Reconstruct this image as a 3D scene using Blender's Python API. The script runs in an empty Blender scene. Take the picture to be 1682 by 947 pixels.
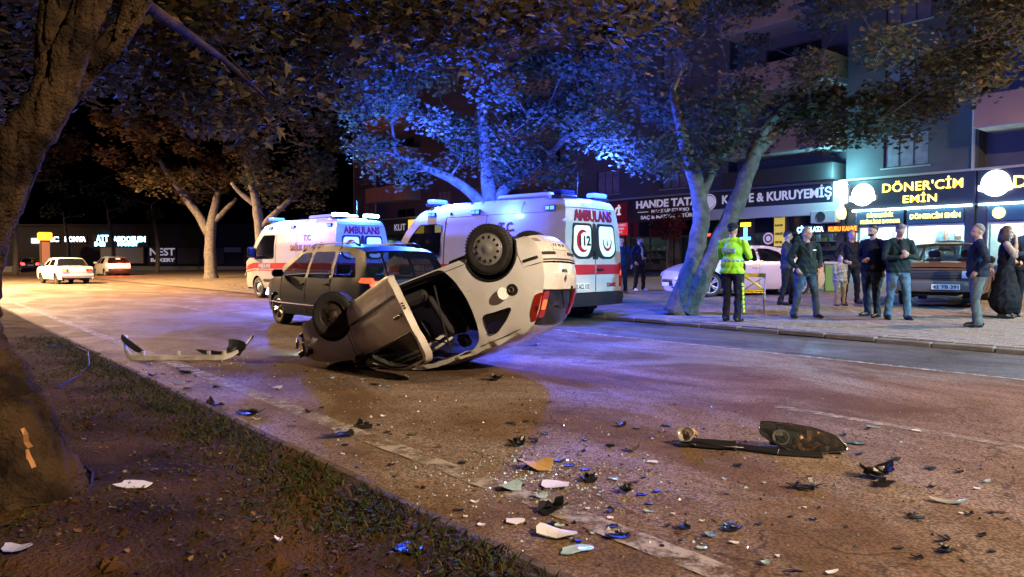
import bpy, bmesh, math, random
import numpy as np
from mathutils import Vector, Matrix, Euler, noise as mnoise
from mathutils.geometry import delaunay_2d_cdt
R = math.radians
rnd = random.Random(7)
SC = bpy.context.scene
COL = SC.collection

# ------------------------------------------------------------------ camera
F_PX, CX, CY, CAM_H = 1230.0, 841.0, 473.5, 1.25
TH, PITCH = R(39.1), math.atan(46.5 / 1230.0)
cam_d = bpy.data.cameras.new('camera')
cam_d.sensor_width = 36.0
cam_d.lens = 36.0 * F_PX / 1682.0
cam_d.clip_start, cam_d.clip_end = 0.05, 2000
cam = bpy.data.objects.new('camera', cam_d)
COL.objects.link(cam)
cam.location = (0, 0, CAM_H)
cam.rotation_euler = (math.pi / 2 - PITCH, 0, -TH)
SC.camera = cam

# ------------------------------------------------------------------ night sky
W = bpy.data.worlds.new('World')
SC.world = W
W.use_nodes = True
wn = W.node_tree.nodes
wl = W.node_tree.links
sky = wn.new('ShaderNodeTexSky')
sky.sky_type = 'NISHITA'
sky.sun_disc = False
sky.sun_elevation = R(-7.0)
sky.sun_rotation = R(200)
bg = wn['Background']
wl.new(sky.outputs[0], bg.inputs[0])
bg.inputs[1].default_value = 0.10

# ------------------------------------------------------------------ render look
SC.view_settings.view_transform = 'Standard'
SC.view_settings.look = 'None'
SC.view_settings.exposure = 0.22
SC.view_settings.gamma = 1.0
SC.cycles.use_denoising = True
SC.cycles.max_bounces = 6
SC.cycles.diffuse_bounces = 3
SC.cycles.glossy_bounces = 3
SC.cycles.transmission_bounces = 4
SC.cycles.transparent_max_bounces = 8
SC.cycles.caustics_reflective = False
SC.cycles.caustics_refractive = False
SC.cycles.sample_clamp_indirect = 4.0
SC.cycles.use_light_tree = True

SODIUM = (1.0, 0.70, 0.44)
BLUE = (0.03, 0.085, 1.0)
CYAN = (0.22, 0.78, 1.0)


def light(name, kind, loc, power, col, size=0.1, aim=None, spot=None, blend=0.5, parent=None):
    d = bpy.data.lights.new(name, kind)
    d.energy = power
    d.color = col
    if kind in ('POINT', 'SPOT'):
        d.shadow_soft_size = size
    if kind == 'AREA':
        d.size = size
    if kind == 'SPOT':
        d.spot_size = R(spot or 140)
        d.spot_blend = blend
    o = bpy.data.objects.new(name, d)
    COL.objects.link(o)
    if parent:
        o.parent = parent
    o.location = loc
    if aim is not None:
        o.rotation_euler = Vector(aim).to_track_quat('-Z', 'Y').to_euler()
    return o


# street lamps: (x, y, height, arm towards +x, watts, colour)
LAMPS = [(0.6, -9.0, 9.0, 3.6, 16500, (1.0, 0.76, 0.51), 'sodium street lamp on the median behind the photographer'),
         (-4.2, 31.0, 9.0, 3.4, 9000, (1.0, 0.62, 0.30), 'sodium street lamp on the median abreast of the ambulances'),
         (-4.2, 42.0, 9.0, 3.6, 95000, (1.0, 0.62, 0.30), 'sodium street lamp on the median far up the road'),
         (-4.2, 88.0, 9.0, 3.6, 5000, (1.0, 0.62, 0.30), 'farthest sodium street lamp on the median, added to light the far shops'),  # added to bring dim light to the far shop row
         (15.2, -7.0, 5.0, -1.0, 17000, (0.14, 0.62, 1.0), 'low cyan lamp added on the paved side for an unseen source'),  # made-up lamp post, stands in for an unseen cyan source out of view
         (21.0, -2.0, 11.0, -1.4, 13000, SODIUM, 'sodium street lamp in the middle of the wide pavement')]


# ------------------------------------------------------------------ helpers
def basis():
    D = Vector((math.sin(TH) * math.cos(PITCH), math.cos(TH) * math.cos(PITCH), -math.sin(PITCH)))
    Rv = Vector((math.cos(TH), -math.sin(TH), 0))
    return D, Rv, Rv.cross(D)


def gz(x, y=0.0):
    """ground height: median soil, road, sloping pavement"""
    if x > 11.4:
        return 0.10 + 0.025 * (x - 12.5)
    return 0.12 if x < 1.85 else 0.0


def at(px, py, z=None):
    """the ground point a photograph pixel looks at"""
    D, Rv, U = basis()
    r = D + Rv * ((px - CX) / F_PX) - U * ((py - CY) / F_PX)
    if z is not None:
        return Vector((0, 0, CAM_H)) + r * ((z - CAM_H) / r.z)
    zz = 0.0
    for _ in range(60):
        p = Vector((0, 0, CAM_H)) + r * ((zz - CAM_H) / r.z)
        zz = 0.5 * zz + 0.5 * gz(p.x, p.y)
    p.z = gz(p.x, p.y)
    return p


def at_x(px, py, X):
    D, Rv, U = basis()
    r = D + Rv * ((px - CX) / F_PX) - U * ((py - CY) / F_PX)
    return Vector((0, 0, CAM_H)) + r * (X / r.x)


_mats = {}


def M(name, col, rough=0.6, metal=0.0, col2=None, scale=6.0, detail=4.0, lo=0.35, hi=0.65, bump=0.0, bscale=60.0,
      coat=0.0, spec=0.5, rvar=0.0, alpha=1.0, trans=0.0, ior=1.45):
    if name in _mats:
        return _mats[name]
    m = bpy.data.materials.new(name)
    m.use_nodes = True
    n, l = m.node_tree.nodes, m.node_tree.links
    p = n['Principled BSDF']
    p.inputs['Base Color'].default_value = (*col, 1)
    p.inputs['Roughness'].default_value = rough
    p.inputs['Metallic'].default_value = metal
    p.inputs['Specular IOR Level'].default_value = spec
    p.inputs['Coat Weight'].default_value = coat
    p.inputs['Coat Roughness'].default_value = 0.05
    p.inputs['Alpha'].default_value = alpha
    p.inputs['Transmission Weight'].default_value = trans
    p.inputs['IOR'].default_value = ior
    tc = n.new('ShaderNodeTexCoord')
    if col2 is not None:
        t = n.new('ShaderNodeTexNoise')
        t.inputs['Scale'].default_value = scale
        t.inputs['Detail'].default_value = detail
        l.new(tc.outputs['Object'], t.inputs['Vector'])
        r = n.new('ShaderNodeValToRGB')
        r.color_ramp.elements[0].position = lo
        r.color_ramp.elements[1].position = hi
        r.color_ramp.elements[0].color = (*col, 1)
        r.color_ramp.elements[1].color = (*col2, 1)
        l.new(t.outputs['Fac'], r.inputs['Fac'])
        l.new(r.outputs['Color'], p.inputs['Base Color'])
        if rvar:
            mr = n.new('ShaderNodeMapRange')
            mr.inputs['To Min'].default_value = rough - rvar
            mr.inputs['To Max'].default_value = min(1, rough + rvar)
            l.new(t.outputs['Fac'], mr.inputs['Value'])
            l.new(mr.outputs['Result'], p.inputs['Roughness'])
    if bump:
        t2 = n.new('ShaderNodeTexNoise')
        t2.inputs['Scale'].default_value = bscale
        t2.inputs['Detail'].default_value = 3
        l.new(tc.outputs['Object'], t2.inputs['Vector'])
        b = n.new('ShaderNodeBump')
        b.inputs['Strength'].default_value = bump
        b.inputs['Distance'].default_value = 0.02
        l.new(t2.outputs['Fac'], b.inputs['Height'])
        l.new(b.outputs['Normal'], p.inputs['Normal'])
    _mats[name] = m
    return m


def EM(name, col, strength):
    if name in _mats:
        return _mats[name]
    m = bpy.data.materials.new(name)
    m.use_nodes = True
    n, l = m.node_tree.nodes, m.node_tree.links
    p = n['Principled BSDF']
    p.inputs['Base Color'].default_value = (*[min(0.8, c) for c in col], 1)
    p.inputs['Emission Color'].default_value = (*col, 1)
    p.inputs['Emission Strength'].default_value = strength
    p.inputs['Roughness'].default_value = 0.3
    _mats[name] = m
    return m


def glass(name, col=(0.02, 0.025, 0.03), t=0.5, rough=0.03):
    """tinted pane: part see-through, part glossy"""
    if name in _mats:
        return _mats[name]
    m = bpy.data.materials.new(name)
    m.use_nodes = True
    n, l = m.node_tree.nodes, m.node_tree.links
    p = n['Principled BSDF']
    p.inputs['Base Color'].default_value = (*col, 1)
    p.inputs['Roughness'].default_value = rough
    tr = n.new('ShaderNodeBsdfTransparent')
    tr.inputs['Color'].default_value = (0.75, 0.8, 0.8, 1)
    mx = n.new('ShaderNodeMixShader')
    mx.inputs['Fac'].default_value = t
    l.new(p.outputs[0], mx.inputs[1])
    l.new(tr.outputs[0], mx.inputs[2])
    l.new(mx.outputs[0], n['Material Output'].inputs['Surface'])
    _mats[name] = m
    return m


class MB:
    """collects shapes, then links them as one mesh object"""

    def __init__(self):
        self.v, self.f, self.m, self.s = [], [], [], []

    def add(self, vs, fs, mi=0, smooth=False):
        b = len(self.v)
        self.v.extend([tuple(v) for v in vs])
        for f in fs:
            self.f.append(tuple(b + i for i in f))
            self.m.append(mi)
            self.s.append(smooth)
        return self

    def box(self, lo, hi, mi=0, mat=None, bev=0.0):
        x0, y0, z0 = lo
        x1, y1, z1 = hi
        if bev:
            b = min(bev, 0.45 * min(abs(x1 - x0), abs(y1 - y0), abs(z1 - z0)))
            vs = []
            idx = {}
            for sx in (0, 1):
                for sy in (0, 1):
                    for sz in (0, 1):
                        cx, cy, cz = (x0, x1)[sx], (y0, y1)[sy], (z0, z1)[sz]
                        dx, dy, dz = (b, -b)[sx], (b, -b)[sy], (b, -b)[sz]
                        idx[sx, sy, sz, 0] = len(vs); vs.append((cx, cy + dy, cz + dz))
                        idx[sx, sy, sz, 1] = len(vs); vs.append((cx + dx, cy, cz + dz))
                        idx[sx, sy, sz, 2] = len(vs); vs.append((cx + dx, cy + dy, cz))
            g = lambda a, b_, c, k: idx[a, b_, c, k]
            fs = []
            for s in (0, 1):
                q = [(0, 0), (1, 0), (1, 1), (0, 1)]
                if s == 0: q = q[::-1]
                fs.append([g(s, a, b_, 0) for a, b_ in q])
                fs.append([g(b_, s, a, 1) for a, b_ in q])
                fs.append([g(a, b_, s, 2) for a, b_ in q])
            for a in (0, 1):
                for c in (0, 1):
                    fs.append([g(a, c, 0, 0), g(a, c, 1, 0), g(a, c, 1, 1), g(a, c, 0, 1)])
                    fs.append([g(a, 0, c, 0), g(a, 1, c, 0), g(a, 1, c, 2), g(a, 0, c, 2)])
                    fs.append([g(0, a, c, 1), g(1, a, c, 1), g(1, a, c, 2), g(0, a, c, 2)])
                    for d in (0, 1):
                        fs.append([g(a, c, d, 0), g(a, c, d, 1), g(a, c, d, 2)])
            vs = [Vector(v) for v in vs]
        else:
            vs = [Vector((x, y, z)) for x in (x0, x1) for y in (y0, y1) for z in (z0, z1)]
            fs = [(0, 1, 3, 2), (4, 6, 7, 5), (0, 4, 5, 1), (2, 3, 7, 6), (0, 2, 6, 4), (1, 5, 7, 3)]
        if mat is not None:
            vs = [mat @ v for v in vs]
        return self.add(vs, fs, mi)

    def tube(self, pts, radii, n=8, mi=0, cap=True, smooth=True, squash=None):
        pts = [Vector(p) for p in pts]
        if not hasattr(radii, '__len__'):
            radii = [radii] * len(pts)
        vs, fs = [], []
        t0 = (pts[1] - pts[0]).normalized()
        ref = Vector((0, 0, 1)) if abs(t0.z) < 0.9 else Vector((1, 0, 0))
        u = t0.cross(ref).normalized()
        for i, p in enumerate(pts):
            a = pts[max(0, i - 1)]
            b = pts[min(len(pts) - 1, i + 1)]
            t = (b - a).normalized()
            u = (u - t * u.dot(t)).normalized()
            w = t.cross(u)
            for k in range(n):
                an = 2 * math.pi * k / n
                r = radii[i]
                vs.append(p + (u * math.cos(an) + w * math.sin(an)) * r)
        for i in range(len(pts) - 1):
            for k in range(n):
                k2 = (k + 1) % n
                fs.append((i * n + k, i * n + k2, (i + 1) * n + k2, (i + 1) * n + k))
        self.add(vs, fs, mi, smooth)
        if cap:
            b = len(self.v) - len(vs)
            self.f.append(tuple(b + k for k in range(n))[::-1]); self.m.append(mi); self.s.append(False)
            e = b + (len(pts) - 1) * n
            self.f.append(tuple(e + k for k in range(n))); self.m.append(mi); self.s.append(False)
        return self

    def lathe(self, prof, n=24, axis='Y', origin=(0, 0, 0), mi=0, smooth=True, closed=False):
        """prof: (radius, along-axis) pairs"""
        vs, fs = [], []
        ox, oy, oz = origin
        for r, h in prof:
            for k in range(n):
                a = 2 * math.pi * k / n
                c, s = r * math.cos(a), r * math.sin(a)
                if axis == 'Y': vs.append((ox + c, oy + h, oz + s))
                elif axis == 'Z': vs.append((ox + c, oy + s, oz + h))
                else: vs.append((ox + h, oy + c, oz + s))
        m = len(prof)
        rng = range(m) if closed else range(m - 1)
        for i in rng:
            j = (i + 1) % m
            for k in range(n):
                k2 = (k + 1) % n
                fs.append((i * n + k, i * n + k2, j * n + k2, j * n + k))
        return self.add(vs, fs, mi, smooth)

    def ell(self, c, r, n=12, m=8, mi=0, mat=None):
        vs, fs = [], []
        c = Vector(c)
        for i in range(m + 1):
            th = math.pi * i / m
            for k in range(n):
                a = 2 * math.pi * k / n
                v = Vector((r[0] * math.sin(th) * math.cos(a), r[1] * math.sin(th) * math.sin(a), r[2] * math.cos(th)))
                if mat is not None: v = mat @ v
                vs.append(c + v)
        for i in range(m):
            for k in range(n):
                k2 = (k + 1) % n
                fs.append((i * n + k, (i + 1) * n + k, (i + 1) * n + k2, i * n + k2))
        return self.add(vs, fs, mi, True)

    def prism(self, poly, axis, a, b, mi=0):
        """polygon (two coords) extruded along axis from a to b"""
        n = len(poly)
        def mk(p, h):
            if axis == 'Y': return (p[0], h, p[1])
            if axis == 'X': return (h, p[0], p[1])
            return (p[0], p[1], h)
        vs = [mk(p, a) for p in poly] + [mk(p, b) for p in poly]
        fs = [tuple(range(n)), tuple(range(2 * n - 1, n - 1, -1))]
        fs += [(i, (i + 1) % n, n + (i + 1) % n, n + i) for i in range(n)]
        return self.add(vs, fs, mi)

    def mesh(self, name, mats):
        me = bpy.data.meshes.new(name)
        me.from_pydata(self.v, [], self.f)
        for m in (mats if isinstance(mats, (list, tuple)) else [mats]):
            me.materials.append(m)
        me.polygons.foreach_set('material_index', self.m)
        me.polygons.foreach_set('use_smooth', self.s)
        me.update()
        return me

    def build(self, name, mats, parent=None, fix=True):
        me = self.mesh(name, mats)
        if fix and len(self.f) < 60000:
            bm = bmesh.new(); bm.from_mesh(me)
            bmesh.ops.recalc_face_normals(bm, faces=bm.faces)
            bm.to_mesh(me); bm.free()
        return link(name, me, parent)


def link(name, me, parent=None):
    o = bpy.data.objects.new(name, me)
    COL.objects.link(o)
    if parent is not None:
        o.parent = parent
    return o


def tag(o, label=None, cat=None, group=None, kind=None):
    if label: o['label'] = label
    if cat: o['category'] = cat
    if group: o['group'] = group
    if kind: o['kind'] = kind
    return o


def thing(name, label, cat, loc=(0, 0, 0), rotz=0.0, group=None):
    o = bpy.data.objects.new(name, None)
    o.empty_display_size = 0.1
    COL.objects.link(o)
    o.location = loc
    o.rotation_euler = (0, 0, rotz)
    return tag(o, label, cat, group)


_kids = {}


def copy_tree(o, parent=None):
    c = o.copy()
    COL.objects.link(c)
    if parent is not None:
        c.parent = parent
    for ch in list(o.children):
        copy_tree(ch, c)
    return c


def text_mesh(s, size, extrude=0.01, bold=0.0, sx=1.0, align='CENTER', spacing=1.0):
    """lettering in the XY plane, centred, facing +Z"""
    cu = bpy.data.curves.new('lettering', 'FONT')
    cu.body = s
    cu.size = size
    cu.extrude = extrude
    cu.offset = bold
    cu.align_x = align
    cu.align_y = 'CENTER'
    cu.resolution_u = 3
    cu.space_character = spacing
    o = bpy.data.objects.new('lettering', cu)
    COL.objects.link(o)
    dg = bpy.context.evaluated_depsgraph_get()
    me = bpy.data.meshes.new_from_object(o.evaluated_get(dg))
    bpy.data.objects.remove(o)
    bpy.data.curves.remove(cu)
    if sx != 1.0:
        me.transform(Matrix.Diagonal((sx, 1, 1, 1)))
    return me


def lettering(s, size, mat, parent, mtx, extrude=0.01, bold=0.0, sx=1.0, width=None, name='lettering', spacing=1.0):
    me = text_mesh(s, size, extrude, bold, sx, spacing=spacing)
    if width:
        xs = [v.co.x for v in me.vertices]
        w = max(xs) - min(xs)
        me.transform(Matrix.Diagonal((width / w, 1, 1, 1)))
    me.materials.clear()
    me.materials.append(mat)
    me.transform(mtx)
    return link(name, me, parent)


def noise2(x, y, seed=0):
    return (math.sin(x * 1.7 + seed) * math.cos(y * 2.3 - seed * 1.3) + 0.5 * math.sin(x * 4.1 - y * 3.3 + seed * 2.1)
            + 0.25 * math.sin(x * 9.7 + y * 8.1 + seed)) / 1.75

# ================================================================== GROUND
def asphalt(name, agg, dust, lo, hi, scale, rough=0.75):
    m = bpy.data.materials.new(name)
    m.use_nodes = True
    n, l = m.node_tree.nodes, m.node_tree.links
    p = n['Principled BSDF']
    p.inputs['Specular IOR Level'].default_value = 0.12
    tc = n.new('ShaderNodeTexCoord')
    mp = n.new('ShaderNodeMapping')
    mp.inputs['Scale'].default_value = (1.0, 0.55, 1.0)
    l.new(tc.outputs['Object'], mp.inputs['Vector'])
    big = n.new('ShaderNodeTexNoise')
    big.inputs['Scale'].default_value = scale
    big.inputs['Detail'].default_value = 9
    big.inputs['Roughness'].default_value = 0.68
    big.inputs['Distortion'].default_value = 0.6
    l.new(mp.outputs['Vector'], big.inputs['Vector'])
    r = n.new('ShaderNodeValToRGB')
    r.color_ramp.elements[0].position = lo
    r.color_ramp.elements[1].position = hi
    r.color_ramp.elements[0].color = (0, 0, 0, 1)
    r.color_ramp.elements[1].color = (1, 1, 1, 1)
    l.new(big.outputs['Fac'], r.inputs['Fac'])
    fine = n.new('ShaderNodeTexVoronoi')
    fine.inputs['Scale'].default_value = 62
    l.new(tc.outputs['Object'], fine.inputs['Vector'])
    rf = n.new('ShaderNodeValToRGB')
    rf.color_ramp.elements[0].position = 0.1
    rf.color_ramp.elements[1].position = 0.75
    rf.color_ramp.elements[0].color = (*[c * 2.0 for c in agg], 1)
    rf.color_ramp.elements[1].color = (*[c * 0.45 for c in agg], 1)
    l.new(fine.outputs['Distance'], rf.inputs['Fac'])
    med = n.new('ShaderNodeTexNoise')
    med.inputs['Scale'].default_value = 2.7
    med.inputs['Detail'].default_value = 6
    l.new(tc.outputs['Object'], med.inputs['Vector'])
    rd = n.new('ShaderNodeValToRGB')
    rd.color_ramp.elements[0].position = 0.3
    rd.color_ramp.elements[1].position = 0.7
    rd.color_ramp.elements[0].color = (*[c * 0.75 for c in dust], 1)
    rd.color_ramp.elements[1].color = (*[c * 1.2 for c in dust], 1)
    l.new(med.outputs['Fac'], rd.inputs['Fac'])
    mx = n.new('ShaderNodeMix')
    mx.data_type = 'RGBA'
    l.new(r.outputs['Color'], mx.inputs['Factor'])
    gr = n.new('ShaderNodeMapRange')
    gr.inputs['From Min'].default_value = 0.05
    gr.inputs['From Max'].default_value = 0.75
    gr.inputs['To Min'].default_value = 1.35
    gr.inputs['To Max'].default_value = 0.62
    l.new(fine.outputs['Distance'], gr.inputs['Value'])
    md = n.new('ShaderNodeMix')
    md.data_type = 'RGBA'
    md.blend_type = 'MULTIPLY'
    md.inputs['Factor'].default_value = 1.0
    l.new(rd.outputs['Color'], md.inputs['A'])
    l.new(gr.outputs['Result'], md.inputs['B'])
    l.new(md.outputs['Result'], mx.inputs['A'])
    l.new(rf.outputs['Color'], mx.inputs['B'])
    wob = n.new('ShaderNodeTexNoise')
    wob.inputs['Scale'].default_value = 1.6
    wob.inputs['Detail'].default_value = 6
    l.new(tc.outputs['Object'], wob.inputs['Vector'])
    va = n.new('ShaderNodeVectorMath')
    va.operation = 'MULTIPLY_ADD'
    va.inputs[1].default_value = (.9, .9, .9)
    l.new(wob.outputs['Color'], va.inputs[0])
    l.new(tc.outputs['Object'], va.inputs[2])
    ck = n.new('ShaderNodeTexVoronoi')
    ck.feature = 'DISTANCE_TO_EDGE'
    ck.inputs['Scale'].default_value = 0.33
    l.new(va.outputs[0], ck.inputs['Vector'])
    cr_ = n.new('ShaderNodeMapRange')
    cr_.inputs['From Min'].default_value = 0.0008
    cr_.inputs['From Max'].default_value = 0.0045
    cr_.inputs['To Min'].default_value = 0.5
    l.new(ck.outputs['Distance'], cr_.inputs['Value'])
    mc = n.new('ShaderNodeMix')
    mc.data_type = 'RGBA'
    mc.blend_type = 'MULTIPLY'
    mc.inputs['Factor'].default_value = 1.0
    l.new(mx.outputs['Result'], mc.inputs['A'])
    l.new(cr_.outputs['Result'], mc.inputs['B'])
    l.new(mc.outputs['Result'], p.inputs['Base Color'])
    rr = n.new('ShaderNodeMapRange')
    rr.inputs['To Min'].default_value = rough + 0.1
    rr.inputs['To Max'].default_value = rough - 0.2
    l.new(r.outputs['Color'], rr.inputs['Value'])
    l.new(rr.outputs['Result'], p.inputs['Roughness'])
    b = n.new('ShaderNodeBump')
    b.inputs['Strength'].default_value = 0.5
    b.inputs['Distance'].default_value = 0.006
    l.new(fine.outputs['Distance'], b.inputs['Height'])
    b.invert = True
    l.new(b.outputs['Normal'], p.inputs['Normal'])
    return m


ASPH = asphalt('worn_asphalt', (0.195, 0.148, 0.124), (0.118, 0.070, 0.040), 0.42, 0.62, 0.75)
ASPH2 = asphalt('gutter_asphalt', (0.10, 0.098, 0.10), (0.07, 0.062, 0.055), 0.4, 0.6, 1.1)
FARASPH = M('far_asphalt', (0.05, 0.05, 0.05), 0.85, col2=(0.065, 0.06, 0.055), scale=0.3)


def sheet(name, x0, x1, y0, y1, z, mat, zslope=0.0, kind='structure'):
    mb = MB()
    mb.add([(x0, y0, z), (x1, y0, z + zslope * (x1 - x0)), (x1, y1, z + zslope * (x1 - x0)), (x0, y1, z)], [(0, 1, 2, 3)])
    return tag(mb.build(name, mat, fix=False), kind=kind)


sheet('ground', -500, 600, -400, 900, -0.03, FARASPH)
road = sheet('road', 1.85, 11.4, -40, 210, 0.0, ASPH)
sheet('gutter_strip', 9.12, 11.4, -30, 23.0, 0.004, ASPH2)


def worn_paint(name, col, lo, hi, scale=5):
    m = bpy.data.materials.new(name)
    m.use_nodes = True
    n, l = m.node_tree.nodes, m.node_tree.links
    p = n['Principled BSDF']
    p.inputs['Base Color'].default_value = (*col, 1)
    p.inputs['Roughness'].default_value = 0.7
    tc = n.new('ShaderNodeTexCoord')
    t = n.new('ShaderNodeTexNoise')
    t.inputs['Scale'].default_value = scale
    t.inputs['Detail'].default_value = 10
    t.inputs['Roughness'].default_value = 0.75
    l.new(tc.outputs['Object'], t.inputs['Vector'])
    r = n.new('ShaderNodeValToRGB')
    r.color_ramp.elements[0].position = lo
    r.color_ramp.elements[1].position = hi
    l.new(t.outputs['Fac'], r.inputs['Fac'])
    tr = n.new('ShaderNodeBsdfTransparent')
    mx = n.new('ShaderNodeMixShader')
    l.new(r.outputs['Color'], mx.inputs['Fac'])
    l.new(tr.outputs[0], mx.inputs[1])
    l.new(p.outputs[0], mx.inputs[2])
    l.new(mx.outputs[0], n['Material Output'].inputs['Surface'])
    return m


WORN = worn_paint('worn_paint', (0.30, 0.26, 0.24), 0.42, 0.56)
WORN2 = worn_paint('faded_paint', (0.36, 0.33, 0.29), 0.40, 0.66, 7)


def line_sheet(name, x0, x1, y0, y1, z, mat):
    """road marking with wavering edges"""
    mb = MB()
    n = max(2, int((y1 - y0) / 0.12))
    vs = []
    for i in range(n + 1):
        y = y0 + (y1 - y0) * i / n
        vs += [(x0 + rnd.uniform(-.008, .008), y, z), (x1 + rnd.uniform(-.008, .008), y, z)]
    mb.add(vs, [(2 * i, 2 * i + 1, 2 * i + 3, 2 * i + 2) for i in range(n)])
    o = mb.build(name, mat, fix=False)
    o.parent = road
    return o


line_sheet('edge_line', 2.43, 2.59, -3, 5.3, 0.006, WORN)
line_sheet('edge_line', 2.43, 2.59, 5.3, 40, 0.006, WORN2)
for y in (-2.9, 0.4, 9.6, 18.6, 27.6, 36.6):
    line_sheet('lane_dash', 5.70, 5.81, y, y + 3.1, 0.006, WORN2)
line_sheet('kerbside_line', 8.98, 9.10, -6, 24, 0.006, WORN2)

# ---------------------------------------------------------------- median
SOIL = M('median_soil', (0.019, 0.010, 0.005), 0.98, col2=(0.068, 0.034, 0.014), scale=1.8, detail=12, bump=1.0, bscale=55, spec=.05)
KERBC = M('kerb_concrete', (0.11, 0.08, 0.055), 0.9, col2=(0.055, 0.038, 0.024), scale=9, bump=0.4, bscale=70, spec=.15)


def soil_h(x, y):
    e = min(1.0, max(0.0, (1.76 - x) / 0.5))
    return 0.125 + e * (0.035 * noise2(x * 0.9, y * 0.9, 1) + 0.02 * noise2(x * 2.9, y * 2.7, 4) + 0.03)


def grid(name, x0, x1, y0, y1, nx, ny, hf, mat):
    mb = MB()
    vs = [(x0 + (x1 - x0) * i / nx, y0 + (y1 - y0) * j / ny, hf(x0 + (x1 - x0) * i / nx, y0 + (y1 - y0) * j / ny))
          for j in range(ny + 1) for i in range(nx + 1)]
    fs = [(j * (nx + 1) + i, j * (nx + 1) + i + 1, (j + 1) * (nx + 1) + i + 1, (j + 1) * (nx + 1) + i)
          for j in range(ny) for i in range(nx)]
    mb.add(vs, fs, 0, True)
    return tag(mb.build(name, mat, fix=False), kind='structure')


grid('median', -5.5, 1.772, -8, 22, 110, 300, soil_h, SOIL)
sheet('median_far', -5.5, 1.772, 22, 200, 0.125, SOIL)

kerb = tag(MB().box((1.775, -8, -0.02), (1.845, 200, 0.10)).build('median_kerb', KERBC), kind='structure')
kb = MB().box((-0.034, 0.004, 0.0), (0.034, 0.976, 0.122), bev=0.012)
kb_me = kb.mesh('kerb_stone', KERBC)
for i in range(36):
    o = link('kerb_stone', kb_me, kerb)
    o.location = (1.808 + rnd.uniform(-.006, .006), -3.5 + i * 0.98, rnd.uniform(-.008, .006))
    o.rotation_euler = (rnd.uniform(-.006, .006), rnd.uniform(-.02, .02), rnd.uniform(-.006, .006))


# grass, weeds and fallen leaves on the median: uncountable
def leafmat(name, stops, rough=0.7, transl=0.25):
    m = bpy.data.materials.new(name)
    m.use_nodes = True
    n, l = m.node_tree.nodes, m.node_tree.links
    p = n['Principled BSDF']
    p.inputs['Roughness'].default_value = rough
    p.inputs['Specular IOR Level'].default_value = 0.08
    g = n.new('ShaderNodeNewGeometry')
    r = n.new('ShaderNodeValToRGB')
    while len(r.color_ramp.elements) < len(stops):
        r.color_ramp.elements.new(0.5)
    for e, (pos, c) in zip(r.color_ramp.elements, stops):
        e.position = pos
        e.color = (*c, 1)
    l.new(g.outputs['Random Per Island'], r.inputs['Fac'])
    l.new(r.outputs['Color'], p.inputs['Base Color'])
    t = n.new('ShaderNodeBsdfTranslucent')
    l.new(r.outputs['Color'], t.inputs['Color'])
    mx = n.new('ShaderNodeMixShader')
    mx.inputs['Fac'].default_value = transl
    l.new(p.outputs[0], mx.inputs[1])
    l.new(t.outputs[0], mx.inputs[2])
    l.new(mx.outputs[0], n['Material Output'].inputs['Surface'])
    return m


GRASS = leafmat('grass_blade', [(0, (0.022, 0.032, 0.010)), (0.6, (0.04, 0.052, 0.015)), (0.85, (0.07, 0.055, 0.022)), (1, (0.11, 0.07, 0.03))])
LITTER = leafmat('fallen_leaf', [(0, (0.07, 0.035, 0.015)), (0.5, (0.15, 0.07, 0.025)), (0.8, (0.24, 0.13, 0.05)), (1, (0.30, 0.20, 0.10))])


def np_mesh(name, V, Fc, mat, parent=None, smooth=False):
    """V (n,3), Fc (m,k) uniform face size"""
    me = bpy.data.meshes.new(name)
    n, k = len(Fc), Fc.shape[1]
    me.vertices.add(len(V))
    me.vertices.foreach_set('co', np.asarray(V, np.float32).ravel())
    me.loops.add(n * k)
    me.loops.foreach_set('vertex_index', Fc.astype(np.int32).ravel())
    me.polygons.add(n)
    me.polygons.foreach_set('loop_start', np.arange(0, n * k, k, dtype=np.int32))
    if smooth:
        me.polygons.foreach_set('use_smooth', np.ones(n, bool))
    me.materials.append(mat)
    me.update(calc_edges=True)
    return link(name, me, parent)


NG = np.random.default_rng(11)


def soil_hv(x, y):
    return np.array([soil_h(a, b) for a, b in zip(x, y)])


def grass_pts(n):
    out = []
    while len(out) < n:
        x = rnd.uniform(-2.6, 1.76); y = 0.4 + 12 * rnd.random() ** 1.8
        edge = math.exp(-((x - 1.6) / 0.33) ** 2)
        d = 0.8 * edge * (.35 + .65 * max(0, min(1, .6 + noise2(x * 2.2, y * 2.6, 6)))) + 0.6 * max(0, noise2(x * 1.3, y * 1.1, 9)) ** 1.5 + 0.03
        if rnd.random() < d:
            out.append((x, y))
    return np.array(out)


gp = grass_pts(24000)
n = len(gp)
zz = soil_hv(gp[:, 0], gp[:, 1])
ang = NG.uniform(0, 2 * math.pi, n)
hgt = NG.uniform(0.010, 0.042, n) * (0.6 + 0.8 * np.exp(-((gp[:, 0] - 1.6) / .35) ** 2))
wd = NG.uniform(0.0014, 0.0045, n)
lean = NG.uniform(0.3, 1.4, n) * hgt
la = NG.uniform(0, 2 * math.pi, n)
base = np.stack([gp[:, 0], gp[:, 1], zz - .005], 1)
side = np.stack([np.cos(ang) * wd, np.sin(ang) * wd, 0 * wd], 1)
tip = base + np.stack([np.cos(la) * lean, np.sin(la) * lean, hgt], 1)
midp = base + np.stack([np.cos(la) * lean * .35, np.sin(la) * lean * .35, hgt * .65], 1)
V = np.concatenate([base - side, base + side, midp + side * 1.2, tip, midp - side * 1.2])
i = np.arange(n)
Fc = np.stack([i, i + n, i + 2 * n, i + 3 * n, i + 4 * n], 1)
tag(np_mesh('grass', V, Fc, GRASS), 'short patchy grass and weeds growing along the median kerb', 'grass', kind='stuff')

wp = grass_pts(9000)
flat_weeds = wp
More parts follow.
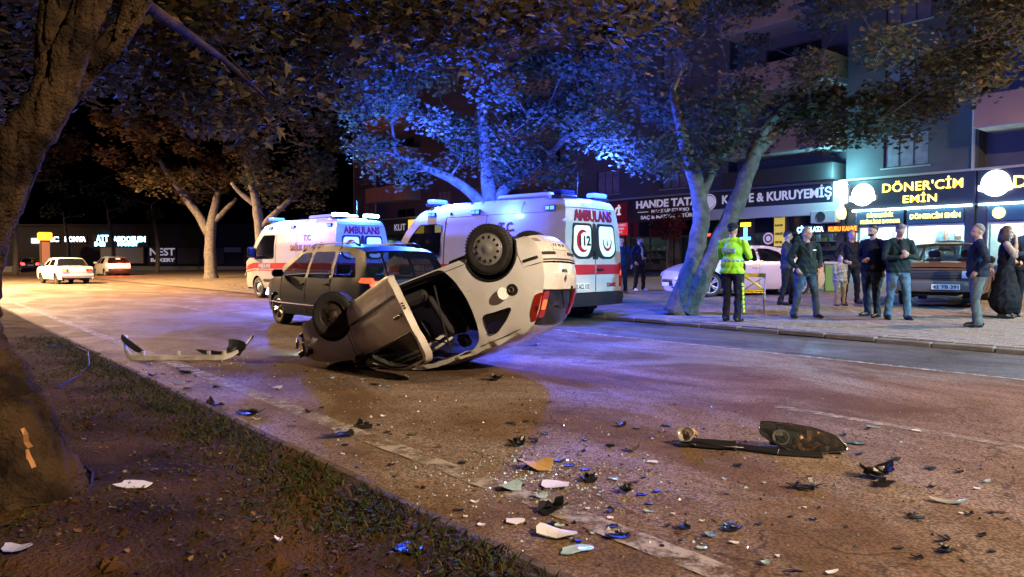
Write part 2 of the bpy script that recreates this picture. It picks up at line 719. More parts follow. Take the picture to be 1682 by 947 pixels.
# fallen leaves, curled lobed flakes
def flat_leaves(n, fx, size, name, label, mat, hv):
    P = np.array([fx() for _ in range(n)])
    z = hv(P[:, 0], P[:, 1])
    outline = np.array([(-.5, 0), (-.28, .2), (-.15, .45), (.05, .22), (.3, .4), (.3, .12), (.6, 0), (.3, -.12), (.3, -.4), (.05, -.22), (-.15, -.45), (-.28, -.2)])
    k = len(outline)
    s = NG.uniform(size[0], size[1], n)
    a = NG.uniform(0, 2 * math.pi, n)
    cx = outline[None, :, 0] * s[:, None]; cy = outline[None, :, 1] * s[:, None] * NG.uniform(.45, 1, n)[:, None]
    tilt = NG.uniform(-.5, .5, n)
    curl = NG.uniform(-.6, 1.8, n)
    zz = 0.006 + s[:, None] * .2 + cx * tilt[:, None] * .6 + curl[:, None] * cy ** 2 / s[:, None]
    zz = zz - zz.min(1, keepdims=True) + 0.004
    X = P[:, 0:1] + cx * np.cos(a)[:, None] - cy * np.sin(a)[:, None]
    Y = P[:, 1:2] + cx * np.sin(a)[:, None] + cy * np.cos(a)[:, None]
    V = np.stack([X, Y, z[:, None] + zz], 2).reshape(-1, 3)
    Fc = np.arange(n * k).reshape(n, k)
    return tag(np_mesh(name, V, Fc, mat), label, 'leaves', kind='stuff')


_wi = iter(flat_weeds.tolist())
flat_leaves(9000, lambda: next(_wi), (0.012, 0.034), 'weeds', 'low dark green weeds matted along the median kerb', GRASS, lambda x, y: soil_hv(x, y) + NG.uniform(-.004, .03, len(x)))


cm = MB()
for _ in range(2600):
    x = rnd.uniform(-2.6, 1.66); y = .5 + 9 * rnd.random() ** 1.8
    s = abs(rnd.gauss(0, .010)) + .004
    z = soil_h(x, y)
    a = [rnd.uniform(.6, 1.3) * s for _ in range(5)]
    cm.add([(x - a[0], y - s, z), (x + a[1], y - s * .7, z), (x + a[2], y + s, z), (x - a[3], y + s * .8, z), (x, y, z + a[4] * .9)], [(0, 1, 4), (1, 2, 4), (2, 3, 4), (3, 0, 4)])
for _ in range(420):
    x = rnd.uniform(-2.6, 1.66); y = .5 + 8 * rnd.random() ** 1.8
    a = rnd.uniform(0, 6.28); L = rnd.uniform(.03, .16); z = soil_h(x, y) + .006
    cm.tube([(x, y, z), (x + L * .5 * math.cos(a), y + L * .5 * math.sin(a), z + rnd.uniform(0, .012)), (x + L * math.cos(a + .3), y + L * math.sin(a + .3), z)], [.002, .002, .001], 3, 1, False)
tag(cm.build('soil_clods', [SOIL, M('twig', (.06, .035, .018), .9, spec=.1)], fix=False), 'small soil clods and twigs littering the median', 'litter', kind='stuff')


def lit_pt():
    while True:
        x = rnd.uniform(-2.8, 1.72); y = 0.5 + 10 * rnd.random() ** 1.7
        if rnd.random() < 0.25 + 0.5 * max(0, noise2(x * .8, y * .8, 5)) + 0.5 * math.exp(-((x - 1.1) / .4) ** 2 - ((y - 3.9) / .7) ** 2):
            return (x, y)


flat_leaves(2600, lit_pt, (0.012, 0.042), 'fallen_leaves', 'brown and tan fallen leaves scattered over the median soil', LITTER, soil_hv)
flat_leaves(170, lambda: (1.9 + 2.6 * rnd.random() ** 2.2, rnd.uniform(0.8, 8)), (0.015, 0.06), 'road_leaves',
            'small dry leaves blown along the kerb side of the road', LITTER, lambda x, y: 0 * x)

# ---------------------------------------------------------------- pavement
SL = 0.025
PAVE = M('pavement_bed', (0.16, 0.14, 0.125), 0.85, col2=(0.20, 0.17, 0.15), scale=1.2, bump=.3)
PAVER = M('paver_concrete', (0.23, 0.20, 0.18), 0.85, col2=(0.15, 0.13, 0.115), scale=1.3, detail=8, bump=0.35, bscale=60)


def brickmat():
    m = bpy.data.materials.new('far_pavers')
    m.use_nodes = True
    n, l = m.node_tree.nodes, m.node_tree.links
    p = n['Principled BSDF']
    p.inputs['Roughness'].default_value = 0.85
    tc = n.new('ShaderNodeTexCoord')
    b = n.new('ShaderNodeTexBrick')
    b.inputs['Scale'].default_value = 4
    b.inputs['Color1'].default_value = (0.23, 0.19, 0.165, 1)
    b.inputs['Color2'].default_value = (0.17, 0.145, 0.13, 1)
    b.inputs['Mortar'].default_value = (0.05, 0.045, 0.04, 1)
    l.new(tc.outputs['Object'], b.inputs['Vector'])
    l.new(b.outputs['Color'], p.inputs['Base Color'])
    return m


pav = sheet('pavement', 11.52, 34.2, -25, 23.0, 0.10 + SL * (11.52 - 12.5), PAVE, SL)
farp = sheet('pavement_by_the_shops', 19.0, 34.2, -25, 23.0, 0.10 + SL * (19.0 - 12.5) + .008, brickmat(), SL)
PW, PL = 0.20, 0.25
pm = MB().box((-PW / 2 + .006, -PL / 2 + .006, -.05), (PW / 2 - .006, PL / 2 - .006, 0.016), bev=0.007).mesh('paver', PAVER)
near = [[], []]
x0 = 11.53
for ix in range(int((19.0 - x0) / PW)):
    for iy in range(int(27 / PL)):
        x = x0 + (ix + .5) * PW
        y = -4 + (iy + .5 + .5 * (ix % 2)) * PL
        dist = x * .63 + y * .776
        near[0].append((dist, x, y))
near[0].sort()
vis = [p for p in near[0] if -0.05 < (p[1] * .776 - p[2] * .63) / max(p[0], .1) < .72]
solo = set((round(p[1], 3), round(p[2], 3)) for p in vis[:296])
rest = MB()
for d_, x, y in near[0]:
    z = 0.10 + SL * (x - 12.5) + rnd.uniform(-.004, .004)
    if (round(x, 3), round(y, 3)) in solo:
        o = link('paver', pm, pav)
        o.location = (x, y, z)
        o.rotation_euler = (rnd.uniform(-.008, .008), -SL + rnd.uniform(-.008, .008), rnd.uniform(-.01, .01))
    else:
        a, b, t = PW / 2 - .006, PL / 2 - .006, .008
        z2 = z + .008
        rest.add([(x - a, y - b, z), (x + a, y - b, z), (x + a, y + b, z), (x - a, y + b, z),
                  (x - a + t, y - b + t, z2), (x + a - t, y - b + t, z2), (x + a - t, y + b - t, z2), (x - a + t, y + b - t, z2)],
                 [(4, 5, 6, 7), (0, 1, 5, 4), (1, 2, 6, 5), (2, 3, 7, 6), (3, 0, 4, 7)])
o = rest.build('farther_pavers', PAVER, pav, fix=False)
o['kind'] = 'stuff'

pk = tag(MB().box((11.405, -25, -0.02), (11.515, 23, 0.05)).build('pavement_kerb', KERBC), kind='structure')
KERBC2 = M('pale_kerb', (0.16, 0.155, 0.15), 0.85, col2=(0.09, 0.085, 0.08), scale=4, bump=.3)
kb2 = MB().box((-0.075, 0.006, 0.0), (0.075, 0.79, 0.080), bev=0.014).mesh('kerb_stone', KERBC2)
for i in range(32):
    o = link('kerb_stone', kb2, pk)
    o.location = (11.44 + rnd.uniform(-.012, .012), -3.5 + i * 0.80, rnd.uniform(-.01, .012))
    o.rotation_euler = (rnd.uniform(-.01, .01), rnd.uniform(-.03, .03), rnd.uniform(-.012, .012))

# dirt verge beyond the pavement, where the far trees stand
VERGE = M('verge_dirt', (0.16, 0.115, 0.075), 0.95, col2=(0.10, 0.075, 0.05), scale=0.8, detail=9, bump=.6, bscale=20)
grid('verge', 9.9, 34.2, 23.0, 130, 50, 180,
     lambda x, y: 0.03 + 0.07 * min(1, max(0, (x - 9.9) / 1.2)) + .03 * noise2(x * .6, y * .6, 3) * min(1, max(0, (x - 9.9) / 1.2)) + max(0, x - 12) * .012, VERGE)
sheet('side_street', 34.2, 140, 66, 130, 0.02, FARASPH)
flat_leaves(700, lambda: (rnd.uniform(10.4, 20), rnd.uniform(24, 55)), (0.05, 0.13), 'verge_leaves',
            'dry leaves lying on the dirt verge under the far trees', LITTER, lambda x, y: 0.10 + 0 * x)

# ---------------------------------------------------------------- street lamps
STEEL = M('lamp_steel', (0.18, 0.18, 0.18), 0.5, 0.6)
for k, (x, y, h, arm, watt, c, lab) in enumerate(LAMPS):
    t = thing('street_lamp', lab, 'street lamp', (x, y, gz(x)))
    MB().tube([(0, 0, 0), (0, 0, 1.2), (0, 0, h - .3), (arm * .15, 0, h), (arm, 0, h + .15)], [.11, .09, .06, .055, .045], 10).build('pole', STEEL, t)
    MB().box((min(arm - .1, arm + .6), -.13, h + .06), (max(arm - .1, arm + .6), .13, h + .24), bev=.05).build('lamp_head', STEEL, t)
    MB().box((arm - .02, -.1, h + .035), (arm + .5, .1, h + .065)).build('lamp_glass', EM('lamp_glow_%d' % (c[2] > .5), c, 30), t)
    light('lamp_light', 'SPOT', (arm + .24, 0, h - .02), watt, c, 0.12, (-.17, 1.0, -.38) if k == 4 else (0, 0, -1), 44 if k == 4 else 165, 0.35, t)

# ================================================================== APARTMENT BUILDING WITH SHOPS
FX = 34.0
WALLM = M('dark_render', (0.10, 0.105, 0.12), 0.8, col2=(0.13, 0.135, 0.145), scale=0.7, detail=8, bump=.15, bscale=30)
BEIGE = M('beige_render', (0.56, 0.37, 0.23), 0.8, col2=(0.48, 0.32, 0.20), scale=0.8, bump=.1)
PALE = M('pale_render', (0.42, 0.42, 0.44), 0.8, col2=(0.34, 0.34, 0.36), scale=0.6)
FRAME = M('dark_frame', (0.05, 0.05, 0.055), 0.45)
WFRAME = M('white_frame', (0.55, 0.55, 0.56), 0.45)
CURT = M('curtain_behind_glass', (0.34, 0.33, 0.38), 0.25, col2=(0.22, 0.21, 0.25), scale=3, spec=.6)
DGLASS = M('dark_window_glass', (0.015, 0.018, 0.022), 0.06, spec=.7)
SILL = M('sill_stone', (0.45, 0.44, 0.42), 0.7)
CLAD = M('charcoal_cladding', (0.045, 0.047, 0.055), 0.4)


def FACE(X, Y, Z):
    return Matrix(((0, 0, -1, X), (-1, 0, 0, Y), (0, 1, 0, Z), (0, 0, 0, 1)))


def wall_holes(name, y0, y1, z0, z1, X, holes, depth, mat, parent):
    ys = sorted({y0, y1, *[h[0] for h in holes], *[h[1] for h in holes]})
    zs = sorted({z0, z1, *[h[2] for h in holes], *[h[3] for h in holes]})
    mb = MB()
    for a, b in zip(ys, ys[1:]):
        for c, d in zip(zs, zs[1:]):
            m = ((a + b) / 2, (c + d) / 2)
            if any(h[0] < m[0] < h[1] and h[2] < m[1] < h[3] for h in holes):
                continue
            mb.add([(X, a, c), (X, b, c), (X, b, d), (X, a, d)], [(0, 1, 2, 3)])
    for h in holes:
        a, b, c, d = h
        q = [(a, c), (b, c), (b, d), (a, d)]
        for k in range(4):
            p, r = q[k], q[(k + 1) % 4]
            mb.add([(X, *p), (X, *r), (X + depth, *r), (X + depth, *p)], [(0, 1, 2, 3)])
    return mb.build(name, mat, parent, fix=False)


bld = thing('apartment_building', 'long dark apartment building with beige balconies above a row of lit shops', 'building', (0, 0, 0))
MB().box((FX + .9, -25, 0.2), (FX + 14, 66, 23.9)).build('core', WALLM, bld)
MB().box((FX - .25, -25.2, 23.9), (FX + 14.2, 66.2, 24.3)).build('roof_slab', WALLM, bld)
MB().box((FX + .02, 66.0, 0.2), (FX + 13.9, 66.25, 23.88)).build('end_wall', PALE, bld)

_win = {}


def window(y, z, w, h, X, panes=3, curtain=True, sill=True):
    key = (round(w, 2), round(h, 2), panes, curtain)
    if key not in _win:
        fr = MB()
        t = .06
        fr.box((-.03, -w / 2, 0), (.03, w / 2, t)).box((-.03, -w / 2, h - t), (.03, w / 2, h))
        for k in range(panes + 1):
            c = -w / 2 + t / 2 + (w - t) * k / panes
            fr.box((-.028, c - t / 2, t), (.028, c + t / 2, h - t))
        pn = MB().box((-.012, -w / 2 / panes + .02, t), (.012, w / 2 / panes - .02, h - t))
        _win[key] = (fr.mesh('window', FRAME), pn.mesh('pane', CURT if curtain else DGLASS),
                     MB().box((-.2, -w / 2 - .1, -.06), (.03, w / 2 + .1, -.004)).mesh('sill', SILL))
    a, b, c = _win[key]
    o = link('window', a, bld)
    o.location = (X + .12, y, z)
    for k in range(panes):
        q = link('pane', b, o)
        q.location = (0, -w / 2 + w * (k + .5) / panes, 0)
    if sill:
        link('sill', c, o)


ZB = 4.95          # top of the shop storey
FLOORS = [ZB + 3.1 * k for k in range(6)]
# bays along the street: (y0, y1, kind)
BAYS = [(-25, -13.5, 'wall'), (-13.5, -6, 'bal'), (-6, 5.5, 'wall'), (5.5, 11.83, 'bal'), (11.83, 17.28, 'wall'), (17.28, 23.7, 'bal'), (23.7, 36.0, 'wall'), (36.0, 42.2, 'bal'),
        (42.2, 54.0, 'wall'), (54.0, 61.5, 'bal'), (61.5, 66.0, 'wall')]
for y0, y1, kind in BAYS:
    holes = []
    X = FX if kind == 'wall' else FX + 0.75
    for k, zf in enumerate(FLOORS):
        top = zf + 3.1
        if kind == 'wall':
            L = y1 - y0
            cs = [(y0 + y1) / 2 + .1] if L < 7 else [y0 + L * .29, y0 + L * .71]
            for c in cs:
                w, h = (1.9, 1.5) if L > 5 else (1.2, 1.5)
                holes.append((c - w / 2, c + w / 2, zf + .38, zf + .38 + h))
                window(c, zf + .38, w, h, X)
        else:
            c = (y0 + y1) / 2
            zf = 6.62 + 3.1 * (k - 1)
            holes.append((c - 1.5, c + 1.5, max(ZB + .1, zf + .1), zf + 2.3))
            window(c, max(ZB + .1, zf + .1), 3.0, zf + 2.3 - max(ZB + .1, zf + .1), X, 2, False, False)
            # balcony slab and parapet of this floor
            if k > 0:
                MB().box((FX - 1.35, y0 + .35, zf - .23), (FX + .74, y1 - .35, zf + .02), bev=.02).build('balcony_slab', PALE, bld)
                pr = MB()
                pr.box((FX - 1.38, y0 + .32, zf - .17), (FX - 1.24, y1 - .32, zf + 1.05))
                pr.box((FX - 1.235, y0 + .32, zf + .03), (FX + .73, y0 + .44, zf + 1.045))
                pr.box((FX - 1.235, y1 - .44, zf + .03), (FX + .73, y1 - .32, zf + 1.045))
                pr.build('balcony_parapet', BEIGE, bld)
    wall_holes('wall', y0, y1, ZB, 23.9, X, holes, .15, WALLM, bld)
    if kind == 'bal':
        MB().box((FX + .003, y0 - .004, ZB), (FX + .9, y0 + .02, 23.85)).box((FX + .003, y1 - .02, ZB), (FX + .9, y1 + .004, 23.85)).build('wall_return', WALLM, bld)
    elif y1 - y0 < 7:
        MB().tube([(FX - .1, y0 + .12, ZB), (FX - .1, y0 + .12, 23.8)], .07, 8).build('drain_pipe', WFRAME, bld)
    MB().box((FX - .14, y0, ZB - .06), (FX + .2, y1, ZB + .03)).build('ledge', SILL, bld)
MB().box((FX - .9, 17.5, 4.99), (FX + .6, 23.5, 5.75)).build('terrace_rail', FRAME, bld)

# ---- shop storey
GLZ = glass('shop_glass', (0.02, 0.03, 0.04), 0.82)
WHITEIN = M('white_tiles_inside', (0.75, 0.76, 0.76), 0.4, col2=(0.66, 0.68, 0.68), scale=9, lo=.45, hi=.55)
DARKIN = M('dark_shop_inside', (0.10, 0.10, 0.11), 0.7)
ZF = gz(FX) + .05


def shop_bay(y0, y1, inner, glow, gcol, doors=(), transom=3.0, plinth=.35, pier=.35, mull=3, fm=FRAME):
    """glazed shop front with a room behind it"""
    mb = MB()
    for c in (y0, y1 - pier):
        MB().box((FX, c, ZF), (FX + .5, c + pier, 3.5)).build('shop_pier', CLAD, bld)
    a, b = y0 + pier, y1 - pier
    MB().box((FX + .05, a, ZF), (FX + .3, b, ZF + plinth)).build('shop_plinth', CLAD, bld)
    fr = MB()
    for k in range(mull + 1):
        c = a + (b - a) * k / mull
        fr.box((FX + .08, c - .04, ZF + plinth), (FX + .18, c + .04, 3.5))
    fr.box((FX + .075, a, transom - .05), (FX + .185, b, transom + .05))
    f = fr.build('shop_window', fm, bld)
    for k in range(mull):
        c0, c1 = a + (b - a) * k / mull + .04, a + (b - a) * (k + 1) / mull - .04
        MB().box((FX + .12, c0, ZF + plinth), (FX + .135, c1, transom - .05)).build('pane', GLZ, f)
        MB().box((FX + .12, c0, transom + .05), (FX + .135, c1, 3.5)).build('pane', DGLASS, f)
    rm = MB()
    rm.box((FX + .85, y0 + .1, ZF), (FX + .89, y1 - .1, 3.5), 0)       # back wall
    rm.box((FX + .3, y0 + .1, 3.42), (FX + .85, y1 - .1, 3.48), 0)
    rm.box((FX + .3, y0 + .1, ZF + .0), (FX + .85, y1 - .1, ZF + .03), 0)
    rm.build('shop_back', inner, bld)
    if glow:
        tb = MB()
        nn = max(1, int((b - a) / 1.4))
        for k in range(nn):
            c = a + (b - a) * (k + .5) / nn
            tb.box((FX + .42, c - .5, 3.33), (FX + .52, c + .5, 3.38))
        tb.build('shop_tube_light', EM('tube_%s_%s' % (gcol, glow), gcol, glow * 20), bld)


def goods(y0, y1, z0, z1, X, seed, cols, rows=4):
    """shelves of goods at the back of a shop"""
    r = random.Random(seed)
    sh = MB()
    mats = [M('goods_%d' % i, c, .5) for i, c in enumerate(cols)]
    gd = MB()
    for k in range(rows):
        z = z0 + (z1 - z0) * k / rows
        sh.box((X - .25, y0, z - .02), (X, y1, z))
        y = y0 + .05
        while y < y1 - .1:
            w = r.uniform(.08, .25)
            gd.box((X - .2, y, z + .003), (X - .05, y + w, z + r.uniform(.12, .9 * (z1 - z0) / rows)), r.randrange(len(mats)))
            y += w + r.uniform(.01, .12)
    s = sh.build('shelf', WFRAME, bld)
    g = gd.build('shelf_goods', mats, s)
    g['kind'] = 'stuff'


COOL = (0.62, 0.93, 1.0)
GC = [(0.6, 0.6, 0.6), (0.1, 0.35, 0.55), (0.55, 0.12, 0.08), (0.6, 0.5, 0.1), (0.08, 0.3, 0.12), (0.5, 0.3, 0.15)]
shop_bay(11.9, 17.2, WHITEIN, 34, COOL, mull=2, transom=2.75, fm=WFRAME)           # kebab shop
goods(12.6, 13.6, 1.5, 2.7, FX + .84, 3, [(.7, .7, .7), (.5, .7, .75), (.6, .3, .2)], 2)
for k, c in enumerate((14.1, 15.0, 15.9)):
    MB().box((FX + .78, c - .36, 2.0), (FX + .82, c + .36, 2.66)).build('menu_board', EM('added_panel_glow', (.70, .95, 1.0), 5), bld)  # glowing panels added to brighten the shop inside
shop_bay(5.6, 11.8, WHITEIN, 34, COOL, mull=4, transom=2.75, fm=WFRAME)
shop_bay(-6, 5.5, WHITEIN, 20, COOL, mull=5, transom=2.75)
shop_bay(-25, -6.1, DARKIN, 4, COOL, mull=8, transom=2.75)
shop_bay(17.35, 20.6, DARKIN, 3, (0.6, 0.75, 1.0), mull=2, transom=2.6)
goods(17.8, 20.2, .9, 2.6, FX + .84, 5, GC, 4)
shop_bay(20.65, 23.7, DARKIN, 2, (0.7, 0.8, 1.0), mull=2, transom=2.6)
shop_bay(23.8, 27.2, DARKIN, 1.2, (0.6, 0.75, 1.0), mull=2, transom=2.6)
shop_bay(27.3, 30.9, DARKIN, 1.2, (0.6, 0.85, 0.9), mull=2, transom=2.6)
goods(27.8, 30.4, .9, 2.3, FX + .84, 6, GC, 3)
shop_bay(31.0, 36.0, DARKIN, 5, (1.0, 0.72, 0.42), mull=3, transom=2.6)
goods(31.6, 35.5, .9, 2.4, FX + .84, 8, GC, 4)
shop_bay(36.1, 42.2, DARKIN, 0, COOL, mull=4, transom=2.6)
shop_bay(42.3, 54.0, DARKIN, 0, COOL, mull=6, transom=2.6)
shop_bay(54.1, 66.0, DARKIN, 1, (1, .8, .5), mull=6, transom=2.6)
MB().box((FX + .03, -25, 3.5), (FX + .6, 66, ZB - .07)).build('sign_band', CLAD, bld)

# ---- shop signs
YEL = EM('yellow_letter_glow', (1.0, 0.80, 0.16), 3.2)
YELB = EM('yellow_halo', (1.0, 0.62, 0.02), 0.9)
WHT = EM('white_sign_glow', (0.80, 0.97, 1.0), 6.0)
LET = EM('letter_ambient_glow', (0.60, 0.54, 0.70), 0.40)  # unlit letters and emblems, ambient light on them put in as a glow
BOARD = M('sign_board', (0.035, 0.036, 0.045), 0.4)
NAVY = M('navy_board', (0.03, 0.035, 0.07), 0.4)


def roundel(parent, X, Y, Z, r, mat, rib=True):
    d = MB()
    d.lathe([(0.001, -.06), (r, -.06), (r, 0.02), (0.001, 0.02)], 28, 'X', (X, Y, Z), 0, False)
    if rib:
        d.prism([(Y - r * 1.16, Z - .52 * r), (Y - r * 1.16, Z - .1 * r), (Y + r * 1.16, Z - .1 * r), (Y + r * 1.16, Z - .52 * r), (Y + r * .5, Z - .72 * r), (Y - r * .5, Z - .72 * r)], 'X', X - .085, X - .062)
    return d.build('round_emblem', mat, parent)


def sign(label, y0, y1, z0, z1, X=FX - .06, board=BOARD, th=.16):
    t = thing('shop_sign', label, 'sign', (0, 0, 0))
    MB().box((X, y0, z0), (X + th - .08, y1, z1), bev=.01).build('board', board, t)
    return t


def small_caps(t, words, X, Y, Z, size, mat, halo, width):
    """initial larger than the rest"""
    lettering(words, size, mat, t, FACE(X - .035, Y, Z), .02, .012, 1.0, width)
    lettering(words, size, halo, t, FACE(X - .012, Y, Z), .005, .045, 1.0, width * 1.03, 'letter_halo')


# kebab shop
s = sign("dark sign reading DÖNER'CİM EMİN in glowing yellow letters beside a white roundel", 11.86, 17.24, 3.56, 4.86)
lettering("DÖNER'CİM", .54, YEL, s, FACE(FX - .1, 13.95, 4.42), .02, .0, 1, 3.25, spacing=1.08)
lettering("DÖNER'CİM", .54, YELB, s, FACE(FX - .075, 13.95, 4.42), .003, .010, 1, 3.27, 'letter_halo', spacing=1.08)
lettering('EMİN', .44, YEL, s, FACE(FX - .1, 14.0, 3.88), .02, .0, 1, 1.36, spacing=1.08)
lettering('EMİN', .44, YELB, s, FACE(FX - .075, 14.0, 3.88), .003, .010, 1, 1.375, 'letter_halo', spacing=1.08)
roundel(s, FX - .08, 16.45, 4.22, .50, WHT)
MB().box((FX - .16, 11.95, 3.46), (FX - .1, 16.9, 3.54)).build('strip_light', EM('strip_glow', COOL, 14), s)
s = sign("second kebab sign at the edge, white roundel and a yellow D", 5.7, 11.78, 3.56, 4.86)
lettering("DÖNER'CİM", .66, YEL, s, FACE(FX - .1, 8.55, 4.30), .02, .004, 1, 3.9)
lettering("DÖNER'CİM", .66, YELB, s, FACE(FX - .075, 8.55, 4.30), .003, .014, 1, 3.93, 'letter_halo')
roundel(s, FX - .08, 11.12, 4.32, .52, WHT)
MB().box((FX - .16, 5.9, 3.46), (FX - .1, 11.7, 3.54)).build('strip_light', EM('strip_glow', COOL, 14), s)
NAVYG = M('blue_panel', (0.04, 0.10, 0.17), .4)
s = sign('blue strip sign DÖNERLERİMİZ over the left kebab shop window', 14.7, 16.75, 2.82, 3.42, FX - .02, NAVYG)
lettering('DÖNERLERİMİZ', .24, YEL, s, FACE(FX - .04, 15.7, 3.25), .01, .004, 1, 1.15)
lettering('KESİNLİKLE DANADIR', .22, YEL, s, FACE(FX - .04, 15.7, 2.97), .01, .004, 1, 1.75)
s = sign('blue strip sign DÖNERCİM EMİN over the right kebab shop window', 12.3, 14.55, 2.82, 3.42, FX - .02, NAVYG)
lettering('DÖNERCİM EMİN', .28, YEL, s, FACE(FX - .04, 13.4, 3.12), .01, .006, 1, 2.0)
s = sign('blue strip sign with a yellow badge over the shop door at the edge', 8.2, 11.4, 2.82, 3.42, FX - .02, NAVYG)
lettering('DÖNERCİM', .26, YEL, s, FACE(FX - .04, 9.2, 3.22), .01, .005, 1, 1.4)
lettering('IZGARA', .22, LET, s, FACE(FX - .04, 9.1, 2.97), .01, .004, 1, .8)
roundel(s, FX - .03, 11.0, 3.14, .22, YEL, False)

# dried fruit and nut shop
s = sign('long navy sign with pale letters VE & KURUYEMİŞ on a beige fascia', 17.75, 25.2, 3.98, 4.84, FX - .42, NAVY)
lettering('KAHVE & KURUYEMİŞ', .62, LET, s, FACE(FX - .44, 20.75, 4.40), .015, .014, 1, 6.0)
MB().box((FX - .44, 17.35, 3.40), (FX + .02, 25.3, 3.955)).build('fascia', M('pale_fascia', (0.72, 0.66, 0.68), .5), s)
MB().box((FX - .40, 17.34, 3.96), (FX + .02, 17.70, 4.9)).build('fascia_end', M('pale_fascia', (0.72, 0.66, 0.68), .5), s)
rl = MB()
for a, b, c in ((.43, .37, 0), (.33, .02, 0)):
    rl.lathe([(b, -.03), (a, -.03), (a, 0), (b, 0)], 28, 'X', (FX - .44, 24.55, 4.36), 0, False, True)
rl.prism([(24.1, 4.27), (24.1, 4.43), (25.0, 4.43), (25.0, 4.27)], 'X', FX - .49, FX - .475)
rl.build('round_emblem', LET, s)
# hair and make up studio
s = sign('black sign with white letters HANDE TATAR MAKE UP STUDIO', 25.4, 30.6, 3.56, 4.84, FX - .06, BOARD)
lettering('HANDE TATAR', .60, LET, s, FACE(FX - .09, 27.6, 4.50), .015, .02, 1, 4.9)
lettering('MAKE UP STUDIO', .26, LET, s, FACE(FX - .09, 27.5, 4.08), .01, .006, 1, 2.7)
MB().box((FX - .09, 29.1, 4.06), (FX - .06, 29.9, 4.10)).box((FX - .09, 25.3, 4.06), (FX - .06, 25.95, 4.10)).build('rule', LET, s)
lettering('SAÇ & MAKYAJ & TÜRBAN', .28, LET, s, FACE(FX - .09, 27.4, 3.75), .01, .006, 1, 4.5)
# bakery
RED = M('red_board', (0.42, 0.02, 0.03), .45)
s = sign('dark red sign ending in white letters EVİ beside the ambulance', 30.75, 35.8, 3.7, 4.75, FX - .06, RED)
lettering('K EVİ', .62, EM('white_letter_glow', (0.75, 0.72, 0.85), .7), s, FACE(FX - .09, 32.15, 4.2), .015, .02, 1, 1.75)
s = sign('small bright red hanging panel with a round white badge under the red sign', 30.5, 32.3, 2.75, 3.5, FX - .35, EM('red_lit_board', (0.55, 0.015, 0.03), .8))
for k, w in enumerate(('HANIMELİ', 'EKMEK', 'EVİ')):
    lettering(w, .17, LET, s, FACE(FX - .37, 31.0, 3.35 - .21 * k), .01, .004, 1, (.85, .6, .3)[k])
rl = MB()
rl.lathe([(.24, -.02), (.30, -.02), (.30, 0), (.24, 0)], 24, 'X', (FX - .355, 31.85, 3.15), 0, False, True)
rl.box((FX - .375, 31.62, 3.08), (FX - .356, 32.08, 3.22))
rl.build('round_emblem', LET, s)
# lit panels in the nut shop windows
s = sign('yellow vertical sign strip hanging in the nut shop window', 20.35, 20.9, 1.95, 3.6, FX - .1, EM('yellow_panel', (0.75, 0.55, 0.08), .5))
for k, w in enumerate(('KURU', 'KAHVE', 'LEBLEBİ', 'FISTIK')):
    lettering(w, .15, BOARD, s, FACE(FX - .12, 20.62, 3.4 - .42 * k), .01, .005, 1, .42)
s = sign('white blue neon word sign in the nut shop window', 18.3, 19.8, 2.5, 2.95, FX + .03, BOARD, .12)
lettering('ÇİKOLATA', .34, EM('neon_white', (0.5, 0.9, 1.0), 4), s, FACE(FX + .01, 19.05, 2.72), .01, .006, 1, 1.35)
s = sign('orange scrolling LED sign beside the kebab shop', 16.6, 18.1, 2.5, 2.9, FX - .13, BOARD, .14)
lettering('KURU KAHVE', .30, EM('led_orange', (1.0, 0.20, 0.01), 3.5), s, FACE(FX - .145, 17.35, 2.70), .01, .006, 1, 1.35)
s = sign('blue and yellow neon cross shaped sign behind the policeman', 22.2, 23.0, 1.8, 3.3, FX + .02, BOARD, .1)
MB().box((FX, 22.5, 1.95), (FX + .015, 22.72, 2.95)).box((FX, 22.3, 2.3), (FX + .015, 22.92, 2.45)).build('neon_cross', EM('neon_blue', (0.08, 0.55, 1.0), 4), s)
MB().box((FX, 22.3, 3.0), (FX + .015, 22.92, 3.2)).build('neon_bar', EM('neon_yellow', (1.0, 0.8, 0.05), 2.2), s)
s = sign('round white and red sticker sign on the dark shop glass', 21.0, 21.02, 2.0, 2.02, FX + .1, FRAME, .1)
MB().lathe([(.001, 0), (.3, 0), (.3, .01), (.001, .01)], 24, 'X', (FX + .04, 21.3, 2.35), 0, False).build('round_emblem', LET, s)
MB().lathe([(.14, 0), (.22, 0), (.22, .006), (.14, .006)], 24, 'X', (FX + .03, 21.3, 2.35), 0, False, True).build('ring', RED, s)
s = sign('red neon strip sign behind the leaning tree trunks', 24.3, 25.3, 2.5, 2.75, FX + .04, BOARD, .1)
MB().box((FX + .03, 24.4, 2.56), (FX + .045, 25.2, 2.7)).build('neon_bar', EM('neon_red', (1.0, 0.05, 0.03), 4), s)
s = sign('lit yellow panel above the far shop behind the first ambulance', 53.2, 55.6, 3.5, 4.7, FX - .3, EM('yellow_far', (1.0, 0.62, 0.08), 1.1))
s = sign('dark sign with pale letters KUT beside the lit yellow panel', 56.0, 60.0, 3.5, 4.7, FX - .1, BOARD)
lettering('KUT', .8, LET, s, FACE(FX - .12, 57.3, 4.1), .01, .01, 1, 1.9)
s = sign('small warm white lit window sign left of the second ambulance', 49.6, 51.6, 3.5, 4.4, FX - .2, EM('warm_far', (1.0, 0.8, 0.45), 1.6))

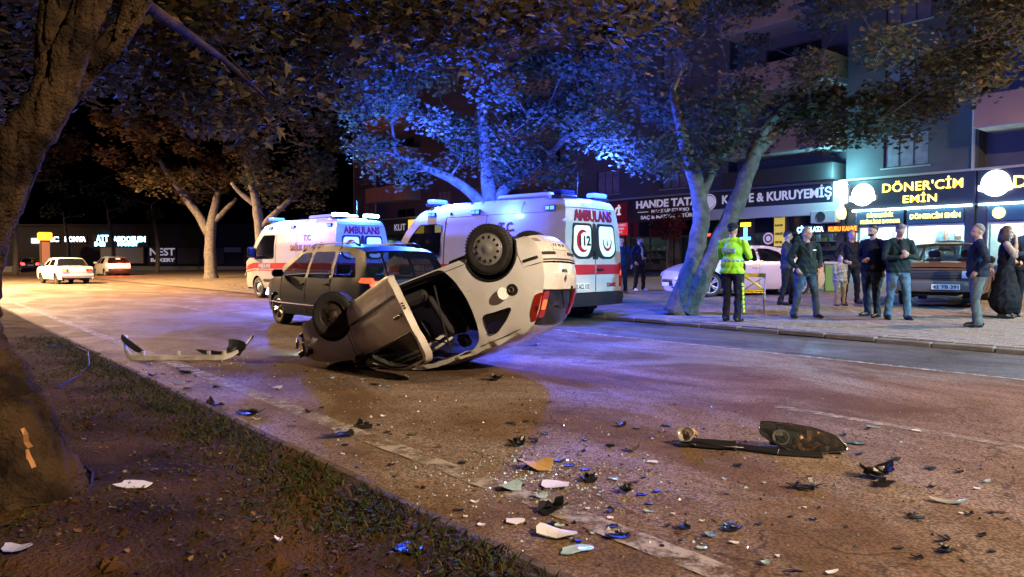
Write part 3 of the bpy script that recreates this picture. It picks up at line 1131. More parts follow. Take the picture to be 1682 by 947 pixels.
# air conditioner, projecting light box, bright lamp
t = thing('air_conditioner', 'white air conditioner unit under the nut shop sign', 'air conditioner', (0, 0, 0))
MB().box((FX - .5, 17.5, 3.0), (FX - .03, 18.75, 3.58), bev=.03).build('casing', WFRAME, t)
MB().lathe([(.001, 0), (.21, 0), (.23, -.02), (.25, 0)], 20, 'X', (FX - .505, 18.25, 3.28), 0, False).build('fan_grille', FRAME, t)
t = thing('projecting_light_box', 'round yellow and white light box projecting beside the air conditioner', 'sign', (0, 0, 0))
MB().lathe([(.001, -.09), (.28, -.09), (.28, .09), (.001, .09)], 24, 'Y', (FX - .55, 17.2, 3.4), 0, False).build('light_box', EM('box_yellow', (0.9, 0.9, 0.35), 1.5), t)
MB().box((FX - .3, 17.17, 3.38), (FX, 17.23, 3.42)).build('bracket', FRAME, t)
t = thing('flood_lamp', 'dazzling blue white flood lamp at the left end of the kebab sign', 'lamp', (FX - .5, 17.1, 4.62))
MB().box((-.12, -.2, -.16), (.08, .2, .16), bev=.03).build('housing', FRAME, t)
MB().box((-.15, -.18, -.14), (-.122, .18, .14)).build('lens', EM('flood_glow', (0.55, 0.95, 1.0), 120), t)
MB().tube([(0.05, 0, 0), (.5, 0, -.05)], .03, 6).build('arm', FRAME, t)
light('flood_light', 'SPOT', (-.2, 0, 0), 1500, (0.14, 0.55, 1.0), .15, (-1, -.1, -.18), 170, .6, t)
light('flood_wall_light', 'POINT', (-.7, 0, .6), 320, (0.25, 0.85, 0.95), .15, parent=t)
t = thing('lit_sign_box', 'square white lit sign box on the wall beside the flood lamp', 'sign', (FX - .1, 17.45, 4.35))
MB().box((-.18, -.28, -.45), (0.09, .28, .45), bev=.03).build('light_box', WHT, t)

# ================================================================== TREES
def inpoly2(x, z, P):
    c = False
    j = len(P) - 1
    for i in range(len(P)):
        if (P[i][1] > z) != (P[j][1] > z) and x < (P[j][0] - P[i][0]) * (z - P[i][1]) / (P[j][1] - P[i][1] + 1e-12) + P[i][0]:
            c = not c
        j = i
    return c



BARK = M('plane_bark', (0.14, 0.12, 0.10), 0.9, col2=(0.07, 0.06, 0.05), scale=7, detail=8, bump=.9, bscale=22)
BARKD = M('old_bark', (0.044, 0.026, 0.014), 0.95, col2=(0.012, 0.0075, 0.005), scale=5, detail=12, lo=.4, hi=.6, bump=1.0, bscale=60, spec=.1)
LEAFA = leafmat('plane_leaf', [(0, (0.050, 0.062, 0.042)), (0.5, (0.085, 0.095, 0.062)), (0.8, (0.12, 0.105, 0.065)), (1, (0.18, 0.12, 0.06))], 0.6, .35)
LEAFB = leafmat('autumn_leaf', [(0, (0.06, 0.062, 0.03)), (0.5, (0.10, 0.082, 0.036)), (0.8, (0.15, 0.10, 0.042)), (1, (0.20, 0.13, 0.05))], 0.6, .35)
LEAFR = leafmat('red_leaf', [(0, (0.16, 0.02, 0.035)), (0.6, (0.30, 0.035, 0.06)), (1, (0.42, 0.07, 0.09))], 0.6, .35)

STAR = np.array([(-.42, 0), (-.30, .22), (-.32, .50), (-.05, .30), (.16, .46), (.18, .20), (.60, 0), (.18, -.20), (.16, -.46), (-.05, -.30), (-.32, -.50), (-.30, -.22)])
OVAL = np.array([(-.5, 0), (-.15, .28), (.25, .2), (.55, 0), (.25, -.2), (-.15, -.28)])


def leaf_cloud(name, P, size, mat, parent, outline=STAR, droop=.5, rng=NG):
    n = len(P)
    k = len(outline)
    s = rng.uniform(.65, 1.25, n) * size
    a = rng.uniform(0, 2 * math.pi, n)
    # leaf axis points out and down, blade normal roughly up
    dz = -rng.uniform(0, 1, n) * droop * 1.6 + .25
    ax = np.stack([np.cos(a), np.sin(a), dz], 1)
    ax /= np.linalg.norm(ax, axis=1, keepdims=True)
    up = np.stack([rng.normal(0, .55, n), rng.normal(0, .55, n), np.ones(n)], 1)
    sd = np.cross(up, ax)
    sd /= np.linalg.norm(sd, axis=1, keepdims=True)
    nm = np.cross(ax, sd)
    fold = rng.uniform(.0, .5, n)
    V = (P[:, None, :] + ax[:, None, :] * (outline[None, :, 0:1] * s[:, None, None])
         + sd[:, None, :] * (outline[None, :, 1:2] * s[:, None, None])
         + nm[:, None, :] * (np.abs(outline[None, :, 1:2]) * s[:, None, None] * fold[:, None, None]))
    return np_mesh(name, V.reshape(-1, 3), np.arange(n * k).reshape(n, k), mat, parent)


def pxpath(pts, d):
    """trunk line given as photograph pixels and pixel radius, standing at distance d"""
    D, Rv, U = basis()
    out, rr = [], []
    for px, py, r in pts:
        out.append(Vector((0, 0, CAM_H)) + (D + Rv * ((px - CX) / F_PX) - U * ((py - CY) / F_PX)) * d)
        rr.append(r * d / F_PX)
    return out, rr


def tree(label, trunks, clusters, nleaf, size, mat, bark=BARK, cr=.75, outline=STAR, seed=1, group=None, name='plane_tree', wob=.02, flat=.8, detail=False):
    """trunks: list of (points, radii) in world; clusters: list of centres"""
    r = random.Random(seed)
    g = np.random.default_rng(seed)
    base = trunks[0][0][0]
    t = thing(name, label, 'tree', base, 0, group)
    mb = MB()
    nodes = []
    for pts, rad in trunks:
        P, Q = [], []
        for i in range(len(pts) - 1):
            for k in range(11 if detail else 4):
                f = k / (11 if detail else 4)
                p0 = pts[max(0, i - 1)]; p1 = pts[i]; p2 = pts[i + 1]; p3 = pts[min(len(pts) - 1, i + 2)]
                q = .5 * ((2 * p1) + (p2 - p0) * f + (2 * p0 - 5 * p1 + 4 * p2 - p3) * f * f + (3 * p1 - p0 - 3 * p2 + p3) * f ** 3)
                P.append(q - base + Vector((r.uniform(-wob, wob), r.uniform(-wob, wob), 0)))
                Q.append((rad[i] + (rad[i + 1] - rad[i]) * f) * r.uniform(.94, 1.06))
        P.append(pts[-1] - base); Q.append(rad[-1])
        mb.tube(P, Q, 84 if detail else 12, 0, True)
        nodes += [(p, q) for p, q in list(zip(P, Q))[len(P) // 2:]]
    tk = mb.build('trunk', bark, t)
    if detail:
        for v in tk.data.vertices:
            q = v.co
            f = mnoise.fractal(Vector((q.x * 9, q.y * 9, q.z * 3.2)), 1.0, 2.1, 5)
            g2 = abs(mnoise.noise(Vector((q.x * 16, q.y * 16, q.z * 5)))) 
            v.co = q + tk.data.vertices[v.index].normal * (.014 * f - .018 * (g2 < .10) + .006)
        tk.data.update()
    lm = MB()
    top = sum((trunks[k][0][-1] for k in range(len(trunks))), Vector()) / len(trunks) - base
    cl = sorted([Vector(c) - base for c in clusters], key=lambda c: (c - top).length)
    for c in cl:
        p, q = min(nodes, key=lambda n_: (n_[0] - c).length + 2.2 * max(0, n_[0].z - c.z))
        L = (c - p).length
        if L > .15:
            rr = max(.012, min(q * .75, .03 + .022 * L))
            mid = p.lerp(c, .5) + Vector((r.uniform(-.12, .12), r.uniform(-.12, .12), r.uniform(.0, .22))) * L
            pts = [p, p.lerp(mid, .55), mid, mid.lerp(c, .55), c]
            lm.tube(pts, [rr, rr * .8, rr * .65, rr * .45, .010], 6, 0, False)
            nodes += [(mid, rr * .6), (c, rr * .35)]
        for _ in range(3):
            e = c + Vector((r.gauss(0, 1), r.gauss(0, 1), r.gauss(0, .8))).normalized() * cr * r.uniform(.5, 1.1)
            lm.tube([c, c.lerp(e, .5) + Vector((0, 0, .05)), e], [.011, .008, .004], 4, 0, False)
    lm.build('branch', bark, t, fix=False)
    C = np.array([tuple(c) for c in cl])
    w = g.uniform(.5, 1.6, len(C))
    pick = g.choice(len(C), nleaf, p=w / w.sum())
    v = g.normal(0, 1, (nleaf, 3))
    v /= np.linalg.norm(v, axis=1, keepdims=True)
    rad = cr * g.uniform(.1, 1, nleaf) ** .55 * g.uniform(.7, 1.3, len(C))[pick]
    P = C[pick] + v * rad[:, None] * np.array([1.1, 1.1, flat])
    leaf_cloud('crown', P, size, mat, t, outline, rng=g)
    return t


def ell_clusters(c, r, n, seed, shell=.45, zmin=None, keep=None):
    g = random.Random(seed)
    out = []
    while len(out) < n:
        v = Vector((g.gauss(0, 1), g.gauss(0, 1), g.gauss(0, 1))).normalized() * (shell + (1 - shell) * g.random()) ** .6
        p = Vector((c[0] + v.x * r[0], c[1] + v.y * r[1], c[2] + v.z * r[2]))
        if zmin is not None and p.z < zmin + .4 * math.sin(p.x * 1.9) + .4 * math.cos(p.y * 2.3): continue
        if keep and not keep(p): continue
        out.append(p)
    return out


def lat(px, d): return (px - CX) / F_PX * d


def wpt(px, d, z):
    """point at distance d along a photograph column, at height z"""
    D, Rv, U = basis()
    l = lat(px, d)
    return Vector((math.sin(TH) * d + math.cos(TH) * l, math.cos(TH) * d - math.sin(TH) * l, z))


# right tree, two leaning trunks, on the pavement
a, ar = pxpath([(1113, 519, 26), (1124, 478, 19), (1142, 420, 15.5), (1152, 350, 13.5), (1140, 285, 12), (1122, 225, 9), (1105, 150, 6)], 15.8)
b, br = pxpath([(1124, 519, 20), (1140, 482, 17), (1172, 410, 16), (1212, 330, 14), (1238, 255, 12), (1262, 205, 9), (1320, 150, 6)], 15.7)
c_, cr_ = pxpath([(1238, 255, 9), (1290, 205, 7), (1360, 170, 5)], 15.7)
d_, dr_ = pxpath([(1148, 330, 8), (1180, 262, 7), (1215, 215, 5), (1200, 150, 4)], 15.8)
cl = ell_clusters((15.3, 8.4, 6.6), (4.6, 4.4, 3.0), 115, 3, .5, 3.75)
cl += [wpt(x, 15.5, z) for x, z in ((1010, 3.75), (1040, 3.4), (1075, 3.2), (1105, 3.45), (1170, 3.35), (1180, 3.75), (1210, 3.9), (1330, 4.15), (1360, 3.95), (1400, 3.9), (1450, 4.1), (1480, 4.0), (1550, 4.6), (1600, 4.9), (1640, 5.3), (970, 3.9), (985, 4.3))]
tree('leaning double trunked plane tree lit blue and cyan on the pavement', [(a, ar), (b, br), (c_, cr_), (d_, dr_)], cl, 33000, .118, LEAFA, cr=.62, seed=21, group='plane trees along the street')

# tree behind the second ambulance
p0 = at_x(805, 520, 13.6); dd = 20.0
a, ar = pxpath([(803, 470, 17), (804, 400, 14), (805, 330, 13), (797, 250, 10), (790, 170, 6)], dd)
b, br = pxpath([(803, 345, 10), (760, 305, 8), (712, 280, 6), (650, 255, 4)], dd)
c_, cr_ = pxpath([(806, 340, 10), (840, 300, 8), (890, 265, 6), (940, 215, 4)], dd)
cc = wpt(818, dd, 7.2)
cl = ell_clusters(tuple(cc), (4.1, 4.1, 3.7), 100, 8, .5, 3.75)
cl += [wpt(x, dd, z) for x, z in ((600, 4.3), (625, 4.0), (655, 3.7), (690, 3.6), (885, 3.7), (915, 3.6), (760, 3.9), (850, 4.0), (590, 5.2), (588, 6.2))]
tree('plane tree glowing blue right behind the larger ambulance', [(a, ar), (b, br), (c_, cr_)], cl, 31000, .118, LEAFA, cr=.68, seed=33, group='plane trees along the street')

# big tree on the dirt verge
a, ar = pxpath([(347, 462, 13), (346, 440, 10), (345, 400, 9), (346, 375, 9), (352, 345, 6.5), (358, 315, 5)], 46)
b, br = pxpath([(343, 385, 7.5), (325, 352, 6.5), (300, 318, 5.5), (275, 285, 4), (262, 262, 3)], 46)
c_, cr_ = pxpath([(350, 365, 5), (370, 345, 4), (388, 325, 3)], 46)
cc = wpt(300, 46, 8.2)
cl = ell_clusters(tuple(cc), (4.9, 4.9, 3.5), 75, 13, .5, 4.9)
tree('warm brown lit plane tree with a pale forked trunk on the dirt verge', [(a, ar), (b, br), (c_, cr_)], cl, 8000, .25, LEAFB, cr=.85, seed=5, outline=STAR, group='plane trees along the street')

# tree behind the first ambulance
a, ar = pxpath([(433, 470, 11), (430, 420, 9), (424, 350, 8), (414, 305, 5), (405, 270, 4)], 39)
b, br = pxpath([(428, 375, 6), (450, 352, 5), (480, 325, 4)], 39)
c_, cr_ = pxpath([(424, 340, 5), (396, 318, 4), (380, 300, 3)], 39)
cc = wpt(480, 39, 7.6)
cl = ell_clusters(tuple(cc), (3.4, 3.4, 3.9), 65, 17, .5, 3.9)
tree('plane tree with a violet lit trunk left of the first ambulance', [(a, ar), (b, br), (c_, cr_)], cl, 7000, .22, LEAFA, cr=.8, seed=6, group='plane trees along the street')

# median tree farther on, trunk outside the picture
bx = Vector((0.1, 15.8, .12))
a = [bx, bx + Vector((.1, -.1, 1.6)), bx + Vector((.2, 0, 3)), bx + Vector((.5, .3, 4.6))]
cl = ell_clusters((0.3, 15.6, 6.2), (4.0, 4.2, 2.7), 75, 23, .5, 3.9) + [wpt(5, 11.5, 3.2), wpt(-15, 11.5, 2.9), wpt(20, 12, 3.5)]
tree('median tree whose violet and orange foliage shows behind the dark near trunk', [(a, [.26, .2, .17, .1])], cl, 9000, .15, LEAFB, cr=.7, seed=9, group='plane trees along the median')

# near tree
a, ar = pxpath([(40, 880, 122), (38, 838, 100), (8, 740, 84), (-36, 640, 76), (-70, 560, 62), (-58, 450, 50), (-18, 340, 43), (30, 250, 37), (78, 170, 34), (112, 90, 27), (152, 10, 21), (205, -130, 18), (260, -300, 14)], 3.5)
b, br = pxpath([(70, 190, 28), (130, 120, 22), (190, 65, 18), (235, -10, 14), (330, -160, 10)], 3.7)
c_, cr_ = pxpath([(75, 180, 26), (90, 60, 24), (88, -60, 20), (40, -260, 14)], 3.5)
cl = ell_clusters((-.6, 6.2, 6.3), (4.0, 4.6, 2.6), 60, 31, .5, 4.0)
# drooping sprays in view
for px, d, z in ((190, 8.5, 3.5), (240, 9.0, 3.35), (300, 8.2, 3.15), (340, 8.6, 3.05), (385, 8.0, 2.9), (430, 7.6, 2.75), (455, 7.0, 2.68), (400, 9.2, 3.15), (330, 7.5, 3.4), (470, 8.6, 3.15),
                 (520, 8.8, 3.4), (560, 9.2, 3.5), (500, 8.0, 3.6), (600, 8.8, 3.75), (650, 8.5, 3.75), (700, 8.2, 3.7), (755, 7.8, 3.45), (800, 8.2, 3.65), (850, 8.0, 3.75), (620, 7.6, 3.6),
                 (260, 7.3, 3.6), (140, 9, 3.7), (60, 9, 3.8), (20, 8, 3.4), (440, 10, 3.45)):
    cl.append(wpt(px, d, z))
for _ in range(46):
    px, d = rnd.uniform(60, 1050), rnd.uniform(6.5, 9.5)
    cl.append(wpt(px, d, CAM_H + (427 - rnd.uniform(-60, 45) - (40 if px < 180 else 0)) / F_PX * d))
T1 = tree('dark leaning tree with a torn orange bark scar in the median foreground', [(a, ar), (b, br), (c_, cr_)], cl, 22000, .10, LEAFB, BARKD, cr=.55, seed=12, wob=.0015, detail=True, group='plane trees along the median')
# single large leaves hanging into view, each one its own piece
lf = MB()
lf.add([(.0, .0, 0.0)] + [(x, y, abs(y) * .25 - x * x * .1) for x, y in STAR], [(0, 1 + k, 1 + (k + 1) % 12) for k in range(12)])
lme = lf.mesh('leaf', LEAFB)
for px, d, z in ((430, 7.4, 2.72), (455, 6.8, 2.62), (385, 7.8, 2.8), (300, 8, 3.0), (755, 7.4, 3.2), (620, 7.4, 3.3), (340, 8.4, 2.95), (400, 9, 3.0), (520, 8.6, 3.2)):
    for _ in range(9):
        p = wpt(px + rnd.gauss(0, 26), d + rnd.gauss(0, .25), z + rnd.gauss(0, .17))
        o = link('leaf', lme, T1)
        o.location = p - T1.location
        s = rnd.uniform(.11, .17)
        o.scale = (s, s, s)
        o.rotation_euler = (rnd.gauss(0, .8), rnd.uniform(.2, 1.6), rnd.uniform(0, 6.28))
# bark scar and root flare
def pxof(p):
    D, Rv, U = basis()
    q = p - Vector((0, 0, CAM_H)); d = q.dot(D)
    return CX + F_PX * q.dot(Rv) / d, CY - F_PX * q.dot(U) / d
SCAR = [(42, 700), (50, 716), (47, 738), (58, 756), (56, 768), (45, 757), (43, 735), (37, 716)]
tk1 = [c for c in T1.children if c.name.startswith('trunk')][0].data
sv_, sf_ = [], []
for f in tk1.polygons:
    if f.normal.dot(Vector((0, 0, CAM_H)) - (f.center + T1.location)) < 0: continue
    if inpoly2(*pxof(f.center + T1.location), SCAR):
        b_ = len(sv_)
        sv_ += [tk1.vertices[q].co + f.normal * .004 for q in f.vertices]
        sf_.append(tuple(range(b_, b_ + len(f.vertices))))
sc = MB(); sc.add(sv_, sf_)
sc.build('bark_scar', M('torn_bark', (0.42, 0.20, 0.06), .8, col2=(.25, .11, .04), scale=20), T1, fix=False)

# far thin trees
for px, d, lab, leaf in ((258, 66, 'thin young tree trunk standing in front of the NEST hoarding', 700), (185, 70, 'pale bare branched tree in front of the far blue shop sign', 150), (112, 74, 'bare dark far tree between the white and blue far signs', 150), (25, 60, 'far tree above the dark cars on the left', 2500), (330, 90, 'dark round far tree behind the big pale trunk', 2600), (500, 95, 'dark far tree behind the first ambulance', 2600), (120, 95, 'dim broad far tree over the far shops', 2600)):
    p = wpt(px, d, .1)
    k = 1.0 if leaf < 1000 else 1.5
    g = random.Random(px)
    tr = [p, p + Vector((.1, 0, 2.4)), p + Vector((-.1, .2, 4.3 * k)), p + Vector((-.3, .3, 6 * k))]
    n_ = 10 if leaf < 1000 else 26
    cl = ell_clusters(tuple(p + Vector((0, 0, 7 * k))), (2.2 * k * k, 2.2 * k * k, 2.2 * k), n_, px, .4)
    tree(lab, [(tr, [.22, .17, .12, .06])], cl, leaf, .32, LEAFA, cr=.9 * k, seed=px, group='far trees')

# red blossom tree in front of the make up studio
p = at_x(1096, 440, 32.2); p.z = gz(32.2)
tr = [p, p + Vector((0, 0, 1.0)), p + Vector((.05, 0, 1.9))]
cl = [p + Vector((rnd.uniform(-.4, .4), rnd.uniform(-.9, .9), 2.75 + rnd.uniform(-.85, .75))) for _ in range(26)]
tree('small red leaved decorative tree in front of the make up studio', [(tr, [.06, .05, .04])], cl, 1500, .15, LEAFR, cr=.32, seed=77, outline=OVAL, name='ornamental_tree')

# ================================================================== FAR SHOPS AT THE END OF THE ROAD
FD = 80.0
def far_frame(px):
    return wpt(px, FD, 0)
fo = thing('far_shop_row', 'low dark shop row closing the road far on the left', 'building', wpt(250, FD, 0), -TH)
def fx(px): return lat(px, FD) - lat(250, FD)
def fz(py): return CAM_H + (427 - py) / F_PX * FD
MB().box((fx(-60), .3, -.03), (fx(560), 9, 4.9)).build('wall', M('far_dark_wall', (.03, .03, .035), .85), fo)
MB().box((fx(-62), .1, 4.9), (fx(562), 9.2, 5.1)).build('roof', M('far_dark_wall', (.03, .03, .035), .85), fo)
MB().box((fx(-60), -1.2, 0), (fx(560), .29, fz(437))).build('forecourt_step', M('far_step', (.3, .3, .32), .8), fo)
FT = Matrix(((1, 0, 0, 0), (0, 0, -1, 0), (0, 1, 0, 0), (0, 0, 0, 1)))
def far_sign(label, x0, x1, y0, y1, mat, txt=(), prot=.1):
    t = thing('shop_sign', label, 'sign', wpt(250, FD, 0), -TH)
    MB().box((fx(x0), .28 - prot, fz(y1)), (fx(x1), .3 - .01, fz(y0))).build('board', mat, t)
    for s_, xa, xb, yc, h, m in txt:
        lettering(s_, h, m, t, Matrix.Translation((fx((xa + xb) / 2), .27 - prot, fz(yc))) @ FT, .02, .02, 1, fx(xb) - fx(xa))
    return t
FB = EM('far_blue_glow', (0.35, 0.80, 1.0), 7)
FBD = M('far_board', (.02, .03, .06), .5)
far_sign('glowing blue white far shop sign ABDOELEM with a second line', 152, 243, 386, 405, FBD, (('ATT', 158, 178, 392, 1.0, FB), ('MI', 155, 172, 401, .6, FB), ('ABDOELEM', 186, 239, 393, .8, FB), ('MARKET', 193, 226, 401, .5, FB)))
far_sign('white pixel like far sign left of the blue one', 104, 142, 387, 399, FBD, (('KONYA', 106, 140, 393, .75, EM('far_white_glow', (.85, .97, 1.0), 5)),))
far_sign('small pale blue far sign behind the orange column', 78, 98, 388, 399, FBD, (('LC', 80, 96, 393, .75, EM('far_white_glow', (.85, .97, 1.0), 5)),))
far_sign('tiny cyan far sign left of the orange column', 51, 66, 391, 399, EM('far_cyan_box', (.5, .95, 1.0), 3))
far_sign('framed grey poster panel below the blue far sign', 166, 236, 406, 432, M('far_frame_grey', (.35, .35, .37), .6), prot=.3)
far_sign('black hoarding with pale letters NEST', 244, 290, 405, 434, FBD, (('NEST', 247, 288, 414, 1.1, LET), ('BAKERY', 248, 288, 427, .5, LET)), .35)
far_sign('dark blue framed hoarding panel right of NEST', 292, 330, 407, 433, M('far_panel_a', (.04, .05, .10), .5), prot=.35)
far_sign('dark framed hoarding panel touching the big pale trunk', 333, 368, 407, 433, M('far_panel_b', (.06, .07, .10), .5), prot=.35)
far_sign('pale far banner right of the big pale trunk', 369, 396, 406, 414, M('far_panel_c', (.3, .3, .36), .5), prot=.35)
far_sign('dark far panel left of the first ambulance', 401, 432, 407, 433, M('far_panel_a', (.04, .05, .10), .5), prot=.35)
t = thing('lit_column', 'orange lit advertising column among the far signs', 'column', wpt(75, FD - 3, 0))
MB().box((-.45, -.45, 0), (.45, .45, 3.3), bev=.05).build('shaft', M('column_face', (.5, .3, .2), .6), t)
MB().box((-.6, -.6, 3.3), (.6, .6, 4.1), bev=.1).build('glowing_top', EM('orange_glow', (1.0, .35, .02), 3), t)
MB().box((-.35, -.47, .5), (.35, -.452, 3.1)).build('lit_face', EM('orange_face', (1.0, .3, .08), .5), t)

# ================================================================== VEHICLES
TYRE = M('tyre_rubber', (0.018, 0.018, 0.019), 0.75, col2=(0.03, 0.028, 0.026), scale=14)
DARKP = M('black_plastic', (0.014, 0.014, 0.016), 0.34, bump=.1, bscale=200)
DARKT = M('dark_trim', (0.012, 0.012, 0.014), 0.65)
CABIN = M('dark_cabin', (0.010, 0.010, 0.011), 0.9)
SEATM = M('seat_fabric', (0.022, 0.021, 0.024), 0.95, col2=(0.04, 0.036, 0.036), scale=30)
TINT = glass('tinted_glass', (0.008, 0.009, 0.011), .45)
TINTD = glass('dark_tinted_glass', (0.006, 0.006, 0.008), .15)
SILVER = M('wheel_silver', (0.50, 0.49, 0.48), 0.4, 0.5, col2=(0.38, 0.37, 0.36), scale=12)
STEELD = M('rusty_steel', (0.04, 0.032, 0.028), 0.6, 0.6, col2=(0.09, 0.06, 0.045), scale=10)
CHROME = M('chrome', (0.7, 0.7, 0.7), 0.15, 1.0)
PLATE = M('plate_white', (0.62, 0.62, 0.60), 0.5)
INK = M('plate_ink', (0.015, 0.015, 0.018), 0.6)
REDLENS = M('red_lens', (0.30, 0.012, 0.010), 0.18, coat=.6)
CLEAR = M('clear_lens', (0.55, 0.56, 0.58), 0.12, coat=.8)
AMBER = M('amber_lens', (0.55, 0.20, 0.02), 0.2)


def paint(name, c, c2, coat=.6, rough=.38, metal=0.0, spec=.5):
    return M(name, c, rough, metal, col2=c2, scale=2.2, detail=9, lo=.45, hi=.75, coat=coat, spec=spec, rvar=.08, bump=.02, bscale=5)


def lerp1(tab, x):
    if x <= tab[0][0]: return tab[0][1]
    for (a, b), (c, d) in zip(tab, tab[1:]):
        if x <= c:
            f = (x - a) / (c - a)
            f = f * f * (3 - 2 * f) * .5 + f * .5
            return b + (d - b) * f
    return tab[-1][1]


def inpoly(x, z, P):
    c = False
    j = len(P) - 1
    for i in range(len(P)):
        if (P[i][1] > z) != (P[j][1] > z) and x < (P[j][0] - P[i][0]) * (z - P[i][1]) / (P[j][1] - P[i][1] + 1e-12) + P[i][0]:
            c = not c
        j = i
    return c


def dens(P, step=.06, closed=True):
    out = []
    n = len(P)
    for i in range(n if closed else n - 1):
        a, b = P[i], P[(i + 1) % n]
        k = max(1, int(math.dist(a, b) / step))
        for q in range(k):
            out.append((a[0] + (b[0] - a[0]) * q / k, a[1] + (b[1] - a[1]) * q / k))
    if not closed: out.append(tuple(P[-1]))
    return out


def rounded(P, r, seg=4):
    """polygon with its corners rounded"""
    out = []
    n = len(P)
    for i in range(n):
        p, a, b = Vector(P[i]), Vector(P[i - 1]), Vector(P[(i + 1) % n])
        d = min(r, (a - p).length * .45, (b - p).length * .45)
        s, e = p + (a - p).normalized() * d, p + (b - p).normalized() * d
        for k in range(seg + 1):
            f = k / seg
            out.append(tuple((1 - f) ** 2 * s + 2 * f * (1 - f) * p + f * f * e))
    return out


def triangulate(loops, lines=(), step=.09):
    """loops[0] outline, others holes; returns points, triangles"""
    vs, es = [], []
    for L in loops:
        b = len(vs)
        vs += [Vector(p) for p in L]
        es += [(b + i, b + (i + 1) % len(L)) for i in range(len(L))]
    for L in lines:
        b = len(vs)
        vs += [Vector(p) for p in L]
        es += [(b + i, b + i + 1) for i in range(len(L) - 1)]
    bd = [(v.x, v.y) for v in vs]
    xs = [p[0] for p in loops[0]]; zs = [p[1] for p in loops[0]]
    x = min(xs) + step / 2
    while x < max(xs):
        z = min(zs) + step / 2
        while z < max(zs):
            if inpoly(x, z, loops[0]) and not any(inpoly(x, z, h) for h in loops[1:]):
                if all((x - q[0]) ** 2 + (z - q[1]) ** 2 > (.4 * step) ** 2 for q in bd):
                    vs.append(Vector((x, z)))
            z += step
        x += step
    V, E, Fs, *_ = delaunay_2d_cdt(vs, es, [], 0, 1e-5)
    tris = []
    for f in Fs:
        cx = sum(V[i].x for i in f) / len(f); cz = sum(V[i].y for i in f) / len(f)
        if inpoly(cx, cz, loops[0]) and not any(inpoly(cx, cz, h) for h in loops[1:]):
            tris.append(tuple(f))
    return [(v.x, v.y) for v in V], tris


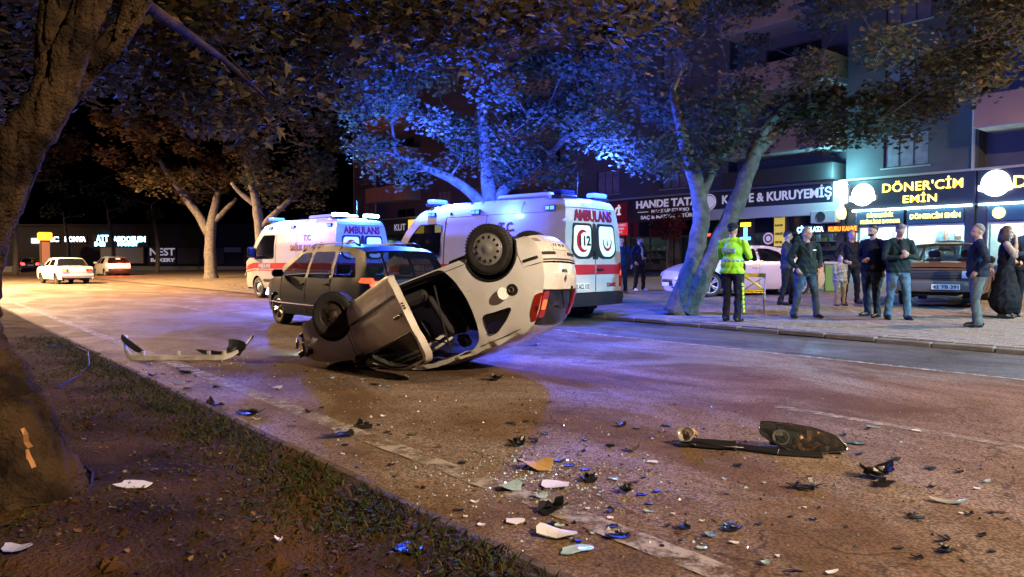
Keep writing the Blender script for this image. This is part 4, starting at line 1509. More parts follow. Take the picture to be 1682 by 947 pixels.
class Car:
    def __init__(s, root, sec, plan):
        s.root, s.sec, s.plan = root, sec, plan
        s.segs = {}

    def W(s, x, z):
        return lerp1(s.sec, z) * lerp1(s.plan, x)

    # -- lengthwise strip across the car (bonnet, roof, glass, bumper)
    def strip(s, name, pts, mat, crown=.03, parent=None, nt=12, inset=0.0, wscale=1.0, label=None):
        s.segs[name] = (pts, crown)
        P = dens(pts, .07, False)
        n = len(P)
        mb = MB()
        vs = []
        for i, (x, z) in enumerate(P):
            a, b = P[max(0, i - 1)], P[min(n - 1, i + 1)]
            tx, tz = b[0] - a[0], b[1] - a[1]
            L = math.hypot(tx, tz) or 1
            nx, nz = -tz / L, tx / L
            w = (s.W(x, z) - inset) * wscale
            for k in range(nt + 1):
                t = -1 + 2 * k / nt
                t = math.copysign(abs(t) ** .8, t)
                c = crown * (1 - abs(t) ** 2.4) - inset
                vs.append((x + nx * c, t * w, z + nz * c))
        fs = [(i * (nt + 1) + k, i * (nt + 1) + k + 1, (i + 1) * (nt + 1) + k + 1, (i + 1) * (nt + 1) + k) for i in range(n - 1) for k in range(nt)]
        mb.add(vs, fs, 0, True)
        o = mb.build(name, mat, parent or s.root, fix=False)
        if label: o['label'] = label
        return o

    def end_x(s, seg, y, z, off=0.0):
        """x of an upright strip at (y, z)"""
        pts, crown = s.segs[seg]
        pp = sorted(pts, key=lambda p: p[1])
        if z <= pp[0][1]: x = pp[0][0]
        elif z >= pp[-1][1]: x = pp[-1][0]
        else:
            for a, b in zip(pp, pp[1:]):
                if a[1] <= z <= b[1]:
                    x = a[0] + (b[0] - a[0]) * (z - a[1]) / max(1e-6, b[1] - a[1]); break
        t = min(1, abs(y) / max(.05, s.W(x, z)))
        sg = 1 if x > 0 else -1
        return x + sg * (crown * (1 - t ** 2.4) + off)

    def patch(s, seg, poly, mat, name, parent=None, off=.008, res=.08, back=.03, label=None):
        """piece lying on an upright end face; poly in (y, z); has thickness"""
        P = dens(poly, .05)
        pts, tr = triangulate([P], (), res)
        mb = MB()
        n = len(pts)
        sg = 1 if s.segs[seg][0][0][0] > 0 else -1
        vs = [(s.end_x(seg, y, z, off), y, z) for y, z in pts]
        bv = [(s.end_x(seg, y, z, off) - sg * back, y, z) for y, z in P]
        mb.add(vs, tr, 0, True)
        m = len(P)
        fv = [(s.end_x(seg, y, z, off), y, z) for y, z in P]
        mb.add(fv + bv, [(i, (i + 1) % m, m + (i + 1) % m, m + i) for i in range(m)])
        o = mb.build(name, mat, parent or s.root)
        if label: o['label'] = label
        return o

    # -- side surface pieces
    def side(s, sg, loops, mat_of, part_of, lines=(), step=.10, parent=None, thick=.0):
        L = [dens(l, .06) for l in loops]
        pts, tr = triangulate(L, [dens(l, .06, False) for l in lines], step)
        groups = {}
        for t in tr:
            cx = sum(pts[i][0] for i in t) / 3; cz = sum(pts[i][1] for i in t) / 3
            groups.setdefault(part_of(cx, cz), []).append(t)
        out = {}
        for nm, ts in groups.items():
            ids = sorted({i for t in ts for i in t})
            mp = {i: k for k, i in enumerate(ids)}
            mb = MB()
            mb.add([(pts[i][0], sg * s.W(*pts[i]), pts[i][1]) for i in ids], [tuple(mp[i] for i in t) for t in ts], 0, True)
            out[nm] = mb.build(nm, mat_of(nm), parent or s.root, fix=True)
        return out

    def plate_on_side(s, sg, poly, mat, name, parent=None, off=.006, back=.02, step=.1, label=None, sub=None):
        P = dens(poly, .06)
        pts, tr = triangulate([P], (), step)
        mb = MB()
        mb.add([(x, sg * (s.W(x, z) + off), z) for x, z in pts], tr, 0, True)
        m = len(P)
        mb.add([(x, sg * (s.W(x, z) + off), z) for x, z in P] + [(x, sg * (s.W(x, z) + off - back), z) for x, z in P],
               [(i, (i + 1) % m, m + (i + 1) % m, m + i) for i in range(m)])
        o = mb.build(name, mat, parent or s.root)
        if label: o['label'] = label
        return o

    def seam(s, sg, line, parent=None, r=.005, mat=None):
        P = dens(line, .06, False)
        return MB().tube([(x, sg * (s.W(x, z) - .001), z) for x, z in P], r, 5).build('seam', mat or DARKT, parent or s.root)

    def arch(s, sg, x, z, r, depth=.28):
        mb = MB()
        vs, fs = [], []
        n = 18
        for k in range(n + 1):
            a = -.35 + (math.pi + .7) * k / n
            px, pz = x + r * math.cos(a), z + r * math.sin(a)
            w = s.W(px, pz)
            vs += [(px, sg * (w - .005), pz), (px, sg * (w - depth), pz)]
        fs = [(2 * k, 2 * k + 1, 2 * k + 3, 2 * k + 2) for k in range(n)]
        mb.add(vs, fs, 0, True)
        vs2 = [(x + r * math.cos(-.35 + (math.pi + .7) * k / n), sg * (s.W(x, z) - depth), z + r * math.sin(-.35 + (math.pi + .7) * k / n)) for k in range(n + 1)]
        mb.add(vs2, [tuple(range(n + 1))])
        mb.build('wheel_arch', CABIN, s.root)


def arch_outline(xa, xb, z, axles, r):
    """sill edge from xa (rear) to xb (front) with round arches"""
    out = [(xa, z)]
    for ax, az in sorted(axles):
        h = max(-r + .01, z - az)
        d = math.sqrt(max(0, r * r - h * h))
        a0 = math.atan2(h, -d); a1 = math.atan2(h, d)
        if a0 < 0: a0 += 2 * math.pi
        n = 14
        for k in range(n + 1):
            a = a0 + (a1 - a0) * k / n
            out.append((ax + r * math.cos(a), az + r * math.sin(a)))
    out.append((xb, z))
    return out


_whl = {}


def wheel(parent, x, y, z, r, w, kind, rimr=None, steer=0.0, sgn=1):
    key = (round(r, 3), round(w, 3), kind)
    if key not in _whl:
        rr = rimr or r * .62
        prof = [(rr, -w / 2 + .01), (r * .80, -w / 2 - .005), (r * .93, -w / 2), (r * .985, -w / 2 + .02), (r, -w / 2 + .04)]
        for k in range(3):
            c = -w / 2 + .04 + (w - .08) * (k + .5) / 3
            prof += [(r, c - .016), (r * .975, c - .01), (r * .975, c + .002), (r, c + .008)]
        prof += [(r, w / 2 - .04), (r * .985, w / 2 - .02), (r * .93, w / 2), (r * .80, w / 2 + .005), (rr, w / 2 - .01)]
        ty = MB().lathe(prof, 36, 'Y')
        # tread blocks
        for k in range(48):
            a = 2 * math.pi * k / 48
            for yy in (-w * .36, w * .36):
                m = Matrix.Rotation(-a, 4, 'Y') @ Matrix.Translation((r * .995, yy, 0))
                ty.box((-.006, -w * .1, -.011), (.005, w * .1, .011), 0, m)
        rm = MB()
        o = w / 2
        rm.lathe([(rr * 1.0, -o + .02), (rr * 1.0, o - .012), (rr * .95, o - .004), (rr * .90, o - .03)], 36, 'Y', mi=0)
        if kind == 'hubcap':
            rm.lathe([(rr * .93, o - .015), (rr * .80, o + .004), (rr * .55, o + .012), (rr * .30, o + .010), (rr * .26, o + .018), (.001, o + .02)], 36, 'Y', mi=0)
            for k in range(12):
                a = 2 * math.pi * k / 12
                c, s_ = math.cos(a), math.sin(a)
                m = Matrix(((c, 0, -s_, 0), (0, 1, 0, 0), (s_, 0, c, 0), (0, 0, 0, 1))) @ Matrix.Translation((rr * .73, o + .009, 0))
                vs = [m @ Vector((q[0], 0, q[1])) for q in rounded([(-.022, -.011), (.022, -.02), (.022, .02), (-.022, .011)], .012, 2)]
                rm.add(vs, [tuple(range(len(vs)))], 1)
        elif kind == 'steel':
            rm.lathe([(rr * .92, o - .05), (rr * .80, o - .06), (rr * .62, o - .03), (rr * .45, o - .035), (rr * .30, o - .01), (rr * .20, o + .005), (.001, o + .005)], 36, 'Y', mi=0)
            for k in range(8):
                a = 2 * math.pi * k / 8
                rm.lathe([(.001, 0), (.02, 0)], 10, 'Y', (rr * .70 * math.cos(a), o - .038, rr * .70 * math.sin(a)), 1, False)
            for k in range(4):
                a = 2 * math.pi * (k + .5) / 4
                rm.lathe([(.014, 0), (.012, .02), (.001, .02)], 6, 'Y', (rr * .36 * math.cos(a), o - .02, rr * .36 * math.sin(a)), 0, False)
        elif kind == 'alloy':
            rm.lathe([(rr * .9, o - .12), (.001, o - .12)], 30, 'Y', mi=1)
            rm.lathe([(rr * .24, o - .02), (rr * .2, o), (.001, o)], 20, 'Y', mi=0)
            for k in range(5):
                for da in (-.17, .17):
                    a = 2 * math.pi * k / 5
                    p0 = Vector((math.cos(a) * rr * .15, o - .03, math.sin(a) * rr * .15))
                    p1 = Vector((math.cos(a + da) * rr * .94, o - .02, math.sin(a + da) * rr * .94))
                    rm.tube([p0, p1], [.026, .02], 6, 0, True, False)
        elif kind == 'van':
            rm.lathe([(rr * .92, o - .05), (rr * .70, o - .055), (rr * .55, o - .02), (rr * .30, o), (.001, o + .01)], 30, 'Y', mi=0)
            for k in range(6):
                a = 2 * math.pi * k / 6
                rm.lathe([(.001, 0), (.022, 0)], 8, 'Y', (rr * .75 * math.cos(a), o - .046, rr * .75 * math.sin(a)), 1, False)
        rimm = {'hubcap': SILVER, 'steel': STEELD, 'alloy': SILVER, 'van': M('grey_rim', (.3, .3, .31), .5, .5), 'plain': SILVER}[kind]
        if kind == 'plain':
            rm.lathe([(rr * .92, o - .03), (rr * .6, o - .005), (.001, o)], 20, 'Y', mi=0)
        _whl[key] = (ty.mesh('tyre', TYRE), rm.mesh('rim', [rimm, CABIN]))
    t = bpy.data.objects.new('wheel', None)
    COL.objects.link(t)
    t.parent = parent
    t.location = (x, y, z)
    t.rotation_euler = (0, 0, (math.pi if sgn < 0 else 0) + steer)
    a, b = _whl[key]
    link('tyre', a, t)
    link('rim', b, t)
    return t


def plate(parent, s, mtx, w=.52, h=.11, wtxt=.46):
    p = MB().box((-w / 2, -h / 2, -.012), (w / 2, h / 2, 0), 0, mtx, .004).build('number_plate', PLATE, parent)
    if s:
        lettering(s, h * .95, INK, p, mtx @ Matrix.Translation((.015, 0, .003)), .002, .002, 1, wtxt)
    return p


def ENDM(x, y, z, front=True, tilt=0.0):
    """text matrix for the front (faces +x) or rear (faces -x) of a vehicle"""
    if front:
        m = Matrix(((0, 0, 1, x), (1, 0, 0, y), (0, 1, 0, z), (0, 0, 0, 1)))
    else:
        m = Matrix(((0, 0, -1, x), (-1, 0, 0, y), (0, 1, 0, z), (0, 0, 0, 1)))
    return m @ Matrix.Rotation(tilt, 4, 'X')


def SIDEM(x, y, z, left=True, tilt=0.0):
    if left:   # faces +y ; reading direction is -x
        m = Matrix(((-1, 0, 0, x), (0, 0, 1, y), (0, 1, 0, z), (0, 0, 0, 1)))
    else:
        m = Matrix(((1, 0, 0, x), (0, 0, -1, y), (0, 1, 0, z), (0, 0, 0, 1)))
    return m @ Matrix.Rotation(tilt, 4, 'X')


def seats(root, xs, z, w=.46, ys=(-.36, .36)):
    for x in xs:
        for y in ys:
            mb = MB()
            mb.box((x - .25, y - w / 2, z), (x + .25, y + w / 2, z + .16), bev=.05)
            mb.box((-.07, -w / 2, 0), (.07, w / 2, .6), 0, Matrix.Translation((x - .26, y, z + .1)) @ Matrix.Rotation(-.3, 4, 'Y'), .06)
            st = mb.build('seat', SEATM, root)
            MB().box((-.05, -.13, 0), (.05, .13, .17), 0, Matrix.Translation((x - .45, y, z + .70)) @ Matrix.Rotation(-.25, 4, 'Y'), .04).build('headrest', SEATM, st)


def simple_car(name, label, cat, loc, rotz, sp, group=None):
    """closed car from side profile and section tables"""
    t = thing(name, label, cat, loc, rotz, group)
    c = Car(t, sp['sec'], sp['plan'])
    body = sp['paint']
    for nm, pts, kind in sp['prof']:
        mt = {'p': body, 'g': sp.get('glass', TINT), 'b': sp.get('bumper', DARKP)}[kind]
        c.strip(nm, pts, mt, sp.get('crown', {}).get(nm, .03), inset=.004 if kind == 'g' else 0)
    edge = []
    for nm, pts, kind in sp['prof']:
        for p in pts:
            if not edge or math.dist(edge[-1], p) > 1e-3: edge.append(p)
    r, ar = sp['r'], sp.get('arch', sp['r'] * 1.14)
    sill = arch_outline(edge[0][0] + .02, edge[-1][0] - .02, sp['sill'], [(a, r) for a in sp['axles']], ar)
    outline = edge + sill[::-1]
    wins = [rounded(w, .05) for w in sp['wins']]
    cuts = sp.get('cuts', [])
    bz = sp.get('bz', .0)
    def part_of(x, z):
        if z < bz and (x < edge[0][0] + .45 or x > edge[-1][0] - .40) and sp.get('bump_side', True): return 'bumper_corner'
        for nm, xm in sp['parts']:
            if x < xm: return nm
        return sp['parts'][-1][0]
    for sg in (1, -1):
        res = c.side(sg, [outline] + wins, lambda n: sp.get('bumper', DARKP) if n == 'bumper_corner' else body, part_of, [])
        for w in wins:
            c.plate_on_side(sg, w, sp.get('glass', TINT), 'side_window', off=-.006, back=.004)
        for l in cuts:
            c.seam(sg, l)
        for a in sp['axles']:
            c.arch(sg, a, r, ar - .005)
            wheel(t, a, sg * (c.W(a, r) - sp.get('ww', .19) / 2 - .012), r, r, sp.get('ww', .19), sp.get('wheel', 'plain'), sp.get('rim'), 0, sg)
        for (hx, hz) in sp.get('handles', []):
            MB().box((hx - .08, sg * (c.W(hx, hz)) - .012, hz - .015), (hx + .08, sg * (c.W(hx, hz)) + .025, hz + .015), bev=.01).build('door_handle', sp.get('hmat', body), t)
        if 'mirror' in sp:
            mx, mz = sp['mirror']
            w0 = c.W(mx, mz)
            MB().box((mx - .05, min(sg * w0, sg * (w0 + .22)), mz), (mx + .07, max(sg * w0, sg * (w0 + .22)), mz + .15), bev=.04).build('wing_mirror', sp.get('mmat', body), t)
        for st in sp.get('strips', []):
            c.plate_on_side(sg, st[0], st[1], st[2], off=.008)
    # underbody and cabin
    x0, x1 = edge[0][0] + .1, edge[-1][0] - .1
    wmin = c.W(0, sp['sill']) - .06
    ub = MB().box((x0, -wmin + .28, sp['sill']), (x1, wmin - .28, sp['sill'] + .1)).box((sp['axles'][0] + ar, -wmin, sp['sill']), (sp['axles'][1] - ar, wmin, sp['sill'] + .1)) if sp['axles'][0] < sp['axles'][1] else MB().box((x0, -wmin + .28, sp['sill']), (x1, wmin - .28, sp['sill'] + .1)).box((sp['axles'][1] + ar, -wmin, sp['sill']), (sp['axles'][0] - ar, wmin, sp['sill'] + .1))
    ub.build('underbody', CABIN, t)
    if sp.get('seats'):
        seats(t, sp['seats'], sp['sill'] + .12, .44, (-.34, .34))
        MB().box((sp['dash'] - .2, -.6, .6), (sp['dash'] + .2, .6, sp['belt'] - .03), bev=.05).build('dashboard', CABIN, t)
    return t, c

# ---------------------------------------------------------------- the overturned hatchback
def crash_paint():
    m = paint('dusty_white_paint', (0.78, 0.77, 0.76), (0.66, 0.63, 0.59), .8, .28)
    n, l = m.node_tree.nodes, m.node_tree.links
    p = n['Principled BSDF']
    src = p.inputs['Base Color'].links[0].from_socket
    tc = [q for q in n if q.type == 'TEX_COORD'][0]
    mp = n.new('ShaderNodeMapping')
    mp.inputs['Scale'].default_value = (2.2, 22, 30)
    mp.inputs['Rotation'].default_value = (0, R(14), 0)
    l.new(tc.outputs['Object'], mp.inputs['Vector'])
    t = n.new('ShaderNodeTexNoise')
    t.inputs['Scale'].default_value = 2.0
    t.inputs['Detail'].default_value = 5
    l.new(mp.outputs['Vector'], t.inputs['Vector'])
    g = n.new('ShaderNodeTexNoise')
    g.inputs['Scale'].default_value = 1.3
    l.new(tc.outputs['Object'], g.inputs['Vector'])
    mu = n.new('ShaderNodeMath'); mu.operation = 'MULTIPLY'
    l.new(t.outputs['Fac'], mu.inputs[0]); l.new(g.outputs['Fac'], mu.inputs[1])
    r = n.new('ShaderNodeMapRange')
    r.inputs['From Min'].default_value = .37
    r.inputs['From Max'].default_value = .42
    r.inputs['To Max'].default_value = .5
    l.new(mu.outputs[0], r.inputs['Value'])
    mx = n.new('ShaderNodeMix'); mx.data_type = 'RGBA'
    mx.inputs['B'].default_value = (.16, .14, .12, 1)
    l.new(r.outputs['Result'], mx.inputs['Factor'])
    l.new(src, mx.inputs['A'])
    l.new(mx.outputs['Result'], p.inputs['Base Color'])
    return m


WHITEP = crash_paint()
INNERP = M('door_jamb_paint', (0.60, 0.56, 0.50), 0.45, col2=(0.45, 0.40, 0.33), scale=4)
HERO_S = 0.86
hero = thing('overturned_car', 'crashed white hatchback lying upside down on its roof with an open door', 'car')
hero.rotation_euler = (math.pi + R(1.4), R(19.6), R(119.4))
hero.scale = (HERO_S, HERO_S, HERO_S * 1.03)
hero.location = (4.86, 7.58, 1.24)
hs = [(0.2, .72), (0.33, .785), (0.55, .80), (0.75, .79), (0.92, .765), (1.12, .69), (1.28, .625), (1.38, .56)]
hp = [(-1.86, .80), (-1.75, .875), (-1.5, .95), (-1.1, .99), (-.5, 1), (1.1, 1), (1.5, .96), (1.75, .88), (1.95, .74)]
H = Car(hero, hs, hp)
RB = [(-1.74, .24), (-1.82, .34), (-1.845, .46), (-1.84, .585)]
TG = [(-1.825, .60), (-1.80, .76), (-1.735, .90)]
RW = [(-1.73, .912), (-1.60, 1.10), (-1.47, 1.26)]
RF = [(-1.455, 1.272), (-1.34, 1.315), (-1.1, 1.345), (-.6, 1.37), (0, 1.365), (.32, 1.325)]
WS = [(.34, 1.318), (.70, 1.14), (1.06, .945)]
BN = [(1.075, .935), (1.40, .875), (1.68, .79), (1.82, .70), (1.86, .62)]
H.strip('rear_bumper', RB, WHITEP, .05)
H.strip('tailgate', TG, WHITEP, .05)
H.strip('rear_window', RW, TINTD, .05, inset=.006)
H.strip('roof', RF, WHITEP, .035)
H.strip('windscreen', WS, TINTD, .05, inset=.006)
H.strip('bonnet', BN, WHITEP, .045)
edge = RB + TG + RW + RF + WS + BN
hax, hr, har = (-1.25, 1.20), .285, .335
sill = arch_outline(-1.70, 1.80, .225, [(a, .285) for a in hax], har)
outl = edge + [(1.84, .45)] + sill[::-1]
DOOR = [(.955, .24), (.985, .55), (.955, .90), (.93, .955), (.70, 1.085), (.36, 1.262), (.0, 1.318), (-.60, 1.312), (-.735, 1.20), (-.80, .95), (-.785, .70), (-.70, .45), (-.55, .24)]
DOORR = rounded(DOOR, .10)
DWIN = rounded([(.80, .955), (.35, 1.20), (0, 1.268), (-.58, 1.262), (-.69, 1.12), (-.735, .955)], .05)
QWIN = rounded([(-.90, .965), (-.85, 1.215), (-.98, 1.20), (-1.15, 1.10), (-1.29, .98)], .04)
QPARTS = lambda x, z: ('rear_quarter' if x < -.58 else ('sill_panel' if z < .30 and x < .9 else ('roof_pillar' if z > 1.0 and x < .9 else 'front_wing')))
H.side(-1, [outl, DOORR, QWIN], lambda n: WHITEP, QPARTS)
H.side(1, [outl, DWIN, QWIN], lambda n: WHITEP, lambda x, z: 'rear_quarter' if x < -.78 else ('closed_door' if x < .96 else 'front_wing'))
H.seam(1, DOORR + DOORR[:1])
for sg in (1, -1):
    H.plate_on_side(sg, QWIN, TINTD, 'quarter_window', off=-.008, back=.004)
    MB().tube([(x, sg * (H.W(x, z) - .002), z) for x, z in QWIN + QWIN[:1]], .010, 5).build('window_seal', DARKT, hero)
    for a in hax:
        H.arch(sg, a, .285, har - .004, .30)
        # black lip round the wheel opening
        arc = [(a + har * math.cos(q), .285 + har * math.sin(q)) for q in [(-.15 + (math.pi + .3) * k / 20) for k in range(21)]]
        MB().tube([(x, sg * (H.W(x, z) - .004), z) for x, z in arc], .017, 6).build('arch_lip', DARKP, hero)
H.plate_on_side(1, DWIN, TINTD, 'door_window', off=-.008, back=.004)
H.seam(-1, [(-1.60, .24), (-1.58, .42), (-1.60, .585), (-1.82, .592)])
H.seam(1, [(-1.60, .24), (-1.58, .42), (-1.60, .585), (-1.82, .592)])
H.seam(-1, [(-.56, .30), (-.88, .30)])
H.seam(-1, [(1.0, .24), (1.03, .55), (1.0, .93)])
H.seam(-1, [(-.70, 1.295), (-1.0, 1.28), (-1.40, 1.24)])
# wheels
for a, kind in ((-1.25, 'hubcap'), (1.20, 'steel')):
    for sg in (1, -1):
        wheel(hero, a, sg * .715, .285 - (.05 if a < 0 else .0), .305, .175, kind, .195, .16 * sg * (a > 0), sg)
# the open door, hinged at its front edge
door = bpy.data.objects.new('open_door', None)
COL.objects.link(door)
door.parent = hero
hx_, hz_ = .965, .6
hw_ = H.W(hx_, hz_)
door.location = (hx_, -hw_, 0)
door.rotation_euler = (0, 0, R(36))
dl = [dens(DOORR, .05), dens(DWIN, .05)]
pts, tr = triangulate(dl, (), .09)
def dq(x, z, t): return (x - hx_, -(H.W(x, z) - t) + hw_, z)
mb = MB()
mb.add([dq(x, z, 0) for x, z in pts], tr, 0, True)
mb.build('outer_panel', WHITEP, door)
mb = MB()
for L, tin in ((dl[0], .055), (dl[1], .055)):
    n = len(L)
    mb.add([dq(*p, .001) for p in L] + [dq(*p, tin + .035) for p in L], [(i, (i + 1) % n, n + (i + 1) % n, n + i) for i in range(n)], 0)
mb.build('door_edge', INNERP, door)
mb = MB()
mb.add([dq(x, z, .092) for x, z in pts], tr, 0, True)
low = rounded([(.90, .32), (.90, .85), (-.73, .85), (-.70, .62), (-.56, .36)], .08)
P2, T2 = triangulate([dens(low, .07)], (), .1)
mb.build('inner_panel', INNERP, door)
m2 = MB()
m2.add([dq(x, z, .115) for x, z in P2], T2, 0, True)
n = len(dens(low, .07)); L = dens(low, .07)
m2.add([dq(*p, .093) for p in L] + [dq(*p, .115) for p in L], [(i, (i + 1) % n, n + (i + 1) % n, n + i) for i in range(n)])
m2.box((.0 - hx_, hw_ - .74, .58), (.55 - hx_, hw_ - .66, .64), bev=.02)
m2.build('door_trim', SEATM, door)
P3, T3 = triangulate([dens(DWIN, .07)], (), .12)
mb = MB(); mb.add([dq(x, z, .03) for x, z in P3], T3, 0, True); mb.build('door_glass', TINTD, door, fix=False)
mb = MB(); mb.tube([dq(x, z, -.002) for x, z in DWIN + DWIN[:1]], .011, 5); mb.build('window_seal', DARKT, door)
strip = rounded([(.88, .50), (.88, .535), (-.70, .535), (-.66, .50)], .012, 2)
P4, T4 = triangulate([dens(strip, .08)], (), .2)
mb = MB(); mb.add([dq(x, z, -.012) for x, z in P4], T4, 0, True)
L = dens(strip, .08); n = len(L)
mb.add([dq(*p, -.012) for p in L] + [dq(*p, .004) for p in L], [(i, (i + 1) % n, n + (i + 1) % n, n + i) for i in range(n)])
mb.build('rubbing_strip', DARKP, door)
mb = MB(); mb.box((-.56 - hx_, hw_ - .80 - .03, .73), (-.70 - hx_, hw_ - .80 + .03, .765), bev=.012); mb.build('door_handle', DARKP, door)
mb = MB(); mb.box((.66 - hx_, hw_ - .78 - .17, .92), (.84 - hx_, hw_ - .78, 1.06), bev=.05); mb.build('wing_mirror', DARKP, door)
# latch on the door's rear edge
mb = MB()
for q in range(3):
    z = .62 + .03 * q
    x = -.765 - .01 * q
    mb.box((x - hx_ - .012, hw_ - H.W(x, z) + .012, z), (x - hx_ + .006, hw_ - H.W(x, z) + .04, z + .016))
mb.build('latch', CABIN, door)
# door aperture seal and pillar
MB().tube([(x, -(H.W(x, z) - .03), z) for x, z in DOORR + DOORR[:1]], .016, 6).build('aperture_seal', DARKT, hero)
mb = MB()
n = len(dl[0])
mb.add([(x, -(H.W(x, z) - .002), z) for x, z in dl[0]] + [(x * .985 + .004, -(H.W(x, z) - .09), z * .985 + .01) for x, z in dl[0]], [(i, (i + 1) % n, n + (i + 1) % n, n + i) for i in range(n)])
mb.build('door_aperture', INNERP, hero)
# rub strips, fuel flap, side repeater
H.plate_on_side(-1, rounded([(-1.62, .50), (-1.62, .535), (-1.80, .535), (-1.80, .50)], .01, 2), DARKP, 'rubbing_strip', off=.012)
H.patch('rear_bumper', rounded([(-.63, .47), (-.63, .505), (-.25, .505), (-.25, .47)], .01, 2), DARKP, 'bumper_strip', off=.012)
H.patch('rear_bumper', rounded([(.63, .47), (.63, .505), (.25, .505), (.25, .47)], .01, 2), DARKP, 'bumper_strip', off=.012)
H.patch('rear_bumper', rounded([(-.64, .555), (-.64, .575), (.64, .575), (.64, .555)], .008, 2), DARKT, 'bumper_gap', off=.002)
ff = [(-1.38 + .072 * math.cos(2 * math.pi * k / 20), .79 + .072 * math.sin(2 * math.pi * k / 20)) for k in range(20)]
fl = H.plate_on_side(-1, ff, CABIN, 'fuel_filler', off=.002, back=.004)
MB().lathe([(.001, 0), (.03, 0), (.034, -.02), (.03, -.03)], 14, 'Y', (-1.38, -H.W(-1.38, .79) - .012, .79), 0, False).build('fuel_cap', M('fuel_cap', (.2, .15, .08), .5), fl)
mb = MB()
mb.lathe([(.001, 0), (.074, 0), (.074, .01), (.001, .01)], 20, 'Y', (0, 0, 0), 0, False)
fo_ = mb.build('fuel_flap', WHITEP, hero)
fo_.location = (-1.275, -H.W(-1.28, .8) - .05, .80)
fo_.rotation_euler = (0, 0, R(-48))
H.plate_on_side(-1, rounded([(1.50, .60), (1.50, .635), (1.57, .635), (1.57, .60)], .012, 2), M('repeater', (.10, .04, .01), .3), 'side_repeater', off=.008)
# tall tail lamps wrapping the rear pillars
for sg in (1, -1):
    tl = H.patch('rear_window', [p for p in rounded([(sg * .668, .93), (sg * .53, .93), (sg * .48, 1.20), (sg * .62, 1.20)], .03)], REDLENS, 'tail_lamp', off=.022, back=.05)
    H.patch('rear_window', rounded([(sg * .64, 1.02), (sg * .545, 1.02), (sg * .53, 1.12), (sg * .622, 1.12)], .012, 2), EM('tail_lit', (1.0, .10, .03), 1.6) if sg < 0 else REDLENS, 'lit_segment', tl, off=.030, back=.01)
    H.plate_on_side(sg, rounded([(-1.72, .93), (-1.63, .93), (-1.49, 1.10), (-1.44, 1.22), (-1.50, 1.22)], .02), REDLENS, 'tail_lamp_side', tl, off=.012, back=.03)
# tailgate fittings: badge, wiper, plate
MB().tube([(-1.80 - .075, .05, .92), (-1.70 - .07, .16, 1.03), (-1.60 - .062, .33, 1.14)], [.016, .011, .008], 6).build('rear_wiper', DARKP, hero)
MB().tube([(-1.665, -.15, 1.12), (-1.655, .33, 1.135)], [.010, .008], 6).build('wiper_blade', DARKP, hero)
H.patch('tailgate', rounded([(-.055, .80), (0, .845), (.055, .80), (0, .755)], .012, 2), CHROME, 'badge', off=.012)
H.patch('tailgate', rounded([(-.10, .69), (-.10, .725), (.10, .725), (.10, .69)], .01, 2), DARKP, 'tailgate_handle', off=.010)
pl_ = H.patch('rear_bumper', rounded([(-.26, .335), (-.26, .445), (.26, .445), (.26, .335)], .012, 2), PLATE, 'number_plate', off=.012)
for k, q in enumerate((-.20, -.12, .0, .06, .15, .20)):
    MB().box((-.0, q - .014, .36), (.004, q + .014, .42)).build('plate_character', INK, pl_).location = (H.end_x('rear_bumper', q, .39, .014), 0, 0)
H.patch('rear_bumper', rounded([(-.63, .27), (-.63, .33), (-.50, .33), (-.50, .27)], .02, 2), M('reversing_lens', (.35, .30, .30), .2), 'bumper_lamp', off=.012)
# underside: floor, exhaust, axle, tank
ub = MB().box((-1.05, -.62, .20), (.85, .62, .26), bev=.02).box((-1.72, -.45, .24), (-1.45, .45, .34), bev=.03).box((-1.10, -.55, .15), (-.55, .55, .22), bev=.05)
ub.tube([(1.2, 0, .17), (.3, .05, .16), (-.6, .1, .15), (-1.3, .35, .2), (-1.75, .4, .22)], .028, 8)
ub.tube([(-1.65, .25, .22), (-1.35, .25, .22)], .08, 10)
ub.tube([(-1.25, -.62, .24), (-1.25, .62, .24)], .035, 8).tube([(1.2, -.62, .27), (1.2, .62, .27)], .03, 8)
ub.box((.85, -.5, .18), (1.75, .5, .30), bev=.05)
ub.build('underbody', CABIN, hero)
# cabin
MB().box((-1.60, -.60, .26), (1.0, .60, .30)).box((1.0, -.6, .30), (1.04, .6, .93)).build('cabin_floor', CABIN, hero)
seats(hero, (.10,), .36, .48, (-.35, .35))
mb = MB().box((-.95, -.55, .36), (-.50, .55, .55), bev=.06)
mb.box((-.06, -.55, 0), (.06, .55, .58), 0, Matrix.Translation((-1.0, 0, .5)) @ Matrix.Rotation(-.35, 4, 'Y'), .05)
mb.build('rear_seat', SEATM, hero)
MB().box((.62, -.62, .62), (1.02, .62, .90), bev=.07).build('dashboard', DARKT, hero)
sw = MB(); sw.lathe([(.18 + .013 * math.cos(2 * math.pi * k / 8), .013 * math.sin(2 * math.pi * k / 8)) for k in range(8)], 20, 'X', (0, 0, 0), 0, True, True)
sw.box((-.01, -.17, -.02), (.01, .17, .02)).build('steering_wheel', DARKP, hero).location = (.52, .35, .82)
hl = MB(); hl.box((-1.2, -.52, 1.29), (.25, .52, 1.31)); hl.build('headliner', M('headliner', (.10, .095, .09), .95), hero)
MB().tube([(-.36, -.70, .40), (-.30, -.66, .9), (-.25, -.58, 1.25)], .012, 5).tube([(-.30, -.60, 1.15), (0.0, -.50, 1.0), (.05, -.56, .75)], .012, 5).build('seat_belt', SEATM, hero)
MB().tube([(.78, -.55, 1.12), (.2, -.45, 1.08), (-.30, -.52, .98)], .022, 6).tube([(.7, -.5, 1.16), (.1, -.42, 1.14), (-.30, -.48, 1.06)], .018, 6).build('hanging_trim', INNERP, hero)
